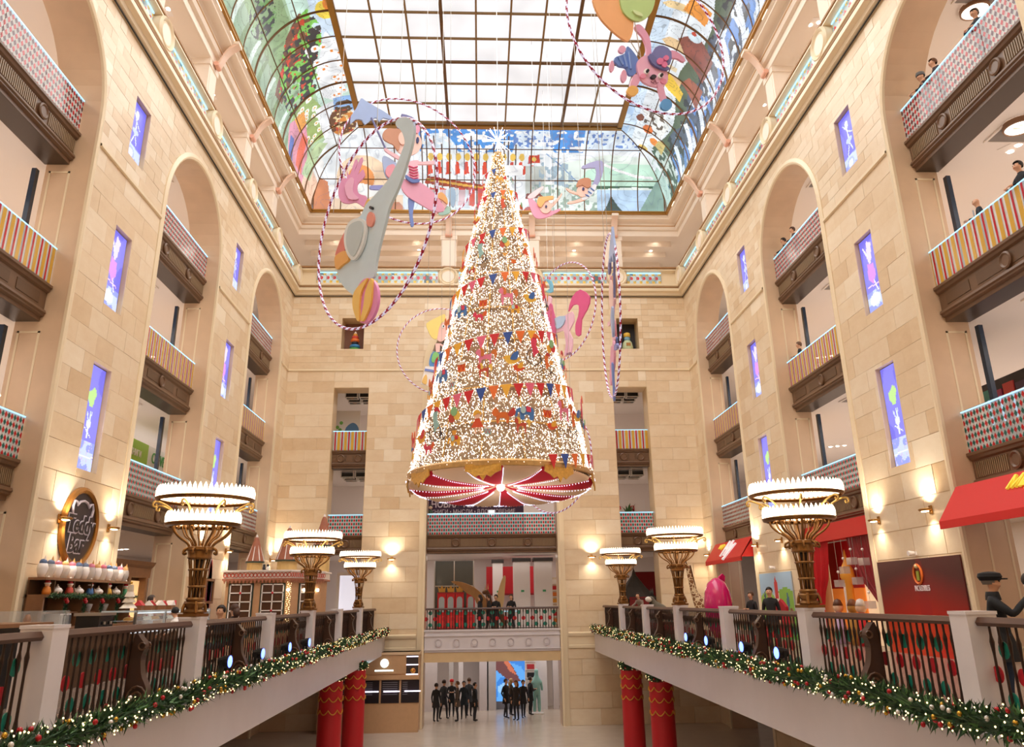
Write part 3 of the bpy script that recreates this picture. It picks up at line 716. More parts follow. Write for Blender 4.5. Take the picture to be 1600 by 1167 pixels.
# ---------------------------------------------------------------- balconies
def print_mat(name, kind, c1, c2):
    """glass with a printed pattern; kind diamonds / stripes"""
    m = bpy.data.materials.new(name); m.use_nodes = True; nt = m.node_tree; N = nt.nodes; L = nt.links; b = N['Principled BSDF']
    tc = N.new('ShaderNodeTexCoord'); sx = N.new('ShaderNodeSeparateXYZ'); L.new(tc.outputs['Object'], sx.inputs[0])
    def mth(op, a, bb=0, c=None):
        n = N.new('ShaderNodeMath'); n.operation = op
        for i, v in enumerate((a, bb) if c is None else (a, bb, c)):
            if isinstance(v, (int, float)): n.inputs[i].default_value = v
            else: L.new(v, n.inputs[i])
        return n.outputs[0]
    U = mth('MULTIPLY', sx.outputs[0], 1/.12 if kind == 'diamonds' else 1/.36); V = mth('MULTIPLY', sx.outputs[2], 1/.175)
    fu = mth('FRACT', U); fv = mth('FRACT', V)
    if kind == 'diamonds':
        d = mth('ADD', mth('ABSOLUTE', mth('SUBTRACT', fu, .5)), mth('ABSOLUTE', mth('SUBTRACT', fv, .5)))
        on = mth('LESS_THAN', d, .47); par = mth('FRACT', mth('MULTIPLY', mth('ADD', mth('FLOOR', U), mth('FLOOR', V)), .5)); sel = mth('GREATER_THAN', par, .25)
    else:
        red = mth('LESS_THAN', mth('ABSOLUTE', mth('SUBTRACT', fu, .2)), .1); yel = mth('LESS_THAN', mth('ABSOLUTE', mth('SUBTRACT', fu, .68)), .19)
        on = mth('MAXIMUM', red, yel); sel = yel
    mx = N.new('ShaderNodeMix'); mx.data_type = 'RGBA'; mx.inputs[6].default_value = (*S(c1), 1); mx.inputs[7].default_value = (*S(c2), 1); L.new(sel, mx.inputs[0])
    m2 = N.new('ShaderNodeMix'); m2.data_type = 'RGBA'; m2.inputs[6].default_value = (*S('#dde6ea'), 1); L.new(on, m2.inputs[0]); L.new(mx.outputs[2], m2.inputs[7])
    L.new(m2.outputs[2], b.inputs['Base Color']); b.inputs['Roughness'].default_value = .15
    L.new(mth('MULTIPLY_ADD', on, .5, .45), b.inputs['Alpha'])
    return m
PR4 = print_mat('red diamond glass', 'diamonds', '#b8101e', '#571c2c'); PR3 = print_mat('red and yellow striped glass', 'stripes', '#bd1028', '#d8a93f'); PR2 = print_mat('green and red diamond glass', 'diamonds', '#b8141f', '#0c625a')
PRT = {F2: PR2, F3: PR3, F4: PR4}
LED = M('cyan light strip', '#bfe8ff', .4, em='#7ccfff', es=1.5)
STEEL = M('brushed steel', '#b9b4ae', .3, metal=.9)
FLUTE = M('fluted bronze', '#8a7154', .4)
def make_balcony(F, hw, label, group, loc, rz, nmed=2):
    t = thing('balcony', label, 'balcony', loc, rz, group)
    pr = [(-.38, .04), (-.38, -.03), (-.42, -.06), (-.44, -.12), (-.5, -.16), (-.5, -.6), (-.45, -.62), (-.43, -.69), (-.47, -.72), (-.47, -.76), (-.55, -.8), (-.55, -.9), (-1.2, -.9)]
    pr = [(-1.2, 0), (-.6, 0), (-.6, .04)]+pr
    MB().sweep(pr, [lambda o, z, x=x: (x, o, z) for x in (-hw, hw)]).build('cornice_moulding', BRONZE, t)
    if F == F3:
        m = MB()
        for k in range(4): x0 = -hw+.15+k*(2*hw-.3)/4; m.box(x0+.15, x0+(2*hw-.3)/4-.15, -.5, -.485, -.52, -.24)
        m.build('frieze_panel', M('bronze panel', '#5f452f', .4), t)
        xs = [0] if nmed == 2 else [-.5*hw, .5*hw]
    else:
        xs = {2: [-hw*.4, hw*.4], 3: [-hw*.56, 0, hw*.56], 1: [0]}[nmed]
        m = MB(); n = int(2*hw/.075)
        for k in range(n):
            x = -hw+.06+k*(2*hw-.12)/n
            if min(abs(x-c) for c in xs) > .27: m.box(x-.018, x+.018, -.5, -.475, -.56, -.2)
        m.build('fluting', FLUTE, t, kind='stuff')
    for c in xs: MB().lathe([(.21, -.5), (.21, -.44), (.17, -.42), (.13, -.45), (.0001, -.45)], (c, 0, -.38), 18, axis='y', cap=False).build('medallion', BRONZE, t, smooth=.6)
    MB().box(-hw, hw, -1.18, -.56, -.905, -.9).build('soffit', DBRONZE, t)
    n = max(1, round(2*hw/1.85)); wd = 2*hw/n
    for k in range(n): MB().box(-hw+k*wd+.012, -hw+(k+1)*wd-.012, -.475, -.46, .05, 1.06).build('glass_panel', PRT[F], t)
    MB().box(-hw, hw, -.485, -.45, 1.06, 1.085).build('light_strip', LED, t)
    MB().tube([(-hw, -.52, 1.1), (hw, -.52, 1.1)], .022, 6).build('handrail', STEEL, t)
    return t
LV = {F2: ('second-storey', 'green and red diamond glass'), F3: ('third-storey', 'red and yellow striped glass'), F4: ('fourth-storey', 'red diamond glass')}
BAYN = {1: 'arch nearest the camera', 2: 'middle arch', 3: 'arch nearest the end wall', 0: 'arch behind the camera'}
for F in (F2, F3, F4):
    proto = None
    for s in (-1, 1):
        for bi in (1, 2, 3):
            l, r = loc_rz(s, YC[bi], F); lab = f"{LV[F][0]} bronze balcony with {LV[F][1]}, {WN[s]} {BAYN[bi]}"
            if proto is None: proto = make_balcony(F, HW-.03, lab, 'balconies in the arches', l, r)
            else: dup(proto, l, r, lab)
    make_balcony(F, BHW-.03, f"{LV[F][0]} bronze balcony with {LV[F][1]} in the end wall's central arch", 'balconies in the end wall', (BC, YB, F), pi, 3)
    if F != F4:
        for (a, b), nm in zip(COLS, ('bar-side', 'awning-side')):
            make_balcony(F, (b-a)/2-.01, f"small {LV[F][0]} balcony with {LV[F][1]}, end wall's {nm} window column", 'balconies in the end wall', ((a+b)/2, YB, F), pi, 1)
ORDX_ = ['first', 'second', 'third', 'fourth', 'fifth']
# ceiling fittings behind the arches: trios of downlights and grey recessed vents
SPOT = M('downlight lens', '#ffffff', .3, em='#fff1e0', es=14)
dl = None; vt = None
for s in (-1, 1):
    for bi in (1, 2, 3):
        for F, F1 in ((F2, F3), (F3, F4), (F4, 18.06), (0, F2)):
            zc = F1-.862; st = {0: 'first'}.get(F) or LV[F][0].split('-')[0]
            for k, (dy, d) in enumerate(((-1.2, 3.0), (1.4, 2.6), (1.7, 4.4), (-.2, 5.4))):
                x, y, _ = PW(s, d, YC[bi]+dy, 0); lab = f"{('near-side','far-side','deeper','deepest')[k]} trio of ceiling downlights, {st} storey, {WN[s]} {BAYN[bi]}"
                if dl is None:
                    dl = thing('downlight_trio', lab, 'ceiling light', (x, y, zc), 0, 'gallery downlights'); o = dl
                    for q in (-.28, 0, .28): MB().lathe([(.075, -.025), (.055, -.03), (.0001, -.022)], (q*.5, q, 0), 12, cap=False).build('lamp', SPOT, dl)
                    MB().box(-.25, .25, -.42, .42, -.012, -.001).build('trim_plate', WHITE, dl)
                else: dup(dl, (x, y, zc), .5*k, lab)
            x, y, _ = PW(s, 2.2, YC[bi]+.9, 0); lab = f"grey ceiling vent over the {st} storey, {WN[s]} {BAYN[bi]}"
            if vt is None:
                vt = thing('ceiling_vent', lab, 'vent', (x, y, zc), 0, 'gallery ceiling vents')
                MB().box(-.6, .6, -.35, .35, -.03, -.001).build('grille', M('vent grey', '#8d8580', .6), vt)
                fm = MB()
                for a in (-.6, .6): fm.box(a-.03, a+.03, -.38, .38, -.045, -.001)
                for a in (-.35, .35): fm.box(-.6, .6, a-.03, a+.03, -.045, -.001)
                fm.build('frame', WHITE, vt)
            else: dup(vt, (x, y, zc), 0, lab)
for s, t, od in [(-1, y-2.4, ORD[y]) for y in MY]+[(1, y-2.4, ORD[y]) for y in MY]+[(0, XM+4.8*k+.3, ORDX_[k+2]) for k in (-2, -1, 0, 1, 2)]:
    for d in (1.2, 2.7):
        (x, y, _), r = wall_frame(s, t)
        x, y = (x-d, y) if s < 0 else (x+d, y) if s > 0 else (x, y+d)
        dup(dl, (x, y, 22.09), r, f"{'front' if d < 2 else 'rear'} trio of downlights on the peach attic ceiling, {WN[s]}, {od} bay from the "+('end wall' if s else 'bar-side corner'), 'attic downlights')
# lit glass panels in the frieze
def frieze_art(X, Z):
    p = Paint(X, Z, '#9fb4b8'); p.mask(vnoise(X, Z, 2.2, 3) > .6, '#c9d8dd'); p.mask(vnoise(X, Z, 1.6, 9) > .72, '#5d7076')
    w = .36
    for k in range(-8, 9):
        p.ell(k*w, .33, .085, .1, '#d5202c'); p.ell(k*w+w/2, .56, .085, .085, '#e7bd3c'); p.ell(k*w+w/2, .1, .085, .085, '#e7bd3c')
        p.line([(k*w, .33), (k*w+w/2, .56)], .012, '#7c8f93'); p.line([(k*w, .33), (k*w+w/2, .1)], .012, '#7c8f93')
    return p.C
FRZ = MA('printed frieze glass', .2, .12)
fz = {}
for s, ts in ((-1, MY+[YB-.62]), (1, MY+[YB-.62]), (0, [XL+.65]+MX+[XR-.65])):
    for a, b in zip(ts[:-1], ts[1:]):
        l, r = loc_rz(s, (a+b)/2, 18.53); hw = (b-a)/2-.6
        w_ = f"between the medallions {(a+b)/2:.0f}"
        key = round(hw, 2)
        lab = f"lit frieze panel of red and yellow dots, {WN[s]} cornice, " + (f"{['sixth','fifth','fourth','third','second','first'][ts.index(a)]} from the end wall" if s else f"{['first','second','third','fourth','fifth'][ts.index(a)]} from the bar-side corner")
        if key not in fz:
            t = fz[key] = thing('frieze_panel', lab, 'glass panel', l, r, 'lit frieze panels')
            A, B = np.meshgrid(np.linspace(-hw, hw, 120), np.linspace(0, .66, 22), indexing='ij'); Cc = frieze_art(A[:-1, :-1], B[:-1, :-1]).reshape(-1, 3)
            vs = np.stack([A, A*0+.14, B], -1).reshape(-1, 3); idx = np.arange(120*22).reshape(120, 22)
            m = MB(); m.v = vs.tolist(); m.f = np.stack([idx[:-1, :-1], idx[1:, :-1], idx[1:, 1:], idx[:-1, 1:]], -1).reshape(-1, 4).tolist(); m.m = [0]*len(m.f); m.c = [tuple(c) for c in Cc]
            m.build('glass', FRZ, t); MB().box(-hw, hw, .13, .17, .63, .67).build('light_strip', LED, t); MB().box(-hw-.02, hw+.02, .105, .135, -.01, .66).build('backing', STEEL, t)
        else: dup(fz[key], l, r, lab)
# screens in the pier recesses
def screen_art(kind):
    def a(X, Z):   # X -.5..5, Z 0..h
        h = Z.max(); p = Paint(X, Z, '#6a66dc'); p.mask(vnoise(X, Z*.6, 2, kind) > .5, '#7f7ce8'); p.mask(Z < h*.28, '#8f9cf0'); p.mask((Z < h*.28) & (vnoise(X, Z, 5, 2) > .55), '#c4d2ff')
        if kind == 0:
            p.ell(.02, h*.82, .11, .13, '#d9e2ff'); p.line([(.02, h*.76), (.0, h*.5)], .03, '#e4ebff'); p.line([(-.25, h*.62), (0, h*.7), (.25, h*.86)], .02, '#d5deff'); p.line([(0, h*.5), (-.15, h*.33)], .025, '#dfe6ff'); p.line([(0, h*.5), (.18, h*.3)], .025, '#dfe6ff'); p.ell(0, h*.53, .2, .1, '#b9c6ff'); p.ell(.1, h*.14, .22, .2, '#a7b6ff'); p.ell(.1, h*.14, .14, .13, '#dfe7ff')
        elif kind == 1:
            p.poly([(-.2, h*.9), (.05, h*.96), (.15, h*.75), (.05, h*.6), (-.1, h*.7)], '#e3d3ff'); p.poly([(-.15, h*.62), (.2, h*.66), (.25, h*.45), (0, h*.36), (-.22, h*.46)], '#d38ae8'); p.line([(.1, h*.75), (.3, h*.9)], .03, '#f0e9ff'); p.line([(-.05, h*.4), (-.2, h*.25)], .03, '#f3eaff'); p.ell(.05, h*.16, .3, .2, '#dfe8ff'); p.line([(-.3, h*.33), (.35, h*.36)], .02, '#ffd1f0')
        else:
            for x, z in ((-.05, .74), (.12, .70), (.02, .66)): p.ell(x, h*z, .14, .16, '#b7e08a')
            p.line([(0, h*.6), (-.02, h*.5)], .012, '#d9f0c8'); p.ell(0, h*.44, .13, .12, '#dfe6ff'); p.line([(-.02, h*.47), (-.1, h*.55)], .03, '#cfd9ff'); p.line([(.05, h*.47), (.14, h*.54)], .03, '#cfd9ff'); p.line([(0, h*.42), (0, h*.32)], .05, '#e6ecff'); p.line([(0, h*.36), (-.18, h*.33)], .02, '#e6ecff'); p.line([(0, h*.36), (.2, h*.4)], .02, '#e6ecff')
            for k in range(40): p.ell(RND.uniform(-.5, .5), RND.uniform(.05, h*.27), .02, .03, '#c9b8ff')
            p.line([(-.5, h*.14), (.5, h*.12)], .02, '#e7ecff')
        return p.C
    return a
SCRM = MA('lit screen', .3, 1.0, base=0)
KN = ('upper violet screen showing a dancing figure', 'middle violet screen showing a pink creature', 'lowest violet screen showing green balloons')
for i, (lo, hi) in enumerate(SCR):
    proto = None
    for s in (-1, 1):
        for c, pn in ((20.9+.13, 'pier nearest the camera'), (31.1+.13, 'pier nearest the end wall'), (10.83, 'pier beside the camera, outside the view')):
            l, r = loc_rz(s, c-.02, lo); lab = f"{KN[i]}, {WN[s]} {pn}"
            if proto is None:
                h = hi-lo; proto = t = thing('pier_screen', lab, 'screen', l, r, 'screens on the piers'); nx, nz = 26, int(26*h)
                A, B = np.meshgrid(np.linspace(-.5, .5, nx), np.linspace(.02, h-.02, nz), indexing='ij'); Cc = screen_art(i)(A[:-1, :-1], B[:-1, :-1]).reshape(-1, 3)
                idx = np.arange(nx*nz).reshape(nx, nz); m = MB(); m.v = np.stack([A, A*0-.12, B], -1).reshape(-1, 3).tolist()
                m.f = np.stack([idx[:-1, :-1], idx[1:, :-1], idx[1:, 1:], idx[:-1, 1:]], -1).reshape(-1, 4).tolist(); m.m = [0]*len(m.f); m.c = [tuple(c_) for c_ in Cc]
                m.build('display', SCRM, t); MB().box(-.505, .505, -.165, -.125, .01, h-.01).build('casing', DARK, t)
            else: dup(proto, l, r, lab)
# ---------------------------------------------------------------- sconces
BRASS = M('polished brass', '#b98a4a', .22, metal=.9); OBRONZE = M('old gold bronze', '#8f6638', .32, metal=.75, noise=.25, nscale=9)
GLOW = M('warm bulb', '#fff4df', .4, em='#ffe9c4', es=9)
sc = None
for s, t, lab in [(-1, 20.0, 'between the oval sign and the near arch'), (-1, 22.67, 'between the oval sign and the middle arch'), (-1, 30.25, 'on the pier with the picture, near the middle arch'), (-1, 33.23, 'on the pier with the picture, behind the gingerbread towers'),
                  (1, 19.9, 'above the red poster, beside the large awning'), (1, 22.65, 'above the red poster, beside the red curtains'), (1, 30.33, 'above the painted meadow, beside the red curtains'), (1, 33.09, 'above the painted meadow, beside the small awning'), (1, 40.3, 'in the end corner beside the small awning'), (-1, 40.3, 'in the end corner behind the gingerbread house'),
                  (0, -4.45, 'on the end wall, bar side of the arch'), (0, 5.66, 'on the end wall, awning side of the arch')]:
    l, r = loc_rz(s, t, 3.58); lab = 'brass up-and-down wall light '+lab
    if sc is None:
        sc = thing('wall_sconce', lab, 'wall light', l, r, 'wall sconces')
        MB().box(-.06, .06, .03, .06, -.12, .1).build('backplate', BRASS, sc)
        MB().lathe([(.001, -.05), (.2, -.03), (.23, 0), (.2, .02), (.001, .03)], (0, .2, 0), 18, cap=False, sy=.6).build('dish', BRASS, sc, smooth=True)
        MB().lathe([(.001, -.07), (.13, -.055), (.13, -.045)], (0, .2, 0), 14, cap=False, sy=.6).build('lens', GLOW, sc)
        MB().tube([(0, .05, -.02), (0, .14, 0)], .025, 6).build('arm', BRASS, sc)
    else: dup(sc, l, r, lab)
    c = Matrix.Rotation(r, 4, 'Z') @ Vector((0, .22, .09)); dn = Matrix.Rotation(r, 4, 'Z') @ Vector((0, .22, -.12))
    lamp('sconce_up', 'SPOT', Vector(l)+c, SCONCE_W, (1, .87, .68), (pi-.2, 0, r), spot=2.6, rad=.05)
    lamp('sconce_down', 'SPOT', Vector(l)+dn, SCONCE_W*.45, (1, .87, .68), (.15, 0, r), spot=2.2, rad=.05)
# ---------------------------------------------------------------- torcheres
def make_torchere(label, loc):
    t = thing('torchere', label, 'lamp', loc, 0, 'torcheres on the pedestals')
    MB().box(-.19, .19, -.19, .19, 0, .05).build('base', OBRONZE, t)
    m = MB().lathe([(.18, .05), (.19, .09), (.14, .14), (.17, .19), (.19, .23), (.15, .27)], n=16)
    for k in range(4):
        a = k*pi/2+pi/4; m.tube([(cos(a)*r, sin(a)*r, z) for r, z in ((.2, .07), (.19, .16), (.15, .26))], .03, 6)
    m.build('foot', OBRONZE, t, smooth=.8)
    m = MB()
    for k in range(14):
        a = 2*pi*k/14
        m.tube([(cos(a)*r, sin(a)*r, z) for r, z in ((.12, .27), (.125, .5), (.15, .8), (.19, 1.02))], .014, 5)
        b = a+pi/14
        m.tube([(cos(a+q*.45)*(.12+.07*q*q), sin(a+q*.45)*(.12+.07*q*q), .3+.7*q) for q in (0, .25, .5, .75, 1)], .009, 4)
    m.build('cage_column', OBRONZE, t, smooth=True)
    m = MB()
    for r, z0, z1 in ((.15, .27, .33), (.145, .5, .54), (.17, .8, .84)): m.lathe([(r, z0), (r+.015, (z0+z1)/2), (r, z1)], n=18)
    m.build('column_band', OBRONZE, t, smooth=.7)
    MB().lathe([(.05, .3), (.07, 1.0)], n=10).build('core', M('column core', '#3b2a17', .5, metal=.4), t)
    MB().lathe([(.19, 1.0), (.22, 1.03), (.21, 1.08), (.22, 1.15), (.25, 1.17), (.24, 1.22), (.18, 1.24)], n=20).build('collar', OBRONZE, t, smooth=.7)
    for k in range(8):
        a = 2*pi*k/8+.2; c, s_ = cos(a), sin(a)
        sv = smooth_line([(.26, 1.12), (.31, 1.1), (.3, 1.17), (.22, 1.22), (.27, 1.3), (.42, 1.4), (.52, 1.5), (.55, 1.6), (.5, 1.64), (.46, 1.6), (.48, 1.56)], 4)
        MB().tube([(c*r, s_*r, z) for r, z in sv], .022, 6).build('bracket', OBRONZE, t, smooth=True)
    m = MB()
    for k in range(16):
        a = 2*pi*k/16; c, s_ = cos(a), sin(a); sv = smooth_line([(.15, 1.24), (.2, 1.34), (.3, 1.42), (.36, 1.56), (.33, 1.62), (.3, 1.56)], 3)
        m.tube([(c*r, s_*r, z) for r, z in sv], .012, 5)
    m.build('acanthus', OBRONZE, t, smooth=True, kind='stuff')
    MB().lathe([(.6, 1.58), (.67, 1.6), (.69, 1.65), (.66, 1.66), (.58, 1.64)], n=36, cap=False).build('lower_ring', OBRONZE, t, smooth=.8)
    MB().lathe([(.84, 2.05), (.88, 2.07), (.9, 2.11), (.86, 2.12), (.82, 2.1)], n=40, cap=False).build('upper_ring', OBRONZE, t, smooth=.8)
    for k in range(8):
        a = 2*pi*k/8+.2; c, s_ = cos(a), sin(a)
        sv = smooth_line([(.5, 1.66), (.55, 1.8), (.66, 1.92), (.84, 2.0), (.93, 2.0), (.95, 1.93), (.9, 1.91), (.89, 1.96)], 4)
        MB().tube([(c*r, s_*r, z) for r, z in sv], .018, 6).build('upper_bracket', M('pale gold', '#d9b46a', .3, metal=.6), t, smooth=True)
    for nm, r, z, n in (('lower_bulbs', .645, 1.66, 44), ('upper_bulbs', .855, 2.12, 58)):
        m = MB()
        for k in range(n):
            a = 2*pi*k/n; m.lathe([(.001, 0), (.036, .01), (.04, .1), (.03, .15), (.012, .19), (.001, .21)], (cos(a)*r, sin(a)*r, z), 6, cap=False)
        m.build(nm, BULB, t, smooth=True, kind='stuff')
    MB().lathe([(.5, 1.68), (.57, 1.7), (.6, 1.78)], n=30, cap=False).build('light_dish', M('glass dish', '#fff3dc', .3, em='#ffe6bf', es=1.6), t)
    MB().lathe([(.7, 2.12), (.8, 2.14), (.82, 2.2)], n=30, cap=False).build('upper_light_dish', M('glass dish', '#fff3dc', .3), t)
    return t
BULB = M('torchere bulb', '#fff6e6', .4, em='#ffe8c6', es=4)
PY = [5.1, 10.18, 15.25, 20.35, 25.3, 30.3, 35.45]
PMARB = M('pedestal marble', '#e9e3e6', .25, noise=.05, nscale=3)
TORD = {5.1: ('near', 'beside the camera'), 15.25: ('largest', 'nearest the camera'), 25.3: ('second', 'halfway along'), 35.45: ('small far', 'nearest the end wall')}
tor = None; ped = None
for s in (-1, 1):
    x = RAILX[0] if s < 0 else RAILX[1]
    for i, y in enumerate(PY):
        lab = f"white marble pedestal of the {WN[s]} balustrade, {['behind the camera side','nearest','second','third','fourth','fifth','farthest'][i]} one counting from the camera"
        if ped is None:
            ped = thing('pedestal', lab, 'pedestal', (x, y, 0), 0, 'balustrade pedestals')
            MB().box(-.19, .19, -.19, .19, .1, 1.26).build('shaft', PMARB, ped); MB().box(-.2, .2, -.2, .2, 1.26, 1.3).build('cap', PMARB, ped); MB().box(-.21, .21, -.21, .21, .005, .1).build('plinth', PMARB, ped)
        else: dup(ped, (x, y, 0), 0, lab)
        if y in TORD:
            lab = f"gilded cage torchere with two bulb crowns, {TORD[y][1]} on the {WN[s]} balustrade"
            if tor is None: tor = make_torchere(lab, (x, y, 1.302))
            else: dup(tor, (x, y, 1.302), .3*s, lab)
# ---------------------------------------------------------------- balustrade sections
WOODR = M('brown handrail', '#50301f', .45, noise=.15, nscale=5); IRON = M('brown iron', '#38241b', .4, metal=.3)
DG = M('green disc', '#1d8a75', .4); DR = M('red disc', '#cf2230', .4)
def make_section(L, label, loc, rz, console=True, group='balustrade sections', rz_z=1.13, sp=.165, cname='balustrade_section'):
    """local x along, +y towards the hall"""
    t = thing(cname, label, 'balustrade', loc, rz, group); h = L/2
    MB().prism([(-.09, rz_z), (.09, rz_z), (.11, rz_z+.04), (.07, rz_z+.1), (-.07, rz_z+.1), (-.11, rz_z+.04)], lambda y, z: (-h-.01, y, z), lambda y, z: (h+.01, y, z)).build('handrail', WOODR, t)
    MB().box(-h, h, -.03, .03, .1, .14).build('bottom_rail', IRON, t)
    n = int(L/sp); bm = None
    for k in range(n):
        x = -h+(k+.5)*L/n
        if bm is None:
            bm = MB().lathe([(.016, .002), (.016, .14), (.03, .2), (.018, .3), (.015, .8), (.028, .95), (.015, 1.02), (.015, rz_z)], n=6).build('baluster', IRON, t); bm.location = (x, 0, 0)
        else:
            c = bm.copy(); c.location = (x, 0, 0); COL.objects.link(c); c.parent = t
    g = MB().lathe([(.1, -.006), (.1, .006)], n=14, axis='y').build('green_disc', DG, t); r_ = MB().lathe([(.1, -.006), (.1, .006)], n=14, axis='y').build('red_disc', DR, t); ug = ur = False
    n = max(2, int(L/.44))
    for k in range(n):
        x = -h+(k+.5)*L/n
        for z, o, dx in ((.86, g, 0), (.3, g, 0), (.58, r_, .2)):
            if o is g and not ug: c = o; ug = True
            elif o is r_ and not ur: c = o; ur = True
            else: c = o.copy(); COL.objects.link(c); c.parent = t
            c.location = (x+dx, -.035, z)
    if console:
        out = smooth_poly([(.05, .02), (.31, .02), (.36, .15), (.34, .32), (.29, .43), (.25, .5), (.22, .6), (.2, .78), (.24, .92), (.18, 1.02), (.06, 1.04)], 4)
        MB().prism(out, lambda y, z: (-.09, y, z), lambda y, z: (.09, y, z)).build('scroll_console', M('carved console', '#432a1c', .4, noise=.2, nscale=8), t)
        m = MB()
        for c in (-.1, .1):
            m.tube([(c, .19+r_2*cos(a)*.85, .22+r_2*sin(a)) for a, r_2 in [(q*.5, .18-.006*q) for q in range(26)]], .018, 5)
            m.tube([(c, .2+.05*cos(a), .93+.05*sin(a)) for a in [q*.6 for q in range(11)]], .014, 5)
        m.build('volute', M('console volute', '#5f4029', .35), t)
    return t
sec = None
for s in (-1, 1):
    x = RAILX[0] if s < 0 else RAILX[1]
    for i, (a, b) in enumerate(zip(PY, PY[1:]+[YB])):
        a_, b_ = a+.22, (b-.22 if b < YB else b-.15); L = b_-a_
        lab = f"brown balustrade section with green and red discs, {WN[s]} gallery, {['behind the nearest pedestal','first','second','third','fourth','fifth','shortest, at the end wall'][i]} after the nearest pedestal" if 0 < i < 6 else f"brown balustrade section with discs, {WN[s]} gallery, " + ('on the camera side of the nearest pedestal' if i == 0 else 'last one, meeting the end wall')
        r = -pi/2 if s < 0 else pi/2
        if 0 < i < 6:
            if sec is None: sec = make_section(4.49, lab, (x, (a_+b_)/2, 0), r)
            else: dup(sec, (x, (a_+b_)/2, 0), r, lab)
        else: make_section(L, lab, (x, (a_+b_)/2, 0), r)
# end-wall first-floor balcony
BAL0 = MB().box(-BHW+.02, BHW-.02, .02, .42, -.85, .1).build('trim_6', FASC, kind='structure', label="white marble parapet with round rosettes under the end wall's railing"); BAL0.location = (BC, YB, 0)
m = MB()
for z0, z1 in ((.1, .19), (-.12, -.06), (-.75, -.7)): m.box(-BHW, BHW, -.03, .03, z0, z1)
m.build('moulding', FASC, BAL0)
for k in range(7): MB().lathe([(.17, -.03), (.17, .02), (.13, .025), (.11, 0), (.0001, 0)], (-2.65+k*.885, 0, -.42), 18, axis='y', cap=False).build('rosette', FASC, BAL0).rotation_euler = (0, 0, 0)
BAL0.rotation_euler = (0, 0, 0)
MB().box(BC-BHW, BC+BHW, YB+.05, YB+1.0, -1.3, -.86).build('trim_5', STONEP, kind='structure')
make_section(2*BHW-.1, "brown railing with discs across the end wall's central opening", (BC, YB+.22, .1), pi, False, 'balustrade sections', 1.0, .14)
# ---------------------------------------------------------------- light garlands and floodlights along the deck edges
NEED = M('fir needles', '#2a4a2c', .6, noise=.4, nscale=5); NEED2 = M('fir needles light', '#4f7a45', .6)
FAIRY = M('fairy light', '#fff2cf', .4, em='#ffe2a0', es=2.4); BAUR = M('red bauble', '#b81d26', .15); BAUG = M('gold bauble', '#cfa03a', .2, metal=.7); BAUW = M('silver bauble', '#e9e4de', .2, metal=.3)
def garland(name, label, path, rad, n_need, n_light, cat='garland', nl=.13, group=None, lights=True):
    """fir garland along a polyline"""
    root = thing(name, label, cat, path[0], 0, group); P = [Vector(p) for p in path]; seg = [(q-p).length for p, q in zip(P[:-1], P[1:])]; tot = sum(seg)
    def at(u):
        d = u*tot
        for p, q, l in zip(P[:-1], P[1:], seg):
            if d <= l: return p+(q-p)*(d/l), (q-p).normalized()
            d -= l
        return P[-1], (P[-1]-P[-2]).normalized()
    rn = random.Random(len(path)*31+n_need); m = MB()
    def shell(u, rr):
        p, d = at(u); a = rn.uniform(0, 2*pi); x = d.orthogonal().normalized(); y = d.cross(x); o = x*cos(a)+y*sin(a)
        return p+o*rr, o, d
    for _ in range(n_need):
        p, o, d = shell(rn.random(), rn.uniform(.1, .75)*rad); v = (o*rn.uniform(.4, 1)+d*rn.uniform(-1, 1)+Vector((0, 0, rn.uniform(-.2, .5)))).normalized()*nl*rn.uniform(.7, 1.3); s_ = v.cross(Vector((rn.random(), rn.random(), rn.random()))).normalized()*nl*.16
        m.cur = rn.random() < .3; m.add([p-s_, p+s_, p+v], [(0, 1, 2)])
    m.build('needles', [NEED, NEED2], root, org=path[0], kind='stuff')
    MB().tube(path, rad*.35, 6).build('stem', NEED, root, org=path[0])
    if lights:
        for nm, mt, k, r in (('fairy_lights', FAIRY, n_light, .0115), ('red_baubles', BAUR, n_light//5, .034), ('gold_baubles', BAUG, n_light//6, .032), ('silver_baubles', BAUW, n_light//8, .032)):
            m = MB()
            for _ in range(max(1, k)):
                p, o, d = shell(rn.random(), rad*rn.uniform(.75, 1.05)); 
                m.ball(p, r, 6, 4)
            m.build(nm, mt, root, org=path[0], smooth=True, kind='stuff')
    return root
for s in (-1, 1):
    x = EDGE[0]+.1 if s < 0 else EDGE[1]-.1
    pts = [(x+.05*sin(k*1.7), 7.5+k*1.2, .17+.03*sin(k*2.3)) for k in range(28)]+[(x, YB-.3, .17)]
    garland('fir_garland', f"fir garland with warm lights and baubles along the {WN[s]} deck edge", pts, .19, 12000, 1000)
fl = None; BLUE = M('blue floodlight lens', '#bcd0ff', .2, em='#4a66ff', es=5)
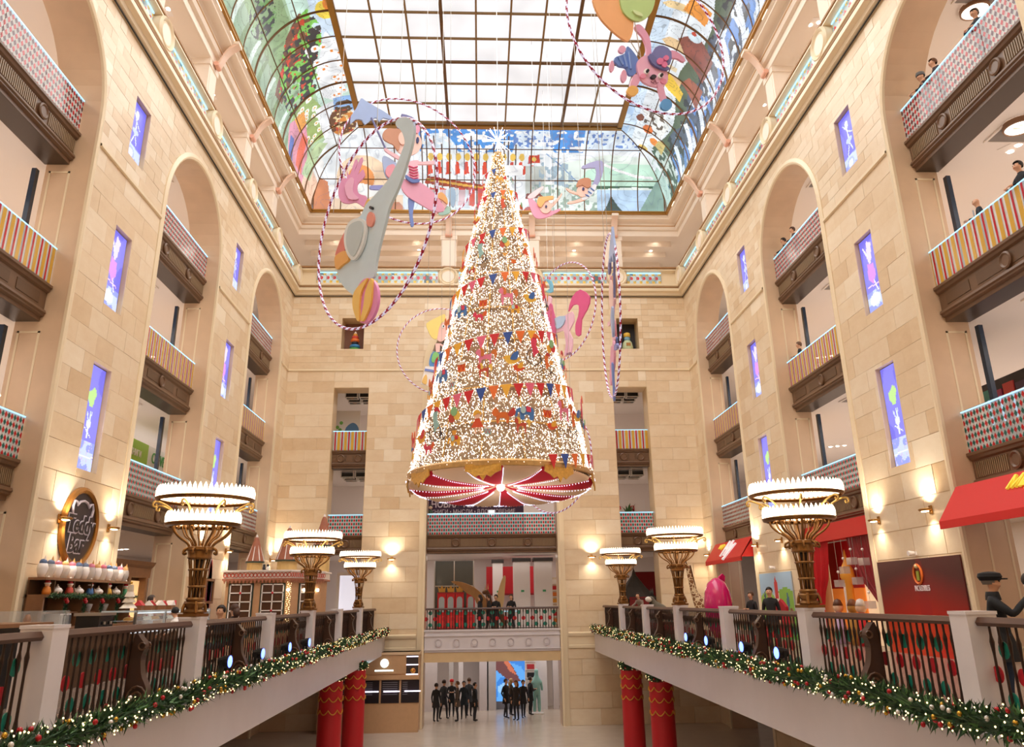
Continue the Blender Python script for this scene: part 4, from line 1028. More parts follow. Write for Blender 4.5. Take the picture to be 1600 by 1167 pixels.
for s, px in ((-1, ((350, 1030), (403, 1015), (446, 1007), (477, 1002))), (1, ((1078, 995), (1110, 999), (1166, 1006), (1222, 1017)))):
    x = EDGE[0]-.28 if s < 0 else EDGE[1]+.28
    for i, (u, v) in enumerate(px):
        d = ray(u, v); y = d.y*x/d.x; lab = f"small floodlight with blue lens on the {WN[s]} deck edge, {['nearest','second','third','farthest'][i if s < 0 else 3-i]} of four"
        rz = -pi/2-.12 if s < 0 else pi/2+.12
        if fl is None:
            fl = thing('floodlight', lab, 'floodlight', (x, y, 0), rz, 'floodlights on the deck edge')
            MB().box(-.1, .1, -.06, .06, .001, .03).build('base', DARK, fl); m = MB()
            for q in (-.12, .12): m.box(q-.01, q+.01, -.03, .03, .02, .5)
            m.build('yoke', DARK, fl); MB().lathe([(.07, -.1), (.11, .02), (.12, .12), (.1, .12)], (0, 0, .46), 14, axis='y', cap=True).build('housing', DARK, fl)
            MB().lathe([(.11, .125), (.0001, .14)], (0, 0, .46), 14, axis='y', cap=False).build('lens', BLUE, fl)
        else: dup(fl, (x, y, 0), rz, lab)
        d_ = Vector((.63, 24, 5.2))-Vector((x, y, .5)); lamp('flood_spot', 'SPOT', Vector((x, y, .46))+d_.normalized()*.3, 330, (.9, .92, 1), d_.to_track_quat('-Z', 'Y').to_euler(), spot=.5, rad=.1)
# ---------------------------------------------------------------- the hanging tree of lights
TX, TY = .63, 24.0
PROF = [(2.78, 5.05), (2.63, 5.62), (2.41, 6.73), (2.06, 7.85), (1.80, 9.02), (1.52, 10.23), (1.335, 11.07), (1.14, 11.92), (.88, 13.15), (.56, 14.39), (.26, 15.69), (.12, 16.5)]
def tree_r(z): return float(np.interp(z, [q[1] for q in PROF], [q[0] for q in PROF]))
TREE = thing('light_tree', 'giant hanging cone tree of warm fairy lights with circus tent base', 'christmas tree', (TX, TY, 5.05))
TO = (TX, TY, 5.05)
NET = M('gold net', '#8c7355', .6, noise=.6, nscale=16)
MB().lathe([(r-.07, z) for r, z in PROF], (TX, TY, 0), 40, cap=False).build('net_cone', NET, TREE, TO, smooth=True)
GOLDW = M('gold wire', '#b58a45', .35, metal=.6)
for k in range(14):
    a = 2*pi*k/14; MB().tube([(TX+r*cos(a), TY+r*sin(a), z) for r, z in PROF], .022, 5).build('rib', GOLDW, TREE, TO)
for z in (6.3, 7.4, 9.0, 10.1, 11.4, 12.9): MB().tube([(TX+tree_r(z)*cos(2*pi*k/40), TY+tree_r(z)*sin(2*pi*k/40), z) for k in range(40)], .025, 5, closed=True).build('hoop_ring', GOLDW, TREE, TO)
LW = M('tree light warm', '#fff1d6', .4, em='#fff0dc', es=2.1); LC = M('tree light cold', '#f5f5ff', .4, em='#f4f4ff', es=2.3)
rn = random.Random(11); zt = np.linspace(5.1, 16.4, 200); cw = np.cumsum([tree_r(z)+.12 for z in zt]); cw /= cw[-1]
mw, mc = MB(), MB()
for i in range(30000):
    z = float(np.interp(rn.random(), cw, zt)); a = rn.uniform(0, 2*pi); r = tree_r(z)+rn.uniform(-.03, .09); sz = rn.uniform(.011, .021)
    c = Vector((TX+r*cos(a), TY+r*sin(a), z)); m = mc if rn.random() < .22 else mw
    m.add([c+Vector((sz, 0, -sz*.7)), c+Vector((-sz*.5, sz*.87, -sz*.7)), c+Vector((-sz*.5, -sz*.87, -sz*.7)), c+Vector((0, 0, sz*1.3))], [(0, 2, 1), (0, 1, 3), (1, 2, 3), (2, 0, 3)])
mw.build('warm_lights', LW, TREE, TO, kind='stuff'); mc.build('cold_lights', LC, TREE, TO, kind='stuff')
# tent skirt under the rim
RED = M('red velvet', '#cf1530', .6); BEI = M('beige satin', '#efc8a0', .45)
def drop(r, a): return .42*(r/2.8)*(1+sin(a))/2      # the drape hangs lower at the rear
def gore(a0, a1, mat):
    n, q = 10, 12; vs = []
    sec = [(2.8, 5.04), (2.76, 4.97), (2.5, 4.9), (2.1, 4.85), (1.5, 4.82), (.9, 4.81), (.4, 4.83), (.14, 4.86)]
    for j, (r, z) in enumerate(sec):
        for i in range(n*2+1):
            t = i/(n*2); a = a0+(a1-a0)*t; pl = (.035 if i % 2 else 0)*min(1, r/1.5); sag = -.06*sin(pi*t)*min(1, r/2) if j in (2, 3, 4, 5) else 0
            vs.append((TX+r*cos(a), TY+r*sin(a), z+pl+sag-drop(r, a)))
    k = n*2+1; fs = [(j*k+i, j*k+i+1, (j+1)*k+i+1, (j+1)*k+i) for j in range(len(sec)-1) for i in range(k-1)]
    MB().add(vs, fs).build('tent_gore', mat, TREE, TO, smooth=True)
NG = 16
for k in range(NG): gore(2*pi*k/NG, 2*pi*(k+1)/NG, RED if k % 2 else BEI)
MB().lathe([(2.8, 5.0), (2.85, 5.02), (2.86, 5.14), (2.8, 5.2), (2.72, 5.22)], (TX, TY, 0), 48, cap=False).build('gold_band', M('gold band', '#c9a062', .35, metal=.5, noise=.3, nscale=10), TREE, TO, smooth=.7)
LM = M('gold lambrequin', '#d5a24a', .35, metal=.5, noise=.35, nscale=16)
for k in range(1, NG, 2):
    a = 2*pi*(k+.5)/NG; pts = [(-.5, 0), (.5, 0), (.52, -.18), (.34, -.26), (.22, -.36), (.1, -.3), (0, -.46), (-.1, -.3), (-.22, -.36), (-.34, -.26), (-.52, -.18)]
    f = lambda rr: (lambda x, z: (TX+rr*cos(a+x/2.9), TY+rr*sin(a+x/2.9), 5.05+z))
    MB().prism(pts, f(2.84), f(2.88)).build('lambrequin', LM, TREE, TO)
m = MB()
def bead(x, y, z, r=.015): m.add([(x+r, y, z), (x-r*.5, y+r*.87, z), (x-r*.5, y-r*.87, z), (x, y, z+r*1.4), (x, y, z-r*1.2)], [(0, 1, 3), (1, 2, 3), (2, 0, 3), (1, 0, 4), (2, 1, 4), (0, 2, 4)])
for k in range(NG):
    a = 2*pi*k/NG
    for r, z in smooth_line([(2.76, 4.97), (2.1, 4.85), (1.5, 4.82), (.8, 4.81), (.55, 4.82)], 8): bead(TX+r*cos(a), TY+r*sin(a), z-.035-drop(r, a))
for i in range(210):
    a = 2*pi*i/420; bead(TX+2.9*cos(a), TY+2.9*sin(a), 5.0+rn.uniform(-.03, .03), .016); bead(TX+2.72*cos(a), TY+2.72*sin(a), 4.95-drop(2.72, a)+rn.uniform(-.02, .02), .016)
m.build('led_edging', M('icy led', '#eef2ff', .3, em='#d5dcff', es=2.6), TREE, TO, kind='stuff')
MB().ball((TX, TY, 4.8), .13, 12, 8).build('hub', M('tree hub', '#fffaf0', .3, em='#fff6ea', es=3), TREE, TO, smooth=True)
m = MB()
for k in range(26):
    d = Vector((rn.gauss(0, 1), rn.gauss(0, 1), rn.gauss(.1, 1))).normalized(); L = rn.uniform(.3, .62)
    c = Vector((TX, TY, 17.0)); m.tube([c, c+d*L], [.012, .004], 4)
    for q in range(6): p = c+d*L*(q+1)/6; bead(*p, .016)
m.build('star_topper', M('crystal star', '#f7f7ff', .3, em='#f3f4ff', es=3.5), TREE, TO)
MB().tube([(TX, TY, 16.4), (TX, TY, FZ-.1)], .012, 5).build('hanging_cable', STEEL, TREE, TO)
for a in (.7, 2.4, 4.1, 5.6): MB().tube([(TX+2.6*cos(a), TY+2.6*sin(a), 5.6), (TX+2.9*cos(a), TY+2.9*sin(a), FZ-.1)], .006, 4).build('hanging_cable', STEEL, TREE, TO)
# spiral of bunting
BUN = thing('bunting_garland', 'spiral string of red, blue and yellow pennants round the light tree', 'bunting', (TX, TY, 6))
FLC = [M('pennant red', '#d42a2c', .6), M('pennant blue', '#33529f', .6), M('pennant orange', '#f0762e', .6), M('pennant yellow', '#f2b53a', .6), M('pennant red', '#d42a2c', .6), M('pennant pink', '#e86a86', .6)]
pts = []; TURN = []
for v in (716, 601, 520, 426, 357, 298, 262):
    z = 8
    for _ in range(8): k_ = (TY-tree_r(z)-.2)/ray(785, v).y; z = EYE.z+ray(785, v).z*k_
    TURN.append(z)
for i in range(0, 126*6): 
    q = i/126; z = float(np.interp(q, range(7), TURN)); a = -pi/2+2*pi*q; r = tree_r(z)+.2
    if q > .06: pts.append((TX+r*cos(a), TY+r*sin(a), z))
MB().tube(pts, .014, 4).build('cord', M('bunting cord', '#e8dccb', .6), BUN, org=(TX, TY, 6))
acc = 0; k = 0
r_ = lambda p: sqrt((p[0]-TX)**2+(p[1]-TY)**2)
for p, q in zip(pts[:-1], pts[1:]):
    d = (Vector(q)-Vector(p)); acc += d.length
    if acc > .31:
        acc = 0; t = d.normalized(); sc = min(1, .45+r_(p)*.3); wd = .155*sc; h = .42*sc; p = Vector(p); nrm = Vector((p.x-TX, p.y-TY, 0)).normalized()
        A, B, Cc = p-t*wd, p+t*wd, p-Vector((0, 0, h))+nrm*.03
        off = nrm*.012; MB().add([A, B, Cc, A+off, B+off, Cc+off], [(0, 1, 2), (5, 4, 3), (0, 3, 4, 1), (1, 4, 5, 2), (2, 5, 3, 0)]).build('pennant', FLC[k % 6], BUN, org=(TX, TY, 6)); k += 1
# ---- flat cut-out figures: helpers
FM = {}
def C_(h, rough=.45):
    if h not in FM: FM[h] = M('paint '+h, h, rough, noise=.07, nscale=2.5)
    return FM[h]
# small cut-outs on the tree, local x across, z up, front is -y
def cut(par, name, pts, col, layer=0, th=.02, sm=3, org=(0, 0)):
    p = smooth_poly(pts, sm) if sm else pts
    y = -.014*layer
    return MB().prism(p, lambda x, z: (x-org[0], y-th/2, z-org[1]), lambda x, z: (x-org[0], y+th/2, z-org[1])).build(name, C_(col), par)
def fig_pony(t, a, b):
    cut(t, 'body', [(-.2, .2), (.15, .22), (.22, .3), (.2, .1), (.2, -.2), (.14, -.2), (.12, .05), (-.12, .05), (-.14, -.2), (-.2, -.2)], a); cut(t, 'head', [(-.28, .38), (-.2, .42), (-.12, .3), (-.16, .15), (-.24, .2), (-.32, .28)], a, .5); cut(t, 'mane', [(-.2, .46), (-.06, .42), (-.04, .2), (-.14, .18), (-.14, .34)], b, 1); cut(t, 'tail', [(.2, .28), (.34, .4), (.4, .22), (.32, .02), (.3, .18)], b, 1)
def fig_bird(t, a, b):
    cut(t, 'body', [(-.2, .02), (-.05, -.12), (.18, -.08), (.34, .06), (.12, .1), (-.05, .16), (-.2, .14)], a); cut(t, 'wing', [(-.02, .04), (.1, .26), (.26, .3), (.2, .04)], b, 1); cut(t, 'beak', [(-.2, .12), (-.3, .06), (-.2, .04)], '#f0a030', 1, sm=0)
def fig_cycle(t, a, b):
    for nm, cx, cz, r in (('big_wheel', 0, 0, .27), ('small_wheel', .36, -.16, .1)): MB().tube([(cx+r*cos(k*pi/12), 0, cz+r*sin(k*pi/12)) for k in range(24)], .014, 5, closed=True).build(nm, C_('#2b2530'), t)
    m = MB()
    for k in range(6): m.tube([(0, 0, 0), (.27*cos(k*pi/3), 0, .27*sin(k*pi/3))], .006, 4)
    m.tube([(0, 0, .05), (.02, 0, .36), (.18, 0, .2), (.36, 0, -.16)], .014, 5); m.build('frame', C_('#2b2530'), t)
    cut(t, 'rider', [(-.06, .3), (-.1, .55), (.0, .72), (.12, .66), (.1, .4), (.2, .2), (.08, .12), (.0, .0)], a, 1); cut(t, 'hair', [(-.02, .68), (.02, .82), (.16, .78), (.26, .6), (.12, .68)], b, 2)
def fig_balloon(t, a, b):
    for k, (x, z, c) in enumerate(((-.1, .3, a), (.1, .36, b), (0, .5, '#8fc28a'))): cut(t, 'balloon', ell(x, z, .12, .15, 12), c, k, sm=0)
    MB().tube([(-.1, 0, .16), (0, 0, -.1), (.1, 0, .22)], .008, 4).build('string', C_('#6a5a50'), t); cut(t, 'basket', [(-.08, -.1), (.08, -.1), (.06, -.24), (-.06, -.24)], '#e7a23a', 0, sm=0)
def fig_girl(t, a, b):
    cut(t, 'dress', [(-.06, .12), (.06, .12), (.2, -.16), (-.2, -.16)], a, 0, sm=0); cut(t, 'face', ell(0, .22, .1, .11, 12), '#f5c6a8', 1, sm=0); cut(t, 'hair', [(-.12, .2), (-.1, .34), (.02, .38), (.13, .3), (.12, .22), (.04, .28)], b, 2); cut(t, 'leg', [(-.08, -.16), (-.03, -.16), (-.04, -.36), (-.09, -.36)], '#f5c6a8', 0, sm=0); cut(t, 'leg', [(.03, -.16), (.08, -.16), (.14, -.34), (.09, -.36)], '#f5c6a8', 0, sm=0)
def fig_fox(t, a, b):
    cut(t, 'body', [(-.16, .1), (.1, .16), (.22, .05), (.2, -.18), (.13, -.18), (.1, -.04), (-.08, -.04), (-.1, -.18), (-.17, -.18)], a); cut(t, 'head', [(-.32, .12), (-.22, .3), (-.12, .22), (-.1, .06), (-.22, .02)], a, 1); cut(t, 'tail', [(.18, .1), (.36, .3), (.42, .12), (.28, .0)], b, 1)
def fig_elephant(t, a, b):
    cut(t, 'body', [(-.2, .16), (.1, .22), (.26, .1), (.24, -.2), (.12, -.2), (.1, -.06), (-.04, -.06), (-.06, -.2), (-.18, -.2), (-.2, 0)], a); cut(t, 'trunk', [(-.18, .16), (-.32, .1), (-.36, -.1), (-.3, -.12), (-.26, .02), (-.16, .02)], a, 1); cut(t, 'ear', ell(-.1, .1, .09, .12, 10), '#b9d6d8', 2, sm=0); cut(t, 'blanket', [(.0, .22), (.16, .2), (.16, .04), (.02, .04)], b, 1, sm=0)
def fig_drum(t, a, b):
    cut(t, 'shell', [(-.16, .14), (.16, .14), (.14, -.14), (-.14, -.14)], a, 0, sm=0); cut(t, 'skin', ell(0, .14, .17, .05, 14), '#f6efe2', 1, sm=0); cut(t, 'zigzag', [(-.15, .1), (-.07, -.12), (0, .1), (.07, -.12), (.15, .1), (.07, -.05), (0, .14), (-.07, -.05)], b, 1, sm=0)
FIGS = [('pony', fig_pony, 'pony'), ('bird', fig_bird, 'bird'), ('penny_farthing_rider', fig_cycle, 'rider'), ('balloon_bunch', fig_balloon, 'balloons'), ('dancing_girl', fig_girl, 'dancer'), ('fox', fig_fox, 'fox'), ('small_elephant', fig_elephant, 'elephant'), ('drum', fig_drum, 'drum')]
PALS = [('#e2425f', '#e7662e'), ('#e8782f', '#d52c34'), ('#e0552b', '#f0b23a'), ('#f0b23c', '#d83a3a'), ('#e97f9c', '#d9772f'), ('#e2722e', '#c33a34'), ('#9fcac6', '#d63a45'), ('#f0c04a', '#3f6fb5'), ('#4a7fc0', '#e2425f'), ('#c9503a', '#f3c758')]
def cname(h): return {'#e2425f': 'crimson', '#e8782f': 'orange', '#e0552b': 'vermilion', '#f0b23c': 'yellow', '#e97f9c': 'pink', '#e2722e': 'amber', '#9fcac6': 'teal', '#f0c04a': 'golden', '#4a7fc0': 'blue', '#c9503a': 'rust'}[h]
TIERS = [(6.25, 'lowest tier'), (7.15, 'second tier'), (8.9, 'third tier'), (10.5, 'fourth tier'), (12.2, 'fifth tier'), (13.8, 'top tier')]
rn = random.Random(4); used = {}; fk = 0
ORDW = ['first', 'second', 'third', 'fourth', 'fifth', 'sixth', 'seventh', 'eighth', 'ninth', 'tenth', 'eleventh', 'twelfth', 'thirteenth', 'fourteenth']
for ti in range(6):
    tn = TIERS[ti][1]; q0 = ti+.75; r0 = tree_r(float(np.interp(q0, range(7), TURN)))
    for row in ((0, 1) if ti < 4 else (0,)):
        n = max(3, int(pi*r0/(.62 if row == 0 else .8)))
        for k in range(n):
            q = ti-.25+.5*(k+.5+.2*row)/n+.02; kind = fk % 8; pa, pb = PALS[(fk*3+ti*2+row) % 10]; fk += 1
            zl, zh = float(np.interp(max(0, q), range(7), TURN)), float(np.interp(q+1, range(7), TURN)); gap = min(1.9, zh-zl)
            zz = zh-gap*(.52 if row == 0 else .74)+rn.uniform(-.06, .06) if ti < 5 else zl+.5; a = -pi/2+2*pi*q; rr = tree_r(zz)+.17; nm, fn, cat = FIGS[kind]
            lab = f"{cname(pa)} {nm.replace('_', ' ')} on the light tree, {tn} {('upper', 'lower')[row]} row, {ORDW[min(k, 13)]} along"
            t = thing(nm, lab, 'ornament', (TX+rr*cos(a), TY+rr*sin(a), zz), a+pi/2, 'cut-out figures on the light tree'); fn(t, pa, pb); t.scale = ((.9, .9, .85, .75, .6, .5)[ti]*(1 if row == 0 else .72),)*3
# ---------------------------------------------------------------- big cut-out figures in hoops
def LT(h): return '#'+''.join('%02x' % int(int(h[i:i+2], 16)*.82+255*.18) for i in (1, 3, 5)) if sum(int(h[i:i+2], 16) for i in (1, 3, 5)) > 240 else h
class Cutout:
    def __init__(s, name, label, cat, c, a, R=0, group='hanging circus figures'):
        s.c, s.a = Vector(c), radians(a); s.n = Vector((sin(s.a), -cos(s.a), 0)); s.e = Vector((cos(s.a), sin(s.a), 0))
        s.t = thing(name, label, cat, c, s.a, group); s.R = R
        if R: hoop(s.t, R)
    def loc(s, u, v):
        d = ray(u, v); k = (s.c-EYE).dot(s.n)/d.dot(s.n); q = EYE+d*k-s.c
        return (q.dot(s.e), q.z)
    def part(s, name, px, col, layer=0, th=.06, sm=4, crop=None, sub=None):
        pts = [s.loc(*(p if crop is None else (crop[0]+p[0]/crop[2], crop[1]+p[1]/crop[2]))) for p in px]
        if sm: pts = smooth_poly(pts, sm)
        y = -.045*layer
        return MB().prism(pts, lambda x, z: (x, y-th/2, z), lambda x, z: (x, y+th/2, z)).build(name, C_(LT(col)) if isinstance(col, str) else col, sub or s.t)
    def bar(s, name, px, col, r=.03, crop=None, layer=1):
        pts = [s.loc(*(p if crop is None else (crop[0]+p[0]/crop[2], crop[1]+p[1]/crop[2]))) for p in px]
        return MB().tube([(x, -.045*layer, z) for x, z in pts], r, 6).build(name, C_(col) if isinstance(col, str) else col, s.t)
    def cables(s, xs=(0,), z0=None):
        for x in xs:
            zz = z0 if z0 is not None else (sqrt(max(.1, s.R**2-x*x)) if s.R else .5)
            MB().tube([(x, 0, zz), (x, 0, FZ-.01-s.c.z)], .008, 4).build('cable', STEEL, s.t)
def el(cx, cy, rx, ry, n=16, rot=0):
    return [(cx+rx*cos(t)*cos(rot)-ry*sin(t)*sin(rot), cy+rx*cos(t)*sin(rot)+ry*sin(t)*cos(rot)) for t in [2*pi*i/n for i in range(n)]]
HR, HB = M('hoop red', '#a80f3a', .3), M('hoop white led', '#e4e2fb', .3, em='#cfd0ff', es=.35)
def hoop(par, R, n=240):
    m = MB(); vs = []
    for i in range(n):
        a = 2*pi*i/n
        for k in range(6):
            b = 2*pi*k/6; r = R+.03*cos(b); vs.append((r*cos(a), .03*sin(b), r*sin(a)))
    m.v = vs
    for i in range(n):
        for k in range(6):
            m.f.append((i*6+k, i*6+(k+1) % 6, ((i+1) % n)*6+(k+1) % 6, ((i+1) % n)*6+k)); m.m.append(0 if (i+k) % 4 < 2 else 1); m.c.append(None)
    m.build('hoop', [HR, HB], par, smooth=True)
K1 = (440, 300, 5.835); K7 = (480, 150, 5.558); KB = (940, 0, 5.835); KD = (600, 460, 7.29); KH = (820, 330, 3.89); KK = (760, 150, 5.0)
E_ = Cutout('elephant_figure', 'big grey elephant cut-out with raised trunk on a ball inside a striped hoop', 'hanging figure', (-2.284, 14.993, 9.143), -50.5, 2.3)
E_.part('body', [(648, 197), (646, 222), (638, 251), (629, 280), (621, 300), (610, 324), (603, 351), (594, 386), (589, 411), (586, 432), (577, 436), (570, 440), (567, 452), (562, 467), (553, 461), (541, 451), (532, 437), (528, 423), (528, 410), (529, 396), (536, 375), (546, 357), (558, 343), (565, 338), (573, 321), (581, 312), (595, 297), (609, 280), (622, 256), (630, 236), (634, 222), (629, 206), (620, 196), (624, 186), (640, 185)], '#c6e3f6')
E_.part('blanket', [(690, 250), (640, 310), (570, 430), (520, 560), (525, 590), (600, 548), (605, 420), (645, 310)], '#e06a5c', 1, crop=K1)
E_.part('blanket_border', [(523, 588), (513, 650), (530, 712), (585, 670), (640, 622), (608, 545)], '#eda53f', 1.2, crop=K1)
E_.part('ear', [(720, 250), (785, 268), (805, 350), (785, 470), (745, 570), (690, 632), (640, 590), (610, 500), (605, 410), (625, 330), (660, 278)], '#e2edf1', 1.6, crop=K1)
E_.part('ear_inside', [(730, 280), (775, 290), (785, 360), (765, 460), (725, 560), (690, 600), (655, 560), (632, 480), (635, 400), (660, 320)], '#b7cbd4', 2, crop=K1)
E_.part('cheek', el(833, 258, 33, 68, 14, .08), '#ee8a78', 1, crop=K1); E_.part('eye', el(843, 153, 12, 14, 10), '#1c1a1c', 1.4, crop=K1)
E_.part('crest', [(780, 60), (800, 80), (765, 150), (740, 180), (750, 120)], '#f0bb45', -1, crop=K1)
for z in ((560, 100), (620, 70)): pass
bl = E_.part('ball', el(579.4, 471.7, 18.6, 35.5, 24, .13), '#ee86cc', 2)
for k, (dx, w_) in enumerate(((-11, 4.6), (6, 4.4))): E_.part('ball_stripe', [(579+dx*.45+7, 440), (579+dx-w_+1, 458), (579+dx-w_-2, 480), (572+dx*.4, 501), (573+dx*.4+3, 503), (579+dx+w_-1, 482), (579+dx+w_+2, 460), (583+dx*.45+6, 440)], '#ffc94e', 3, sub=bl)
E_.cables((0,))
G_ = Cutout('girl_with_umbrella', 'pink girl acrobat cut-out holding a blue umbrella inside a thin hoop', 'hanging figure', (-2.335, 22.639, 15.364), 20, 2.3)
G_.part('umbrella_canopy', [(465, 25), (425, 110), (378, 180), (375, 245), (420, 205), (475, 212), (500, 252), (560, 205), (600, 192), (625, 228), (660, 192), (745, 215), (700, 160), (590, 95), (500, 42)], '#8aa6e0', 0, crop=K7, sm=2)
G_.bar('umbrella_pole', [(555, 195), (680, 470)], '#7d83b8', .035, K7)
G_.part('skirt', [(845, 730), (815, 800), (870, 880), (1000, 960), (1100, 1010), (1190, 995), (1120, 880), (1040, 800), (965, 755), (900, 760)], '#eb9cc0', 1, crop=K7)
G_.part('bodice', [(870, 590), (960, 575), (945, 640), (965, 700), (955, 765), (900, 760), (850, 720), (880, 660)], '#f3b9cf', 2, crop=K7)
for k in range(5): G_.bar('bodice_stripe', [(873+k*2, 625+k*24), (915, 640+k*24), (950, 630+k*24)], '#e0628f', .025, K7, 3)
G_.part('sash', [(848, 705), (850, 735), (900, 770), (960, 765), (958, 742), (905, 742)], '#4564b8', 3, crop=K7)
G_.part('arm', [(925, 570), (1000, 580), (1100, 570), (1110, 598), (1000, 604), (935, 600)], '#f2bccb', 1, crop=K7); G_.part('arm', [(665, 470), (690, 500), (790, 560), (800, 535), (720, 490), (680, 460)], '#f2bccb', 1, crop=K7)
G_.part('leg', [(878, 885), (930, 900), (915, 1030), (925, 1125), (900, 1128), (888, 1040)], '#5f7fd6', 0, crop=K7); G_.part('leg', [(680, 780), (560, 780), (540, 800), (570, 815), (690, 812)], '#7d86d8', 0, crop=K7)
G_.part('face', el(870, 420, 118, 108, 18), '#f6cdc4', 1.5, crop=K7); G_.part('hair', [(650, 340), (690, 300), (760, 300), (850, 290), (830, 340), (790, 380), (800, 440), (780, 490), (740, 440), (700, 420), (655, 390)], '#c07a55', 2.2, crop=K7); G_.part('ear', el(820, 385, 38, 55, 12), '#f3c4b4', 2.6, crop=K7)
G_.part('hat_band', [(770, 275), (850, 270), (855, 295), (775, 300)], '#4d63b4', 2.8, crop=K7, sm=0); G_.part('top_hat', [(815, 165), (900, 190), (940, 225), (925, 265), (850, 250), (820, 200)], '#585a9c', 1.2, crop=K7, sm=2); G_.part('eye', el(950, 400, 12, 26, 10), '#28326e', 2.4, crop=K7); G_.part('hat_flower', el(948, 305, 22, 36, 10), '#e889b4', 2.4, crop=K7)
G_.part('wing', [(665, 520), (770, 580), (760, 640), (720, 720), (680, 690), (658, 600)], '#9ab4e8', -.5, crop=K7); G_.part('feather_bow', [(690, 620), (750, 600), (760, 660), (720, 715), (680, 680)], '#e78aa0', .6, crop=K7)
G_.cables((-.4, .5))
P_ = Cutout('feather_wing', 'pink feathered wing cut-out hanging behind the big elephant', 'hanging figure', (-4.2, 20.2, 11.6), 0)
for nm, pts, c, l in (('wing', [(290, 720), (270, 850), (300, 920), (360, 935), (430, 925), (500, 965), (520, 880), (450, 850), (440, 770), (500, 700), (485, 640), (440, 690), (485, 560), (465, 545), (410, 660), (440, 570), (415, 565), (370, 690), (345, 650), (345, 720)], '#dd86b8', 0), ('inner_feather', [(330, 790), (380, 720), (410, 740), (400, 840), (450, 900), (360, 900)], '#e9a3c9', 1)): P_.part(nm, pts, c, l, crop=K7, sm=3)
P_.cables((0,), .5)
D_ = Cutout('clown_child', 'small child acrobat cut-out with orange hair and teal collar, beside the umbrella girl', 'hanging figure', (-1.75, 23.6, 13.9), 0)
D_.part('face', el(1165, 940, 50, 55, 14), '#f6c4c9', 1, crop=K7); D_.part('hair', [(1120, 880), (1170, 850), (1215, 900), (1220, 950), (1180, 920)], '#eda94f', 2, crop=K7); D_.part('collar', [(1140, 1020), (1210, 960), (1250, 980), (1230, 1020), (1170, 1035)], '#9cd6c8', 0, crop=K7); D_.part('cap', [(1225, 870), (1240, 800), (1280, 810), (1290, 880), (1275, 960), (1250, 950)], '#90bde6', 0, crop=K7); D_.part('eye', el(1160, 940, 9, 12, 8), '#3a2a30', 2, crop=K7); D_.part('hand', [(1060, 960), (1100, 985), (1130, 1010), (1120, 1025), (1080, 1000)], '#f3bfc6', 0, crop=K7)
D_.cables((.2,), .3)
B_ = Cutout('bunny_with_balloons', 'pink bunny cut-out in a blue hat flying on balloons inside a striped hoop', 'hanging figure', (4.236, 16.023, 15.018), 20.9, 2.3)
B_.part('orange_balloon', [(926, -6), (950, -25), (985, 0), (989, 40), (984, 62), (976, 64), (955, 48), (935, 25)], '#f0a35e', 0); B_.part('green_balloon', [(966, -5), (972, 22), (992, 36), (1012, 27), (1021, 5), (1019, -20), (995, -35), (972, -25)], '#a9cc74', 1)
B_.part('balloon_shine', [(985, 20), (990, 27), (1000, 30), (998, 25)], '#c9e09b', 2); B_.bar('string', [(982, 64), (1000, 93)], '#b9a58f', .012); B_.bar('string', [(990, 36), (1000, 93)], '#b9a58f', .012)
B_.part('ear', [(300, 240), (345, 232), (400, 290), (440, 380), (445, 530), (405, 530), (400, 430), (365, 340), (310, 280)], '#e396bd', 0, crop=KB); B_.part('ear', [(580, 490), (640, 465), (715, 500), (757, 555), (735, 568), (680, 538), (600, 532)], '#dc8db4', 0, crop=KB)
B_.part('shirt', [(118, 530), (210, 490), (240, 425), (340, 560), (310, 670), (250, 685), (220, 620), (150, 600)], '#4a72c8', -.4, crop=KB)
for k in range(3): B_.bar('shirt_stripe', [(150+k*45, 525-k*22), (190+k*35, 600+k*18)], '#7f9fe0', .03, KB, .6)
for c in (el(190, 447, 32, 34), el(97, 600, 20, 50), el(206, 690, 26, 55)): B_.part('paw', c, '#e39abf', -.8, crop=KB)
B_.part('head', [(325, 560), (420, 510), (520, 555), (585, 680), (582, 770), (520, 805), (430, 795), (350, 745), (310, 640)], '#eba7c9', 1, crop=KB)
B_.part('hat_crown', [(465, 460), (540, 442), (612, 500), (600, 610), (520, 590), (440, 540)], '#5a5fa6', 2, crop=KB, sm=2); B_.part('hat_brim', [(403, 535), (435, 525), (500, 590), (585, 645), (575, 668), (500, 652), (430, 605)], '#4c5298', 2.6, crop=KB, sm=2)
for c in (el(500, 595, 30, 30), el(540, 625, 26, 26), el(555, 565, 24, 24)): B_.part('hat_flower', c, '#dd5f96', 3.2, crop=KB)
for cx, cy in ((387, 675), (515, 712)): e = B_.part('eye', el(cx, cy, 23, 24), '#fdfdfd', 2, crop=KB); B_.part('pupil', el(cx+4, cy+3, 12, 14), '#1c1820', 3, crop=KB, sub=e)
B_.part('nose', el(450, 725, 25, 19), '#2a2230', 2.2, crop=KB); B_.part('cheek', el(360, 715, 26, 22), '#e77ba0', 1.6, crop=KB); B_.part('cheek', el(545, 760, 26, 22), '#e77ba0', 1.6, crop=KB); B_.bar('mouth', [(425, 765), (450, 782), (465, 755), (480, 785), (492, 775)], '#8f3f5f', .012, KB, 2.4)
B_.part('arm', [(290, 690), (345, 720), (310, 800), (250, 800)], '#e59dc2', .4, crop=KB); B_.part('mitten', el(270, 842, 52, 46), '#f0b24f', 1, crop=KB); B_.part('arm', [(495, 800), (540, 795), (560, 870), (580, 950), (535, 950), (510, 870)], '#e59dc2', 1.4, crop=KB); B_.part('mitten', el(566, 977, 52, 52), '#3f93e0', 2, crop=KB)
B_.cables((0,))
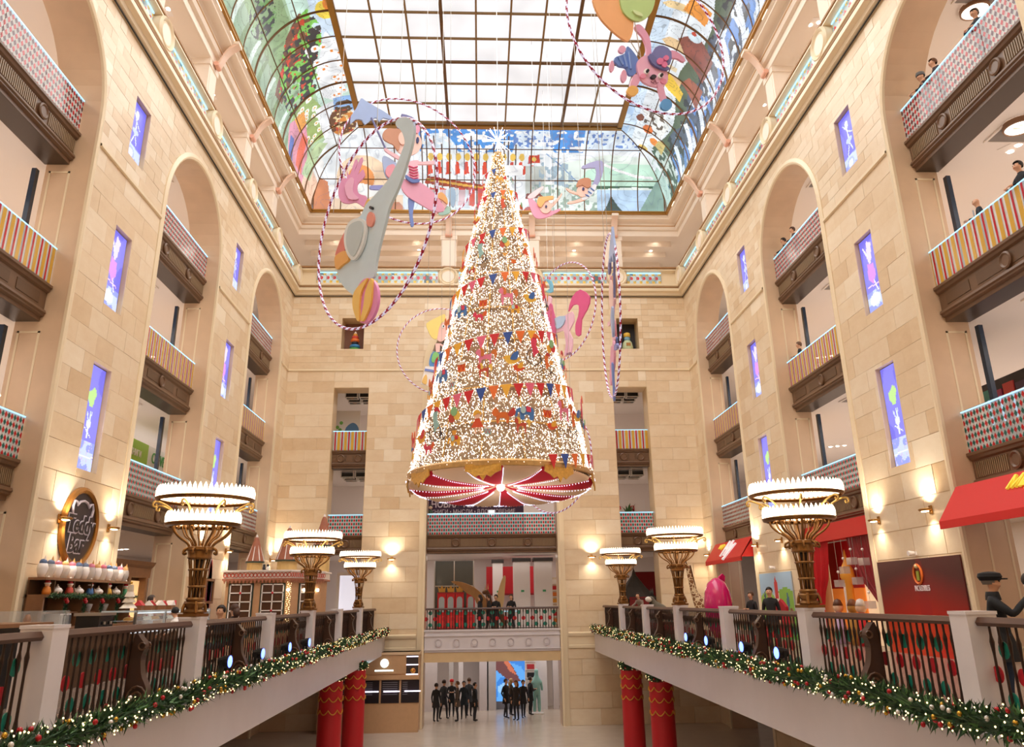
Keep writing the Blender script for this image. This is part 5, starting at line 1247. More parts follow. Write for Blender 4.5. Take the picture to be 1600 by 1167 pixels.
W_ = Cutout('drummer_boy', 'yellow-haired drummer boy cut-out inside a thin hoop beside the light tree', 'hanging figure', (-1.93, 38.127, 13.696), 7.6, 2.3)
W_.part('shirt', [(530, 700), (570, 655), (640, 650), (700, 660), (690, 760), (650, 845), (520, 815)], '#2f78c8', 0, crop=KD); W_.part('neck', [(585, 560), (640, 560), (635, 660), (590, 660)], '#f2bfb6', .5, crop=KD, sm=0); W_.part('vest', [(555, 680), (590, 660), (630, 690), (640, 770), (600, 720), (570, 780), (540, 760)], '#6cbf58', 1, crop=KD, sm=2)
W_.part('face', [(600, 420), (640, 340), (700, 330), (735, 370), (752, 410), (725, 470), (700, 510), (650, 540), (610, 520)], '#f4bdb4', 1, crop=KD); W_.part('hair', [(480, 340), (560, 290), (620, 262), (690, 232), (695, 300), (650, 335), (620, 410), (600, 515), (540, 495), (500, 420)], '#f1d25f', 2, crop=KD, sm=2); W_.part('eye', el(672, 372, 16, 20), '#fbfbfb', 2, crop=KD); W_.part('pupil', el(675, 372, 7, 10), '#1c1c26', 2.6, crop=KD)
W_.part('drum', [(470, 822), (640, 830), (640, 1040), (530, 1050), (418, 1025)], '#f3ece8', 1, crop=KD, sm=0); W_.part('drum_rim', [(465, 850), (640, 880), (640, 905), (460, 875)], '#5c74c4', 2, crop=KD, sm=0)
for k in range(3): W_.part('drum_arrow', [(545+k*32, 1000), (575+k*32, 960), (600+k*30, 985), (600+k*30, 1010), (575+k*32, 985), (550+k*32, 1025)], '#e0492f', 2, crop=KD, sm=0)
W_.part('drum_leaf', [(430, 1000), (470, 920), (490, 950), (480, 1030)], '#f0b94f', 2, crop=KD); W_.part('arm', [(640, 560), (690, 590), (720, 585), (720, 605), (680, 610), (640, 580)], '#f2bfb6', 1, crop=KD, sm=2); W_.cables((-.8, .6))
S_ = Cutout('pink_horse', 'pink horse cut-out with a crimson tail inside a thin hoop', 'hanging figure', (3.47, 30.511, 12.996), -57, 2.1)
S_.part('body', [(150, 690), (185, 655), (240, 640), (290, 610), (300, 670), (272, 730), (292, 775), (284, 860), (262, 868), (268, 780), (235, 725), (190, 740)], '#eeb9d2', 0, crop=KH, sm=2); S_.part('head', [(100, 525), (140, 512), (168, 530), (160, 600), (190, 660), (155, 700), (132, 625), (150, 575), (108, 552)], '#f1bfd4', .5, crop=KH, sm=2)
S_.part('mane', [(165, 560), (128, 640), (140, 690), (165, 745), (188, 775), (198, 690), (178, 600)], '#d2457f', 1.2, crop=KH, sm=2); S_.part('tail', [(272, 612), (295, 525), (345, 478), (403, 525), (385, 600), (352, 660), (346, 752), (318, 752), (316, 690), (332, 640), (336, 575), (300, 572)], '#d6387a', 1, crop=KH, sm=2); S_.part('saddle', [(188, 655), (250, 638), (242, 690), (202, 716)], '#a9c6ee', 1.2, crop=KH, sm=2)
S_.part('antler', [(128, 415), (165, 425), (172, 490), (140, 495), (135, 485), (155, 470), (148, 440)], '#5fb4da', .2, crop=KH, sm=2); S_.part('hoof', [(262, 866), (284, 858), (290, 868), (262, 876)], '#7a4060', 1, crop=KH, sm=0); S_.part('leg', [(238, 725), (262, 735), (262, 800), (252, 872), (240, 872), (250, 800)], '#e5a9c6', -.5, crop=KH, sm=2); S_.cables((-.5,))
t2 = dup(G_.t, (3.671, 20.499, 9.085), radians(86.6), 'umbrella girl cut-out seen edge-on inside a tall striped hoop', 'hanging circus figures')
Cutout('light_hoop', 'thin lit hoop half hidden behind the lower right edge of the light tree'.replace('right ', ''), 'hoop', (3.191, 33.75, 7.334), -52, 2.3).cables((0,))
J_ = Cutout('flying_girl', 'small orange-haired flying girl cut-out in pink before the blue stained glass', 'hanging figure', (2.4, 30.0, 17.0), 0)
J_.part('body', [(325, 790), (350, 900), (390, 955), (470, 950), (560, 905), (580, 880), (500, 900), (430, 880), (375, 820)], '#eb8fb6', 0, crop=KK, sm=3); J_.part('legs', [(322, 800), (340, 770), (430, 712), (445, 722), (370, 800)], '#f0d5df', .4, crop=KK, sm=2); J_.part('face', el(462, 872, 46, 50), '#f7c4b4', 1, crop=KK); J_.part('hair', [(395, 850), (405, 800), (450, 795), (520, 790), (520, 815), (460, 830), (425, 880)], '#f0a94b', 2, crop=KK, sm=2); J_.part('arm', [(500, 850), (555, 800), (585, 760), (590, 775), (550, 830), (510, 870)], '#f7c4b4', 0, crop=KK, sm=2); J_.part('eye', el(465, 872, 8, 10), '#3a3460', 2, crop=KK); J_.cables((0,), .3)
Q_ = Cutout('flying_boy', 'small brown-haired flying boy cut-out in a striped shirt before the pale hills glass', 'hanging figure', (4.1, 30.0, 17.5), 0)
Q_.part('trousers', [(810, 735), (850, 640), (850, 565), (760, 570), (748, 550), (860, 508), (918, 525), (905, 620), (865, 700)], '#8e8ec6', 0, crop=KK, sm=2); Q_.part('shirt', [(745, 800), (815, 705), (862, 700), (830, 770), (770, 815)], '#dfe6f5', .5, crop=KK, sm=2)
for k in range(3): Q_.bar('shirt_stripe', [(770+k*22, 775-k*25), (800+k*20, 790-k*22)], '#5a84cc', .03, KK, 1.4)
Q_.part('face', el(748, 748, 44, 46), '#f7bfae', 1, crop=KK); Q_.part('hair', [(700, 720), (715, 670), (765, 650), (812, 660), (812, 715), (780, 725), (745, 705)], '#b5683f', 2, crop=KK, sm=2); Q_.part('arm', [(620, 728), (650, 755), (712, 775), (712, 760), (660, 740), (630, 722)], '#f7bfae', .4, crop=KK, sm=2); Q_.part('arm', [(635, 845), (690, 840), (770, 815), (760, 795), (690, 820), (640, 830)], '#f7bfae', .4, crop=KK, sm=2); Q_.part('eye', el(755, 735, 9, 12), '#33306a', 2, crop=KK); Q_.cables((.3,), .4)
# ---------------------------------------------------------------- people
SKIN = M("skin", "#d9a584", .5); EYEM = M('eye dark', '#1d1512', .3)
def person(label, loc, rz, top='#222228', legs='#24262e', hair='#2a1c14', pose='down', skirt=0, hat=None, scale=1, bulk=1, hairlen=0, extra=None, shoes='#191515', group=None, turn=0, skin=SKIN):
    """one standing or seated figure facing local +y; the body is one continuous skin mesh"""
    V, E, R, T = [], [], [], []
    def v(p, r, tag_, par=None):
        V.append(Vector(p)); R.append(r); T.append(tag_)
        if par is not None: E.append((par, len(V)-1))
        return len(V)-1
    sit = pose == 'sit'; hz = .5 if sit else .95
    pel = v((0, 0, hz), .125*bulk, 'b'); bel = v((0, 0, hz+.16), .12*bulk, 't', pel); lean = .05 if pose in ('rail', 'bend') else 0
    if pose == 'bend': lean = .22
    ch = v((0, lean, hz+.36), .14*bulk, 't', bel); nb = v((0, lean*1.3, hz+.51), .075, 't', ch); nk = v((0, lean*1.4+.01, hz+.58), .052, 's', nb)
    hy = lean*1.6
    h1 = v((0, hy+.035, hz+.645), .075, 's', nk); h2 = v((0, hy+.03, hz+.715), .09, 's', h1); h3 = v((0, hy+.01, hz+.78), .07, 's', h2)
    v((0, hy+.125, hz+.69), .012, 's', h2)
    for e in (-1, 1): v((e*.094, hy+.01, hz+.695), .016, 's', h2)
    sh = hz+.45
    A = {'down': ((.235, -.02, sh-.29), (.245, .06, sh-.54)), 'rail': ((.27, .17, sh-.26), (.12, .36, sh-.30)), 'photo': ((.24, .2, sh-.17), (.09, .40, sh+.06)),
         'hold': ((.25, .02, sh-.28), (.1, .25, sh-.22)), 'sit': ((.24, .1, sh-.26), (.14, .34, sh-.28)), 'bend': ((.24, .32, sh-.22), (.16, .52, sh-.34)), 'walk': ((.235, -.08, sh-.28), (.25, .1, sh-.5))}[pose]
    for e in (-1, 1):
        s_ = v((e*.16, lean*1.2, sh), .068*bulk, 't', ch); m_ = v((e*(.5*(.18+A[0][0])), (lean+A[0][1])/2, (sh+A[0][2])/2), .053*bulk, 't', s_)
        el_ = v((e*A[0][0], A[0][1]+lean, A[0][2]), .044*bulk, 't', m_); wr = v((e*A[1][0], A[1][1]+lean, A[1][2]), .032, 't', el_)
        d = (V[wr]-V[el_]).normalized(); pm = v(V[wr]+d*.055, .03, 's', wr); side = Vector((-e*.9, .2, .1)); side = (side-d*side.dot(d)).normalized(); up = d.cross(side)
        if up.z > 0: up = -up
        for q, L in ((-1.5, .062), (-.5, .075), (.5, .078), (1.5, .066)):
            k0 = v(V[pm]+d*.035+side*.014*q, .0095, 's', pm); k1 = v(V[k0]+d*L*.55+up*.012, .0085, 's', k0); v(V[k1]+d*L*.3+up*.028, .0075, 's', k1)
        t0 = v(V[pm]+side*.03+d*.0, .0105, 's', pm); v(V[t0]+side*.014+d*.04+up*.008, .009, 's', t0)
    for e in (-1, 1):
        st = {'walk': e*.16}.get(pose, 0); hp = v((e*.085, 0, hz-.05), .1*bulk, 'b', pel)
        if sit:
            kn = v((e*.11, .42, .5), .065, 'b', hp); cf = v((e*.11, .43, .3), .056, 'b', kn); an = v((e*.11, .42, .09), .04, 'f', cf)
        else:
            th = v((e*.095, st*.3, .7), .084*bulk, 'b', hp); kn = v((e*.1, .02+st*.6, .5), .06, 'b', th); cf = v((e*.1, -.01+st*.8, .34), .058, 'b', kn); an = v((e*.1, -.02+st, .1), .04, 'b', cf)
        hl = v(V[an]+Vector((0, -.02, -.055)), .036, 'f', an); v(V[an]+Vector((0, .15, -.07)), .032, 'f', hl)
    me = bpy.data.meshes.new('tmp'); me.from_pydata([tuple(p) for p in V], E, []); o = bpy.data.objects.new('tmp', me); COL.objects.link(o)
    sk = o.modifiers.new('s', 'SKIN'); sk.use_smooth_shade = True; ss = o.modifiers.new('u', 'SUBSURF'); ss.levels = 1; ss.render_levels = 1
    for i, r in enumerate(R): me.skin_vertices[0].data[i].radius = (r, r)
    for i in range(len(V)): me.skin_vertices[0].data[i].use_root = i == 0
    dg = bpy.context.evaluated_depsgraph_get(); body = bpy.data.meshes.new_from_object(o.evaluated_get(dg)); bpy.data.objects.remove(o)
    body.name = 'body'; body.materials.clear()
    for c in (skin, C_(top, .75), C_(legs, .75), C_(shoes, .5)): body.materials.append(c)
    P0 = np.array([V[a] for a, b in E]); P1 = np.array([V[b] for a, b in E]); tg = [T[b] for a, b in E]; rr = np.array([R[b] for a, b in E])
    n = len(body.polygons); ctr = np.empty(n*3); body.polygons.foreach_get('center', ctr); ctr = ctr.reshape(-1, 3)
    D = P1-P0; L = (D*D).sum(1); tt = np.clip(((ctr[:, None]-P0)*D).sum(2)/L, 0, 1); dist = np.linalg.norm(ctr[:, None]-P0-tt[..., None]*D, axis=2)-rr*.6
    mi = {'s': 0, 't': 1, 'b': 2, 'f': 3}; body.polygons.foreach_set('material_index', [mi[tg[k]] for k in dist.argmin(1)]); body.polygons.foreach_set('use_smooth', [True]*n)
    t = thing('person', label, 'person', loc, rz, group); t.scale = (scale,)*3
    b = bpy.data.objects.new('body', body); COL.objects.link(b); b.parent = t
    hc = Vector((0, hy+.015, hz+.715)); sub = []
    if hair:
        m = MB(); N1, N2 = 14, 9; vs = []; fs = []
        for i in range(N2+1):
            ph = pi*i/N2
            for k in range(N1):
                a = 2*pi*k/N1; vs.append((hc.x+.104*sin(ph)*cos(a), hc.y-.01+.118*sin(ph)*sin(a), hc.z+.015+.115*cos(ph)))
        for i in range(N2):
            for k in range(N1):
                a = 2*pi*(k+.5)/N1; front = sin(a) > .25; zc = .115*cos(pi*(i+.5)/N2)
                if (front and zc < .058) or (not front and zc < -.06-hairlen*0): continue
                fs.append((i*N1+k, (i+1)*N1+k, (i+1)*N1+(k+1) % N1, i*N1+(k+1) % N1))
        m.add(vs, fs)
        if hairlen: m.tube([(0, hc.y-.07, hc.z), (0, hc.y-.1, hc.z-.12), (0, hc.y-.09, hc.z-.1-hairlen)], [.08, .085, .03], 8)
        m.build('hair', C_(hair, .6), t, smooth=True)
    m = MB()
    for e in (-1, 1): m.ball((e*.034, hy+.108, hz+.715), .0115, 6, 4)
    m.build("eyes", EYEM, t, smooth=True)
    MB().tube([(-.024, hy+.104, hz+.652), (0, hy+.11, hz+.65), (.024, hy+.104, hz+.652)], .006, 4).build('mouth', C_('#a8584d'), t)
    if skirt: MB().lathe([(.13*bulk, hz+.1), (.17*bulk, hz-.05), (.19*bulk+.02, hz-.05-skirt)], (0, 0, 0), 14, cap=False, sy=.8).build('coat_skirt', C_(top, .75), t, smooth=True)
    if hat == 'cap':
        m = MB().lathe([(.11, -.02), (.135, .03), (.12, .075), (.06, .095), (.0001, .1)], (0, hc.y-.01, hc.z+.03), 18, cap=False, sy=1.15); m.prism([(-.09, .07), (.09, .07), (.07, .17), (0, .2), (-.07, .17)], lambda x, y: (x, hc.y+y, hc.z+.02), lambda x, y: (x, hc.y+y, hc.z+.038)); m.build('flat_cap', C_('#16161a', .8), t, smooth=.7)
    elif hat: MB().lathe([(.108, -.01), (.115, .03), (.1, .09), (.05, .125), (.0001, .13)], (0, hc.y, hc.z+.02), 14, cap=False, sy=1.12).build('knit_hat', C_(hat, .8), t, smooth=True)
    if pose == 'photo': MB().box(-.045, .045, A[1][1]+.09, A[1][1]+.1, A[1][2]+.02, A[1][2]+.17).build('phone', DARK, t)
    if extra == 'bag': MB().prism([(-.14, .6), (.14, .6), (.12, .9), (-.12, .9)], lambda x, z: (.26, x, z), lambda x, z: (.34, x, z)).build('shoulder_bag', C_('#3a2b22'), t)
    if extra == 'collar': MB().lathe([(.1, 0), (.092, .06), (.08, .11), (.07, .11)], (0, lean*1.35, hz+.47), 14, cap=False).build('collar', C_(top, .75), t, smooth=True)
    if extra == 'scarf': MB().lathe([(.07, 0), (.095, .02), (.09, .06), (.065, .08)], (0, lean*1.35, hz+.5), 12, cap=False).build('scarf', C_('#8a8f98', .8), t, smooth=True)
    if extra == 'jacket_front': MB().prism([(-.05, hz+.1), (.05, hz+.1), (.06, hz+.48), (-.06, hz+.48)], lambda x, z: (x, .12, z), lambda x, z: (x, .152, z)).build('shirt_front', C_('#b9c3cc'), t)
    return t
def hit(u, v, X=None, Y=None, Z=None):
    d = ray(u, v); k = X/d.x if X is not None else Y/d.y if Y is not None else (Z-EYE.z)/d.z
    return EYE+d*k
def at_rail(s, F, u, v, d=.82):
    x = PW(s, d, 0, 0)[0]; p = hit(u, v, X=x); return (x, p.y, F)
P4R = at_rail(1, F4, 1461, 100)
person('person in a black coat with hat, at the red diamond railing, standing apart by himself', at_rail(1, F4, 1525, 15), pi/2+.3, '#1c1c20', hair='#33241a', pose='rail', group=None)
person('brown-haired person looking down beside a companion at the nearest red diamond railing', at_rail(1, F4, 1463, 98), pi/2-.2, '#30262a', hair='#6b4427', pose='rail')
person('person in black with a grey knit hat leaning on the nearest red diamond railing', at_rail(1, F4, 1442, 112), pi/2, '#17171a', hair=None, hat='#6d6f70', pose='rail')
person('bald man in a dark jacket at the nearest striped glass railing', at_rail(1, F3, 1527, 314), pi/2-.6, '#1f2530', legs='#2b4a56', hair=None, pose='hold', extra='jacket_front')
person('dark-haired person in black at the frame-side end of the nearest striped railing', at_rail(1, F3, 1597, 262), pi/2, '#16181d', hair='#1c1410', pose='rail')
person('person in dark coat with dark hair at the middle arch red diamond railing', at_rail(1, F4, 1226, 366), pi/2-.3, '#18181c', hair='#20150f', pose='rail')
person('person in brown coat beside a dark companion at the middle arch red diamond railing', at_rail(1, F4, 1241, 356), pi/2-.1, '#4a3a30', hair='#4a3020', pose='rail')
person('man in black clasping his hands at the middle arch striped railing', at_rail(1, F3, 1249, 542), pi/2-.4, '#15151a', hair='#6b4a34', pose='hold')
# first floor, awning side
p = hit(1556, 955, X=7.0); person('man in a flat black cap and black coat raising a phone beside the nearest pedestal', (7.0, p.y, 0), -2.15, '#15161a', legs='#22304a', hair='#6f6660', pose='photo', hat='cap', skirt=.25, bulk=1.22, extra='collar')
p = hit(1600, 955, X=7.5); person('person in a long dark coat cut by the picture frame beside the capped man', (7.75, p.y+.1, 0), -1.9, '#1b1a1e', hair='#2a201a', pose='down', skirt=.5, bulk=1.1)
p = hit(1203, 935, X=8.6); person('young man in a black coat standing before the painted meadow wall', (8.6, p.y, 0), 2.6, '#131317', hair='#1b120d', pose='down', skirt=.2, bulk=1.12)
p = hit(1174, 938, X=9.2); person('woman in a black jacket with tied brown hair at the small awning shop', (9.2, p.y, 0), 2.0, '#1a1a1d', hair='#5b4330', pose='hold', scale=.95)
p = hit(1141, 945, X=8.8); person('grey-haired seated person in a patterned jumper beside the pink egg chair', (8.8, p.y, 0), 2.6, '#3d5063', hair='#8c8a88', pose='sit', scale=1.05)
p = hit(1012, 930, X=7.6); person('woman in a pale coat bending near the dark tent in the end-wall opening', (7.7, 38.8, 0), 2.4, '#8b7a70', hair='#2a1d16', pose='bend')
# bar side
p = hit(242, 936, X=-9.0); person('dark-haired barista in a white shirt behind the lit cake counter', (-9.1, p.y, 0), -1.2, '#e9e2dc', hair='#33221a', pose='hold')
p = hit(290, 950, X=-6.9); person('person in a white shirt seen from behind, stooping at the cake counter', (-6.9, p.y, 0), 1.2, '#efe9e4', hair='#1c1512', pose='bend', scale=.82)
p = hit(345, 962, X=-6.6); person('dark-haired diner seated behind the railing before the gingerbread kiosk', (-6.6, p.y, 0), 2.8, '#2c2a2e', hair='#1e1612', pose='sit', scale=1.12)
p = hit(366, 960, X=-6.9); person('brown-haired diner seated facing a companion before the gingerbread kiosk', (-6.9, p.y, 0), 1.0, '#3b2c2a', hair='#4a2d1e', pose='sit', scale=1.14, hairlen=.12)
# end-wall opening on the first floor
for u, c, h, pz, lab in ((750, '#1d1c1f', '#2a1b12', 'down', 'long-haired woman in a black coat with her back turned by the dragon'), (764, '#26211f', '#3a2618', 'walk', 'person in dark brown walking behind the end-wall railing'), (775, '#18181b', '#1c1310', 'hold', 'person in a black jacket under the dragon head'), (799, '#171619', '#4e2f1d', 'hold', 'woman in a black winter coat right of the dragon'.replace('right of', 'standing apart from'))):
    py_ = YB+1.7+(.7 if u == 764 else 0); p = hit(u, 945, Y=py_); person(lab, (p.x, py_, .001), (.3, 1.4, 2.7, 1.2)[(u//7) % 4], c, hair=h, pose=pz, hairlen=.2 if 'woman' in lab else 0, skirt=.3, scale=1.02)
# crowd on the ground floor
CR = [(682, 1052, '#26262b', '#2a1d14'), (694, 1047, '#31353c', '#3b2618'), (706, 1053, '#1d2026', None), (715, 1060, '#5c5048', '#6a4a30'), (725, 1049, '#22303c', '#1f1610'), (733, 1058, '#3a3f45', '#513622'), (742, 1056, '#17181c', '#120d0a'), (790, 1054, '#1b1b1f', '#2b1d14'), (798, 1048, '#40352d', '#c9a878'), (806, 1044, '#2f2622', '#6d4526'), (817, 1058, '#23232a', '#1d1410'), (828, 1054, '#1a1c22', '#35241a')]
NMS = ['short dark hair', 'brown hair', 'a red knit hat', 'light brown hair', 'black hair and navy coat', 'chestnut hair and grey coat', 'jet black hair', 'a black coat, alone', 'blond hair', 'long auburn hair', 'a charcoal coat', 'a dark jacket near the pillar']
for i, ((u, v_, c, h), nm) in enumerate(zip(CR, NMS)):
    p = hit(u, v_, Y=YB+2.2+(i % 3)*.9); person(f"ground-floor visitor with {nm}", (p.x, p.y, GF), RND.uniform(0, 6), c, hair=h, pose=('down', 'walk', 'hold')[i % 3], hat='#d0232b' if h is None else None, skirt=.25, hairlen=.25 if i in (9, 8) else 0, scale=1+.04*(i % 2), group='crowd on the ground floor')
# ---------------------------------------------------------------- bar side
def side_text(body, size, mat, par, y, z, s, off=.02, **k):
    """lettering standing on a side-wall thing whose local x runs along the wall, y out of it"""
    return text(body, size, mat, par, (y, off, z), (pi/2, 0, pi), **k)
CHOC = M('chocolate board', '#33262a', .35); SILV = M('silver lettering', '#d9cdd6', .35); INK = M('dark lettering', '#2a1e20', .4)
sl, sr = loc_rz(-1, 20.98, 3.45)
SG = thing('oval_sign', 'oval dark bar sign with a bear outline in a gold frame', 'sign', sl, sr)
MB().lathe([(.0001, .05), (.86, .05), (.86, .08), (.0001, .09)], (0, 0, 0), 40, axis='y', cap=False, sx=.93, sy=1).build('board', CHOC, SG)
fr = MB(); pr_ = [(.86, .04), (.86, .12), (.93, .16), (1.0, .12), (1.02, .04)]; fr.lathe(pr_, (0, 0, 0), 44, axis='y', cap=False, sx=.93); fr.build('frame', M('gilt frame', '#b67d38', .25, metal=.6), SG, smooth=.7)
for zb, body, sz, xo in ((.04, 'Teddy', .6, 0.0), (-.44, 'Bar', .64, .12)):
    for mt, off, bold in ((SILV, .1, .04), (INK, .118, .008)):
        side_text(body, sz, mt, SG, xo, zb, -1, off, name='lettering' if mt is INK else 'letter_outline', bold=bold, shear=.15, depth=.008, sx=.92)
m = MB(); m.tube([(x, .105, z) for x, z in [(.5, .3), (.54, .48), (.47, .62), (.36, .6), (.31, .52), (.2, .62), (.0, .66), (-.2, .62), (-.31, .52), (-.36, .6), (-.47, .62), (-.54, .48), (-.5, .3)]], .032, 6); m.build('bear_outline', SILV, SG)
# picture on the second pier
sl, sr = loc_rz(-1, 31.6, 2.0); PC = thing('framed_poster', 'small wooden-framed colourful poster on the pier beside the gilded torchere', 'picture', sl, sr)
MB().box(-.4, .4, .035, .06, -.36, .36).build('print', C_('#4a4a55'), PC); m = MB()
for a, b_, c, d in ((-.5, .5, .36, .45), (-.5, .5, -.45, -.36), (-.5, -.4, -.36, .36), (.4, .5, -.36, .36)): m.box(a, b_, .035, .1, c, d)
m.build('frame', M('oak frame', '#8a5a34', .4), PC)
for cx, cz, rx, rz_, c in ((0, .18, .2, .1, '#d8443c'), (0, .02, .22, .14, '#5fae5a'), (0, -.2, .24, .1, '#d04a7a'), (.05, .2, .1, .05, '#4a8ad0')): MB().lathe([(1, 0), (1, .004)], (cx, .062, cz), 16, axis='y', sx=rx, sy=1).build('motif', C_(c), PC).scale = (1, 1, 1)
OAK = M('bar wood', '#8a6040', .4, noise=.25, nscale=7); OAKD = M('bar wood dark', '#53371f', .45, noise=.25, nscale=7)
def portal(name, label, y0, y1, d, h):
    x = PW(-1, d, 0, 0)[0]; t = thing(name, label, 'cabinet', (x, (y0+y1)/2, 0), -pi/2); w = (y1-y0)/2
    for a in (-w, -w*.25, w*.5, w-.18): MB().box(a, a+.18, -.2, .1, 0, h-.5).build('post', OAK, t)
    MB().sweep([(-.2, h-.5), (.1, h-.5), (.12, h-.2), (.2, h-.12), (.26, h), (-.2, h)], [lambda o, z, x_=x_: (x_, o, z) for x_ in (-w-.12, w+.12)], True).build('cornice', OAK, t)
    MB().box(-w, w, -.22, -.16, 0, h-.5).build('back', OAKD, t)
    MB().box(-w+.18, -w*.25, -.14, -.12, 1.1, h-.6).build('lit_pane', M('lit cabinet pane', '#ffe0a8', .4, em='#ffcf8a', es=.6), t); MB().box(w*.5+.18, w-.18, -.05, -.03, .9, h-.6).build('glass_pane', M('amber glass', '#c9a878', .2), t)
    m = MB()
    for k in range(4): z = 1.2+k*.25; m.box(w*.5+.18, w-.18, -.03, 0, z, z+.025)
    m.box((w*.5+w)/2-.012, (w*.5+w)/2+.012, -.03, 0, .9, h-.6); m.build('lattice', OAK, t)
    return t
portal('wooden_cabinet', 'tall wooden cabinet with lit glass in the arch nearest the camera', 16.4, 18.5, .7, 2.35)
portal('wooden_cabinet', 'wooden portal cabinet with cornice behind the cake counter', 24.6, 28.2, 1.0, 2.9)
# back bar against the pier
bx = XL+.06; BB = thing('back_bar', 'dark wooden back bar shelving with green garland under the oval sign', 'shelving', (bx, 21.4, 0), -pi/2); w = 2.35
MB().box(-w, w, 0, .04, 0, 2.1).build('back_panel', OAKD, BB)
for z, dp in ((2.1, .4), (1.72, .46), (1.0, .55)): MB().box(-w, w, 0, dp, z, z+.06).build('shelf', OAK, BB)
for k in range(6): x = -w+.03+k*(2*w-.06)/5; MB().box(x-.03, x+.03, .04, .42, 0, 1.72).build('divider', OAK, BB)
for k in range(5): x = -w+.5+k*.92; MB().box(x-.02, x+.02, .04, .36, 1.78, 2.1).build('small_divider', OAKD, BB)
MB().box(-w, w, .04, .34, 1.36, 1.39).build('shelf', OAK, BB)
MB().box(-w, w, .04, .5, 0, .95).build('cupboard_front', OAKD, BB)
def bar(x, y, z): return (bx+y, 21.4-x, z)     # local bar coords to world
garland('shelf_garland', 'green fir garland along the front of the back bar shelf', [bar(-w+.1*k, .55+.01*sin(k), 1.75) for k in range(48)], .06, 1500, 60, nl=.07, lights=False)
for k in range(4):
    x = -w+.03+(k+1)*(2*w-.06)/5; garland('tinsel_swag', f"green tinsel strand hanging down the back bar's {ORDW[k]} divider from the far end", [bar(x, .46, 1.62-.1*q) for q in range(7)], .05, 300, 10, nl=.06, lights=False, group='tinsel on the back bar')
    for q in (0, 1):
        t = thing('red_bauble', f"{'upper' if q else 'lower'} glossy red bauble under the shelf garland, {ORDW[k]} pair from the far end", 'bauble', bar(x+.06*q+.12, .54, 1.62+.05*q), 0, 'red baubles'); MB().ball((0, 0, 0), .05, 10, 7).build('ball', BAUR, t, smooth=True); MB().lathe([(.014, .045), (.012, .07)], n=6).build('cap', GOLDW, t)
CUPS = [('pink', '#e88aa2'), ('blue', '#5a6f96'), ('biscuit', '#e5b276'), ('slate', '#6d7c99'), ('rose', '#e0788f')]
for k in range(14):
    x = w-.15-k*(2*w-.3)/13; cn, cc = CUPS[(k*2+1) % 5]; white = k % 2 == 0
    t = thing('sundae_cup', f"{'white oval' if white else 'clear glass'} sundae cup with {cn} scoop, {ORDW[k]} on the top bar shelf", 'cup', bar(x, .2, 2.161), 0, 'sundae cups on the top shelf')
    MB().lathe([(.05, 0), (.07, .01), (.1, .1), (.12, .2), (.1, .3), (.08, .31)], n=14, cap=True).build('bowl', M('glazed white', '#f7efea', .2) if white else M('clear cup', '#d9d2cc', .1, alpha=.6), t, smooth=True)
    MB().ball((0, 0, .33), .085, 10, 7).build('scoop', C_(cc), t, smooth=True); MB().lathe([(.001, .5), (.035, .38)], (.03, 0, 0), 8).build('wafer', C_('#d9a45c') if k % 3 else C_('#f2e6dd'), t)
TOYC = ['#d8812f', '#c94a3a', '#3f6fa8', '#e0a83a', '#4a9a6a']
for k in range(5):
    x = w-.3-k*1.05; c = TOYC[k]; t = thing('santa_doll', f"small doll in a red hat on the bar shelf, {ORDW[k]} from the camera end", 'doll', bar(x, .3, 1.781), -pi/2, 'dolls on the bar shelf')
    MB().lathe([(.09, 0), (.1, .06), (.07, .16), (.05, .18)], n=12).build('body', C_(c), t, smooth=True); MB().ball((0, 0, .22), .06, 10, 7).build('head', C_('#f0c3a2'), t, smooth=True); MB().lathe([(.07, .24), (.05, .31), (.001, .38)], n=10).build('hat', BAUR, t, smooth=True); MB().lathe([(.072, .235), (.072, .26)], n=10).build('hat_brim', WHITE, t); MB().ball((.0, 0, .39), .025, 8, 5).build('pompom', WHITE, t, smooth=True)
    if k < 4:
        t = thing('teapot', f"white lidded teapot between the dolls, {ORDW[k]} from the camera end", 'teapot', bar(x-.5, .28, 1.781), -pi/2, 'teapots on the bar shelf'); CH = M('glazed white', '#f7efea', .2)
        MB().lathe([(.06, 0), (.12, .05), (.13, .1), (.09, .15), (.05, .16)], n=14).build('pot', CH, t, smooth=True); MB().lathe([(.06, .16), (.04, .19), (.015, .2), (.02, .23), (.001, .24)], n=10).build('lid', CH, t, smooth=True); MB().tube([(.11, 0, .07), (.17, 0, .1), (.2, 0, .16)], [.025, .02, .012], 6).build('spout', CH, t, smooth=True); MB().tube([(-.11, 0, .13), (-.18, 0, .12), (-.17, 0, .06), (-.11, 0, .05)], .012, 6).build('handle', CH, t, smooth=True)
t = thing('microwave', 'white microwave oven on the back bar', 'microwave', bar(1.35, .3, 1.062), -pi/2); MB().box(-.26, .26, -.18, .18, .0, .29).build('body', M('appliance white', '#e4ded8', .35), t); MB().box(-.24, .1, .18, .2, .03, .26).build('door', C_('#2d2a2c', .2), t); MB().box(.12, .24, .18, .19, .03, .26).build('control_panel', C_('#b8b2ac'), t); MB().box(.085, .1, .2, .225, .05, .24).build('handle', STEEL, t)
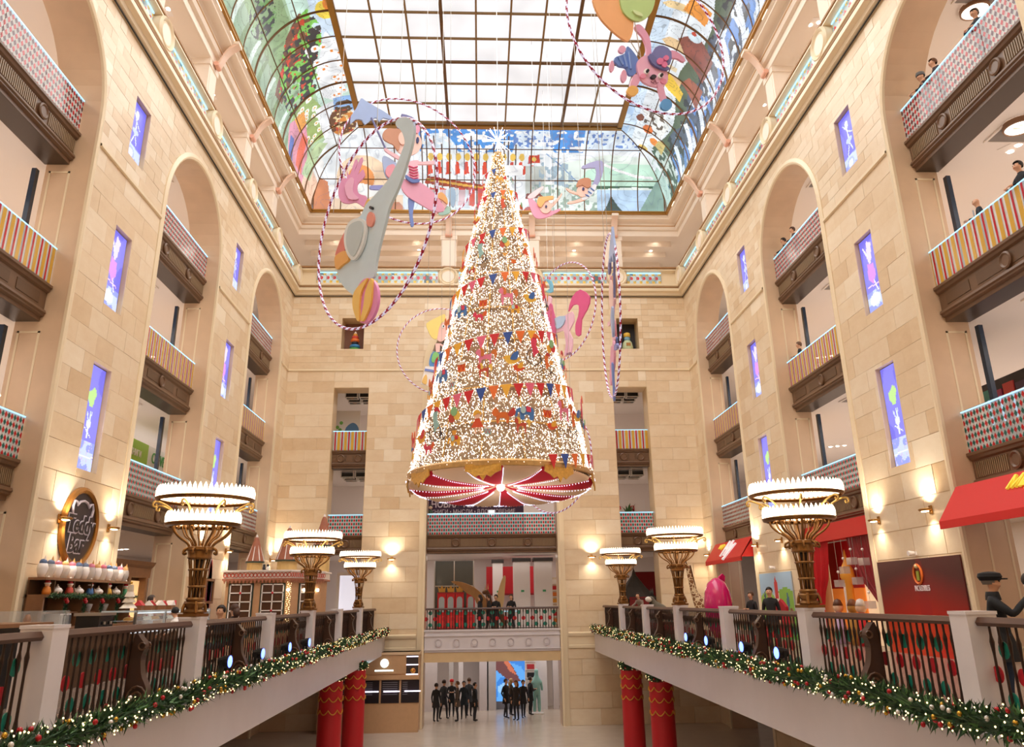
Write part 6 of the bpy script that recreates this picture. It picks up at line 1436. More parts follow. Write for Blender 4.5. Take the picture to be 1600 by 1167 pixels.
for k, (x, lab) in enumerate(((-.1, 'steel coffee grinder with a white hopper on the back bar'), (-1.0, 'second coffee grinder on the back bar, nearer the end wall'))):
    t = thing('coffee_grinder', lab, 'grinder', bar(x, .3, 1.062), -pi/2); MB().box(-.09, .09, -.12, .12, 0, .05).build('base', DARK, t); MB().lathe([(.07, .05), (.08, .25), (.06, .3)], n=12).build('body', STEEL, t, smooth=True); MB().lathe([(.05, .3), (.1, .48), (.1, .5), (.02, .52)], n=12).build('hopper', M('clear cup', '#d9d2cc', .1), t, smooth=True); MB().tube([(0, .08, .2), (0, .14, .18)], .03, 8).build('spout', DARK, t)
# counters
t = thing('black_counter', 'black panelled counter end at the bar, behind the nearest railing', 'counter', (-8.3, 13.1, 0), 0); MB().box(-.5, .9, -1.4, 1.4, 0, 1.2).build('front', C_('#141318', .3), t); MB().box(-.56, .96, -1.46, 1.46, 1.2, 1.26).build('worktop', OAK, t); text('oo', .12, SILV, t, (.915, 1.0, 1.05), (pi/2, 0, pi/2), depth=.004, name='emblem')
p = hit(60, 968, X=-7.4); t = thing('glass_cake_case', 'small glass cake case with a carved figure beside the black counter', 'display case', (-8.3, 15.7, .999), 0); MB().box(-.38, .38, -.58, .58, 0, .04).build('base', STEEL, t); GL = M('case glass', '#cfd6d8', .05, alpha=.28); MB().box(-.37, .37, -.57, .57, .04, .44).build('glass', GL, t); MB().lathe([(.07, .045), (.1, .12), (.05, .22), (.07, .29), (.03, .38)], (0, -.2, 0), 10).build('carved_figure', C_('#a86a3a'), t, smooth=True)
CC = thing('lit_cake_counter', 'long lit glass cake counter in the bar, full of pastries', 'display case', (-8.3, 21.9, 0), 0)
MB().box(-.4, .4, -2.6, 2.6, 0, .9).build('base', OAKD, CC); MB().box(-.38, .38, -2.55, 2.55, .92, .96).build('lit_tray', M('lit tray', '#f4fbff', .3, em='#e8f4ff', es=1.1), CC); MB().box(-.4, .4, -2.6, 2.6, 1.36, 1.4).build('top', M('counter glass top', '#dfeef2', .1, alpha=.7), CC); MB().box(.37, .39, -2.58, 2.58, .96, 1.36).build('front_glass', GL, CC); MB().box(-.34, .34, -2.5, 2.5, 1.16, 1.175).build('glass_shelf', GL, CC)
for y in (-2.57, -.8, .9, 2.57): MB().box(.34, .4, y-.02, y+.02, .92, 1.4).build('corner_post', STEEL, CC)
MB().box(.3, .36, -2.5, 2.5, 1.33, 1.355).build('lamp_tube', M('lit tray', '#f4fbff', .3), CC)
pst = None
for k in range(20):
    lab = f"{'chocolate' if k % 3 == 0 else 'golden' if k % 3 == 1 else 'cream'} pastry on the {'upper' if k % 2 else 'lower'} shelf of the lit cake counter, {ORDW[k//2 % 14]} from the camera end"; y = -2.3+(k//2)*.5; z = 1.176 if k % 2 else .962
    t = thing('pastry', lab, 'pastry', (-8.3+.12, 21.9+y, z), 0, 'pastries in the cake counter'); MB().lathe([(.11, 0), (.13, .03), (.1, .07), (.04, .085)], n=12).build('cake', C_(('#5a3220', '#d99a4a', '#f0dcc0')[k % 3]), t, smooth=True); MB().ball((0, 0, .095), .025, 8, 5).build('topping', C_('#c8323c' if k % 2 else '#f7f0e6'), t, smooth=True)
t = thing('espresso_machine', 'black espresso machine with steel top on the bar counter', 'coffee machine', (-8.3, 18.2, .999)); t.scale = (.75,)*3; MB().box(-.35, .3, -.45, .45, .08, .42).build('body', C_('#17161a', .25), t); MB().box(-.4, .35, -.5, .5, .42, .5).build('cup_tray', STEEL, t); MB().box(-.35, .35, -.45, .45, 0, .08).build('drip_tray', STEEL, t)
for y in (-.2, .2): MB().lathe([(.04, .18), (.04, .26)], (.34, y, 0), 10).build('group_head', STEEL, t)
t = thing('bar_counter', 'long wooden bar counter behind the railing with dark top', 'counter', (-8.3, 16.9, 0)); MB().box(-.4, .4, -2.2, 2.2, 0, .95).build('front', OAKD, t); MB().box(-.45, .45, -2.25, 2.25, .95, .998).build('worktop', C_('#4a4040', .25), t)
# toys on the cake counter
t = thing('tiny_tree', 'tiny snowy decorated tree on the lit cake counter', 'tree ornament', (-8.4, 20.0, 1.401)); 
for k in range(4): MB().lathe([(.2-.04*k, .05+.13*k), (.06, .2+.13*k)], n=12).build('branch_tier', C_('#c9b8a0' if k % 2 else '#e8ddd0'), t)
MB().lathe([(.05, 0), (.04, .06)], n=8).build('trunk', OAKD, t); MB().ball((0, 0, .63), .03, 8, 5).build('star', BAUG, t, smooth=True)
for k in range(7):
    red = k % 2 == 0; t = thing('gingerbread_toy', f"{'red and white' if red else 'brown iced'} gingerbread house on the lit cake counter, {ORDW[k]} beyond the tiny tree", 'ornament', (-8.35+.08*(k % 2), 20.5+.36*k, 1.401), .3*k, 'toys on the cake counter')
    t.scale = (.72,)*3; MB().box(-.12, .12, -.1, .1, 0, .16).build('house', C_('#8d5a36'), t); MB().prism([(-.16, .15), (.16, .15), (0, .32)], lambda x, z: (x, -.13, z), lambda x, z: (x, .13, z)).build('roof', C_('#d03a42') if red else C_('#f3e9e0'), t); MB().box(-.03, .03, .1, .11, 0, .09).build('door', C_('#f5ece2'), t)
# gingerbread kiosk
GK = thing('gingerbread_kiosk', 'gingerbread house kiosk with iced eaves, white windows and three cone towers', 'kiosk', (-9.5, 30.9, 0)); BIS = M('biscuit wall', '#c99c74', .6, noise=.12); ICE = M('icing', '#f3ece8', .5); GBR = M('gingerbread roof', '#a8684f', .6, noise=.2, nscale=8)
kp = [(0, 0), (2.35, 0), (3.15, 1.9), (3.15, 3.2), (0, 3.2)]
MB().prism(kp, lambda x, y: (x, y, 0), lambda x, y: (x, y, 2.35)).build('wall', BIS, GK)
def off(pl, o): cx = sum(p[0] for p in pl)/len(pl); cy = sum(p[1] for p in pl)/len(pl); return [(cx+(x-cx)*o, cy+(y-cy)*o) for x, y in pl]
MB().prism(off(kp, 1.07), lambda x, y: (x, y, 2.35), lambda x, y: (x, y, 2.42)).build('eave', GBR, GK); MB().prism(off(kp, 1.06), lambda x, y: (x, y, 2.42), lambda x, y: (x, y, 2.66)).build('iced_band', ICE, GK); MB().prism(off(kp, 1.1), lambda x, y: (x, y, 2.66), lambda x, y: (x, y, 2.72)).build('roof_slab', ICE, GK)
edges_ = [((-.1, -.12), (2.42, -.12)), ((2.42, -.12), (3.3, 1.95))]
for (x0, y0), (x1, y1) in edges_:
    L = sqrt((x1-x0)**2+(y1-y0)**2); n = int(L/.14); m = MB(); sc_ = MB()
    for k in range(n):
        c = Vector((x0+(x1-x0)*(k+.5)/n, y0+(y1-y0)*(k+.5)/n, 0)); d = Vector((x1-x0, y1-y0, 0)).normalized()
        m.tube([c+d*.06*cos(q*pi/4)+Vector((0, 0, 2.54+.075*sin(q*pi/4))) for q in range(8)], .016, 4, closed=True)
        a_, b2 = c-d*.055, c+d*.055; sc_.prism([(0, 0), (1, 0), (.5, -1)], lambda u, v: tuple(a_+(b2-a_)*u+Vector((0, 0, 2.36+.13*v))), lambda u, v: tuple(a_+(b2-a_)*u+Vector((0, .02, 2.36+.13*v))))
    m.build('icing_scroll', C_('#c65a44'), GK, kind='stuff'); sc_.build('icing_drip', GBR, GK, kind='stuff')
def kwin(P, d, n):
    """window; P lower corner, d along, n outward"""
    f = lambda u, z, o: tuple(P+d*u+n*o+Vector((0, 0, z)))
    def slab(u0, u1, z0, z1, o0, o1, nm, mt, par=GK): return MB().prism([(u0, z0), (u1, z0), (u1, z1), (u0, z1)], lambda u, z: f(u, z, o0), lambda u, z: f(u, z, o1)).build(nm, mt, par)
    wd, h = .92, 1.35; fr_ = slab(0, wd, 0, h, 0, .03, 'window_surround', C_('#25372f'))
    for i in range(2):
        for k in range(4): slab(.08+i*.385, .445+i*.385, .06+k*.315, .345+k*.315, .03, .035, 'pane', M('dim window glass', '#5a3f30', .12), fr_)
    for u in (.05, wd/2-.02, wd-.09): slab(u, u+.04, .03, h-.03, .035, .06, 'mullion', ICE, fr_)
    for z in (.03, .355, .67, .985, h-.07): slab(.05, wd-.05, z, z+.04, .035, .06, 'mullion', ICE, fr_)
    for z in (.37, 1.0): MB().ball(f(wd/2, z, .08), .045, 8, 5).build('bow', C_('#c8323c'), fr_, smooth=True)
kwin(Vector((.12, 0, .9)), Vector((1, 0, 0)), Vector((0, -1, 0))); kwin(Vector((1.3, 0, .9)), Vector((1, 0, 0)), Vector((0, -1, 0)))
d_ = Vector((.8, 1.9, 0)).normalized(); kwin(Vector((2.35, 0, .9))+d_*.6, d_, Vector((d_.y, -d_.x, 0)))
m = MB()
for k in range(60): q = k/60; m.ball((2.36+.07*sin(k*1.9), -.06+.02*cos(k), .9+1.4*q), .014, 5, 4)
m.build('light_string', FAIRY, GK, kind='stuff')
for k, (x, y) in enumerate(((2.05, -.15), (2.75, .75), (3.1, 1.6))): MB().ball((x+.3*(k == 0), y, 2.0), .06, 10, 7).build('globe_lamp', GLOW, GK, smooth=True)
for x, y, r, h0, h1 in ((.75, .9, .36, .3, 1.0), (2.0, .9, .48, .34, 1.3), (3.0, 2.6, .4, 1.0, 1.25)):
    tw = MB().lathe([(r*.8, 2.72), (r*.8, 2.72+h0)], (x, y, 0), 16).build('tower', M('yellow biscuit', '#dcb877', .6), GK); MB().lathe([(r, 2.72+h0), (r, 2.78+h0)], (x, y, 0), 18).build('tower_eave', C_('#3d4a3c'), tw); MB().lathe([(r*.95, 2.78+h0), (r*.25, 2.78+h0+h1*.85), (.001, 2.78+h0+h1)], (x, y, 0), 16, cap=False).build('cone_roof', GBR, tw)
    m = MB()
    for k in range(8): a = k*pi/4; m.tube([(x+r*.96*cos(a), y+r*.96*sin(a), 2.79+h0), (x, y, 2.79+h0+h1)], .022, 5)
    m.build('icing_line', ICE, tw)
for k, x in enumerate((1.28, 1.42)):
    t = thing('penguin_toy', f"tiny {'black' if k == 0 else 'white'} penguin toy on the gingerbread kiosk roof", 'toy', (-9.5+x, 31.2, 2.721)); MB().lathe([(.05, 0), (.07, .06), (.05, .14)], n=10).build('body', C_('#23222a' if k == 0 else '#efe9e2'), t, smooth=True); MB().ball((0, 0, .18), .05, 8, 6).build('head', C_('#23222a'), t, smooth=True)
p = hit(495, 918, Y=37); t = thing('floor_lamp', 'dark green shaded floor lamp behind the second torchere', 'lamp', (p.x, 37, 0)); MB().lathe([(.18, 0), (.18, .03), (.03, .05)], n=14).build('base', IRON, t); MB().lathe([(.018, .04), (.018, 2.1)], n=8).build('pole', IRON, t); MB().lathe([(.36, 1.75), (.2, 2.45)], n=18, cap=False).build('shade', C_('#1f3a30', .7), t)
t = thing('wreath_plant', 'dark round potted plant beside the green lamp', 'plant', (p.x-.15, 37.5, 0)); MB().lathe([(.14, 0), (.18, .3)], n=12).build('pot', C_('#6a4a34'), t); MB().lathe([(.03, .3), (.02, .9)], n=6).build('stem', OAKD, t); m = MB()
for k in range(160): v_ = Vector((RND.gauss(0, 1), RND.gauss(0, 1), RND.gauss(0, 1))).normalized(); c = Vector((0, 0, 1.15))+v_*RND.uniform(.1, .32); q = v_.orthogonal()*.05; m.add([c-q, c+q, c+v_*.12], [(0, 1, 2)])
m.build('foliage', C_('#28402c'), t, kind='stuff')
# CLEVER shop banner and a blue-edged glass door jamb upstairs
GRN = M('lime banner', '#9fcf4a', .5); x = PW(-1, 3.2, 0, 0)[0]
p0, p1 = hit(200, 700, X=x), hit(262, 730, X=x); t = thing('shop_banner', 'green and white shop banner with green capital letters, second storey, bar-side middle arch', 'sign', (x, (p0.y+p1.y)/2, (p0.z+p1.z)/2), -pi/2); hw = abs(p1.y-p0.y)/2+.6
MB().box(-hw, hw, -.06, -.02, -.5, .5).build('board', M('banner white', '#eef2f4', .5), t); MB().box(.15, hw, -.02, .0, -.5, .5).build('green_field', GRN, t); text('CLEVER', .62, M('letter green', '#4aa04a', .5), t, (-hw*.42, .005, .05), (pi/2, 0, pi), depth=.01, sx=.8); text('КНИГИ', .36, WHITE, t, (hw*.5, .02, -.02), (pi/2, 0, pi), depth=.01, sx=.8); zb_ = t.location.z-F2
for q in (-hw+.2, hw-.2): MB().box(q-.04, q+.04, -.14, -.06, -zb_+.001, .5).build('post', STEEL, t)

MB().box(-hw, hw, -.5, -.16, -zb_+.001, -.6).build('counter_front', C_('#a9cfe0'), t)
for s in (-1, 1):
    for bi in (1, 2, 3):
        for F in (F2, F3):
            x = PW(s, WT+.25, 0, 0)[0]; MB().box(x-.06, x+.06, YC[bi]+HW-.1, YC[bi]+HW+.05, F, F+3.4).build('trim_7', M('dark glass edge', '#1f3550', .2), kind='structure')
# ---------------------------------------------------------------- awning side
RAW = M('awning red', '#d8231f', .55)
def awning(label, y0, y1, word):
    t = thing('awning', label, 'awning', (XR, (y0+y1)/2, 0), pi/2); w = (y1-y0)/2; pr = [(-.3, 3.94), (.05, 3.98), (.62, 3.16), (.62, 2.98), (.58, 2.98), (.58, 3.12), (0, 3.9)]
    MB().sweep(pr, [lambda o, z, x_=x_: (x_, o, z) for x_ in (-w, w)], True).build('canopy', RAW, t)
    for e in (-1, 1): MB().prism([(0, 3.94), (.6, 3.14), (0, 3.14)], lambda a, b: (e*w, a, b), lambda a, b: (e*(w-.02), a, b)).build('gusset', RAW, t)
    return t, w
AW, w = awning('large red awning with yellow brush lettering over the nearest awning-side arch', YC[1]-HW+.05, YC[1]+HW-.05, '')
AT = math.atan2(.82, .57)
def aw_text(t, body, size, mat, x, frac, **k): return text(body, size, mat, t, (x, .07+.57*frac, 3.99-.82*frac), (AT, 0, pi), **k)
YEL = M('letter yellow', '#f3e04a', .4, em='#f3e04a', es=.25)
AW_X = hit(1572, 762, X=XR-.3).y-(YC[1]); aw_text(AW, 'Мир', .46, YEL, AW_X, .3, depth=.03, shear=.3, align='LEFT', bold=.006)
AS, w = awning('small red awning with white brush letters over the arch nearest the end wall', YC[3]-HW+.05, YC[3]+HW-.05, '')
aw_text(AS, 'Ну', 1.05, M('letter white', '#f5f2f7', .4, em='#ffffff', es=.3), -.1, .5, depth=.04, shear=.35, bold=.02); aw_text(AS, 'мир', .4, YEL, 1.15, .25, depth=.03, shear=.3)
# red poster wall
sl, sr = loc_rz(1, 21.05, 0); PO = thing('red_poster', 'dark red poster panel with an orange ring emblem on the awning-side pier', 'poster', sl, sr)
def poster_art(X, Z):
    p = Paint(X, Z, '#7a1420'); g = np.clip(1.15-Z/2.0-.12*np.abs(X), 0, 1); p.C = np.array(S('#4a1418'))*(1-g[..., None])+np.array(S('#d0301c'))*g[..., None]; p.mask((Z < .75) & (vnoise(X, Z, 1.2, 3) > .3), '#d9541f', .35); p.poly([(-.3, 2.4), (-.1, 2.4), (.1, .9), (-.5, .9)], '#8f1722', .4); return p.C
A, B = np.meshgrid(np.linspace(-2.05, 2.05, 60), np.linspace(0, 2.4, 40), indexing='ij'); m = MB(); idx = np.arange(2400).reshape(60, 40); m.v = np.stack([A, A*0+.07, B], -1).reshape(-1, 3).tolist(); m.f = np.stack([idx[:-1, :-1], idx[1:, :-1], idx[1:, 1:], idx[:-1, 1:]], -1).reshape(-1, 4).tolist(); m.m = [0]*len(m.f); m.c = [tuple(c) for c in poster_art(A[:-1, :-1], B[:-1, :-1]).reshape(-1, 3)]; m.build('print', MA('poster print', .3), PO)
MB().box(-2.06, 2.06, .035, .066, 0, 2.41).build('board', C_('#5a1c20'), PO)
EX = 21.05-hit(1437, 885, X=XR).y
EX = -EX
RO = C_('#e0702a'); MB().tube([(EX+.2*cos(k*pi/12), .085, 2.02+.24*sin(k*pi/12)) for k in range(24)], .035, 5, closed=True).build('emblem_ring', RO, PO); MB().box(EX-.06, EX+.06, .075, .1, 1.86, 2.1).build('emblem_bar', C_('#9aa83a'), PO); MB().ball((EX+.0, .09, 2.22), .06, 8, 6).build('emblem_dot', C_('#ecd9a0'), PO, smooth=True); text('INCREDIBLES', .2, C_('#e9d9dd'), PO, (EX-.1, .085, 1.66), (pi/2, 0, pi), depth=.006, sx=.62, bold=.002)
t = thing('poster_spotlight', 'small white spotlight above the red poster', 'spotlight', *loc_rz(1, 20.95, 2.55)); MB().box(-.04, .04, .035, .08, -.05, .05).build('bracket', WHITE, t); MB().lathe([(.05, 0), (.07, .14), (.07, .16)], (0, .1, 0), 10, axis='y').build('head', WHITE, t)
# painted meadow wall
sl, sr = loc_rz(1, 31.5, 0); ME = thing('meadow_mural', 'painted mural of blue sky, green hills and a red tower on the pier', 'mural', sl, sr)
def mead(X, Z):
    p = Paint(X, Z, '#a9c9e6'); p.ell(-1.0, .9, 1.3, .9, '#86b84a'); p.ell(.9, .85, 1.1, .85, '#94c354'); p.mask(Z < .7, '#4f9a3a'); p.mask((Z < .7) & (vnoise(X, Z, 3, 2) > .6), '#6cb048')
    for x, z, w_, h, c in ((-.1, .5, .5, 1.1, '#e9e2dc'), (-.1, 1.4, .34, .5, '#c9353a'), (-.45, .5, .16, .9, '#c9353a'), (.3, .5, .16, .9, '#b82a32'), (-.7, .4, .14, .6, '#d8d2cc'), (.55, .4, .14, .6, '#c43038')): p.poly([(x-w_/2, z), (x+w_/2, z), (x+w_/2, z+h), (x-w_/2, z+h)], c)
    p.poly([(-.3, 1.9), (.1, 1.9), (-.1, 2.25)], '#c9353a'); p.ell(-1.2, 1.3, .12, .3, '#3f6d8a'); p.ell(1.2, 1.5, .1, .16, '#2f4a6a'); p.poly([(-1.6, .5), (-1.3, .5), (-1.3, 1.1), (-1.6, 1.0)], '#8a4a3a'); return p.C
A, B = np.meshgrid(np.linspace(-1.72, 1.72, 50), np.linspace(0, 2.4, 36), indexing='ij'); m = MB(); idx = np.arange(1800).reshape(50, 36); m.v = np.stack([A, A*0+.07, B], -1).reshape(-1, 3).tolist(); m.f = np.stack([idx[:-1, :-1], idx[1:, :-1], idx[1:, 1:], idx[:-1, 1:]], -1).reshape(-1, 4).tolist(); m.m = [0]*len(m.f); m.c = [tuple(c) for c in mead(A[:-1, :-1], B[:-1, :-1]).reshape(-1, 3)]; m.build('print', MA('mural print', .5), ME); MB().box(-1.74, 1.74, .035, .066, 0, 2.41).build('board', C_('#b8c4cc'), ME)
t = thing('poster_spotlight', 'small white spotlight above the meadow mural', 'spotlight', *loc_rz(1, 31.4, 2.6)); MB().box(-.04, .04, .035, .08, -.05, .05).build('bracket', WHITE, t); MB().lathe([(.05, 0), (.07, .14), (.07, .16)], (0, .1, 0), 10, axis='y').build('head', WHITE, t)
# red throne chair by the mural
p = hit(1205, 940, X=9.2); t = thing('red_throne', 'red velvet throne with gilt frame before the meadow mural', 'chair', (9.4, p.y+.5, 0), pi/2); MB().box(-.45, .45, -.35, .35, .3, .5).build('seat', C_('#b5202a', .8), t); MB().prism([(-.45, .5), (.45, .5), (.42, 1.2), (.2, 1.32), (0, 1.42), (-.2, 1.32), (-.42, 1.2)], lambda x, z: (x, -.36, z), lambda x, z: (x, -.26, z)).build('backrest', C_('#a81c28', .8), t)
for e in (-1, 1): MB().box(e*.5-.06, e*.5+.06, -.36, .36, .3, .8).build('armrest', C_('#c42a30', .8), t); MB().lathe([(.05, 0), (.04, .3)], (e*.4, .28, 0), 8).build('leg', OBRONZE, t); MB().lathe([(.05, 0), (.04, .3)], (e*.4, -.28, 0), 8).build('leg', OBRONZE, t)
# red-curtained shop in the middle arch
RCU = M('red curtain', '#c8141f', .5); DCU = M('dark red curtain', '#8c0f1c', .5)
CS = thing('curtained_shopfront', 'red curtained shop front with pelmet and lit cream interior in the middle arch', 'shop front', (XR+.55, YC[2], 0), pi/2); w = HW-.06
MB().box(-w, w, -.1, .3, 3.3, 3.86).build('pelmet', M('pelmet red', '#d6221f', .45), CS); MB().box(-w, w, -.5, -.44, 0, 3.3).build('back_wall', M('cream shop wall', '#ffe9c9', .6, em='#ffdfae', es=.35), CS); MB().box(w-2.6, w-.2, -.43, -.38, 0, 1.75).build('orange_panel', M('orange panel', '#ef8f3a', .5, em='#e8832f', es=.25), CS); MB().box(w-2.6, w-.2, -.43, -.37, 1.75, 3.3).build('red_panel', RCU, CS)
def curtain(sgn, mt, x_out, x_top, x_bot, z_knot, yo):
    n = 26; vs = []; fs = []
    zs = [3.32, 2.8, 2.3, 1.9, z_knot, .9, .45, .02]; ws = [x_top, x_top*.93, x_top*.78, x_top*.55, x_bot*.9, x_bot, x_bot*1.02, x_bot*1.05]
    for z, wd in zip(zs, ws):
        for i in range(n+1): t_ = i/n; vs.append((x_out-sgn*wd*t_, yo+.05*sin(i*1.9), z-.25*t_*(z < 2.5)*(z > 1)))
    k = n+1; fs = [(j*k+i, j*k+i+1, (j+1)*k+i+1, (j+1)*k+i) for j in range(len(zs)-1) for i in range(n)]
    MB().add(vs, fs).build('curtain', mt, CS, smooth=True)
curtain(-1, DCU, -w, 2.6, .75, 1.3, .12); curtain(1, RCU, w, 1.5, .6, 1.3, .16); curtain(-1, RCU, -w, .5, .42, 1.3, .22)
for k, (x, z) in enumerate(((-1.1, 2.55), (-1.9, 2.5), (-.5, 2.3), (-1.3, 1.95), (.0, 1.9), (-1.9, 1.25))):
    o = Matrix.Rotation(pi/2, 4, 'Z') @ Vector((x, .45, z)); t = thing('hanging_box', f"clear gift box hanging before the dark red curtain, {ORDW[k]} from the top", 'box', Vector((XR+.55, YC[2], 0))+o, pi/2, 'hanging clear boxes'); MB().box(-.17, .17, -.1, .1, -.12, .1).build('box', M('clear box', '#cfc4c0', .1, alpha=.45), t); MB().tube([(0, 0, .1), (0, 0, 3.25-z)], .006, 4).build('string', STEEL, t); MB().ball((0, 0, .35), .045, 8, 6).build('bead', WHITE, t, smooth=True)
def w2(x, y, z): return Vector((XR+.55, YC[2], 0))+Matrix.Rotation(pi/2, 4, 'Z') @ Vector((x, y, z))
t = thing('orange_tower_toy', 'tall orange onion-domed toy tower in the curtained shop', 'toy', w2(.55, -.1, 0), pi/2); MB().lathe([(.2, 0), (.17, .3), (.13, 1.9), (.24, 2.1), (.2, 2.35), (.07, 2.6), (.03, 2.9), (.001, 3.0)], n=18).build('tower', C_('#f0a53a'), t, smooth=True); MB().box(-.03, .03, .13, .18, .3, 1.9).build('stripe', ICE, t)
for k, (x, c1, c2) in enumerate(((-.5, '#d3202a', '#f3ece8'), (.08, '#b8863a', '#8a5a3a'), (1.15, '#c9b0d8', '#6a4a3a'))):
    t = thing('shop_doll', f"{('red striped', 'brown teddy', 'lilac')[k]} doll standing in the curtained shop", 'doll', w2(x, .1, 0), pi/2, 'dolls in the curtained shop'); MB().lathe([(.22, 0), (.2, .5), (.12, .95), (.08, 1.0)], n=14).build('body', C_(c1), t, smooth=True); MB().ball((0, 0, 1.14), .17, 12, 8).build('head', C_('#e8c0a0' if k != 1 else c1), t, smooth=True); MB().lathe([(.17, 1.2), (.1, 1.38), (.001, 1.42)], n=12).build('hat', C_(c2), t, smooth=True)
# shop behind the small awning: dark with racks of goods
t = thing('goods_rack', 'dark shop rack crowded with red and white goods behind the small awning', 'shelving', (XR+2.2, YC[3], 0), pi/2); MB().box(-2.6, 2.6, -.3, -.24, 0, 3.2).build('back_panel', C_('#22242c'), t)
for k in range(5): MB().box(-2.6, 2.6, -.24, .2, .3+k*.5, .34+k*.5).build('shelf', C_('#d8d2d0'), t)
MB().box(-2.6, 2.6, .1, .2, 2.75, 2.86).build('lamp_strip', M('rack lamp', '#ffffff', .4, em='#eaf2ff', es=2.5), t)
gp = None
for k in range(60):
    i, j = k % 12, k//12; c = ('#c8222c', '#e9e4e4', '#2d3038', '#d84a50', '#b9bfc9')[(k*7+j) % 5]; lab = f"boxed goods on the dark shop rack, {ORDW[i]} along shelf {('one', 'two', 'three', 'four', 'five')[j]} from the floor"
    o = Matrix.Rotation(pi/2, 4, 'Z') @ Vector((-2.4+i*.43, 0, .342+j*.5)); MB().box(-.13, .13, -.12, .12, 0, .3+.06*((k*5) % 3)).build('goods_box', C_(c), None, label=lab, cat='box', group='goods on the dark rack'); b = COL.objects[-1]; b.location = Vector((XR+2.2, YC[3], 0))+o; b.rotation_euler = (0, 0, pi/2)
# giraffe, egg chair, donkey
GIR = bpy.data.materials.new('giraffe coat'); GIR.use_nodes = True; nt = GIR.node_tree; v_ = nt.nodes.new('ShaderNodeTexVoronoi'); v_.feature = 'DISTANCE_TO_EDGE'; v_.inputs['Scale'].default_value = 7; tc = nt.nodes.new('ShaderNodeTexCoord'); nt.links.new(tc.outputs['Object'], v_.inputs['Vector']); r_ = nt.nodes.new('ShaderNodeValToRGB'); r_.color_ramp.elements[0].position = .06; r_.color_ramp.elements[1].position = .1; r_.color_ramp.elements[0].color = (*S('#e8d2a8'), 1); r_.color_ramp.elements[1].color = (*S('#8a5a34'), 1); nt.links.new(v_.outputs['Distance'], r_.inputs[0]); nt.links.new(r_.outputs[0], nt.nodes['Principled BSDF'].inputs['Base Color'])
def skinned(par, name, chains, mat, sub=2):
    """continuous limb surface; chains = lists of (x,y,z,r) or index of an earlier vertex to branch from"""
    V, E, R = [], [], []
    for ch in chains:
        prev = None
        for q in ch:
            if isinstance(q, int): prev = q; continue
            V.append(q[:3]); R.append(q[3])
            if prev is not None: E.append((prev, len(V)-1))
            prev = len(V)-1
    me = bpy.data.meshes.new('t'); me.from_pydata(V, E, []); o = bpy.data.objects.new('t', me); COL.objects.link(o); o.modifiers.new('s', 'SKIN').use_smooth_shade = True; o.modifiers.new('u', 'SUBSURF').levels = sub
    for i, r in enumerate(R): me.skin_vertices[0].data[i].radius = (r, r); me.skin_vertices[0].data[i].use_root = i == 0
    b = bpy.data.meshes.new_from_object(o.evaluated_get(bpy.context.evaluated_depsgraph_get())); bpy.data.objects.remove(o); b.name = name; b.materials.clear(); b.materials.append(mat); b.polygons.foreach_set('use_smooth', [True]*len(b.polygons))
    o = bpy.data.objects.new(name, b); COL.objects.link(o); o.parent = par; return o
p = hit(1104, 930, X=8.6); t = thing('giraffe_plush', 'tall spotted giraffe plush standing behind the second torchere', 'plush toy', (8.6, p.y, 0), 1.35)
skinned(t, 'body', [[(0, -.35, 1.15, .2), (0, 0, 1.2, .24), (0, .3, 1.3, .22), (0, .45, 1.7, .14), (0, .55, 2.2, .1), (0, .62, 2.65, .09), (0, .72, 2.72, .09), (0, .95, 2.6, .05)], [2, (-.13, .3, .9, .09), (-.14, .32, .5, .06), (-.14, .32, .04, .06)], [2, (.13, .3, .9, .09), (.14, .32, .5, .06), (.14, .32, .04, .06)], [0, (-.13, -.38, .85, .1), (-.14, -.45, .5, .06), (-.14, -.4, .04, .06)], [0, (.13, -.38, .85, .1), (.14, -.45, .5, .06), (.14, -.4, .04, .06)]], GIR)
for e in (-1, 1): MB().lathe([(.02, 2.75), (.015, 2.92), (.03, 2.95), (.001, 2.99)], (e*.05, .66, 0), 8).build('horn', C_('#5a3a24'), t); MB().ball((e*.15, .62, 2.76), .05, 8, 6, (1.4, .5, .7)).build('ear', C_('#d9b98a'), t, smooth=True); MB().ball((e*.075, .8, 2.74), .018, 6, 5).build('eye', EYEM, t)
MB().tube([(0, -.55, 1.2), (0, -.68, 1.0), (0, -.7, .7)], [.03, .02, .03], 6).build('tail', C_('#5a3a24'), t); MB().tube([(0, .34, 1.6), (0, .44, 2.2), (0, .52, 2.7)], .035, 5).build('mane', C_('#6b4328'), t)
p = hit(1121, 930, X=8.0); t = thing('egg_chair', 'large glossy pink egg-shaped chair behind the balustrade', 'chair', (8.0, p.y, 0), .6); m = MB().lathe([(.2, .25), (.36, .5), (.46, .95), (.47, 1.35), (.42, 1.7), (.3, 1.98), (.12, 2.12), (.001, 2.15)], n=26, cap=False); m.build('shell', M('glossy pink', '#d0146e', .2, coat=.6), t, smooth=True); MB().prism([(0, 1.95), (.36, 1.7), (.46, 2.2), (.34, 2.28), (.15, 2.18)], lambda x, z: (x, -.03, z), lambda x, z: (x, .03, z)).build('fin', M('glossy pink', '#d0146e'), t); MB().lathe([(.36, 0), (.34, .06), (.1, .1), (.09, .26)], n=18).build('base', STEEL, t); MB().ball((.3, 0, 1.0), .25, 14, 10, (.6, 1, 1.2)).build('cushion', C_('#e2789f'), t, smooth=True)
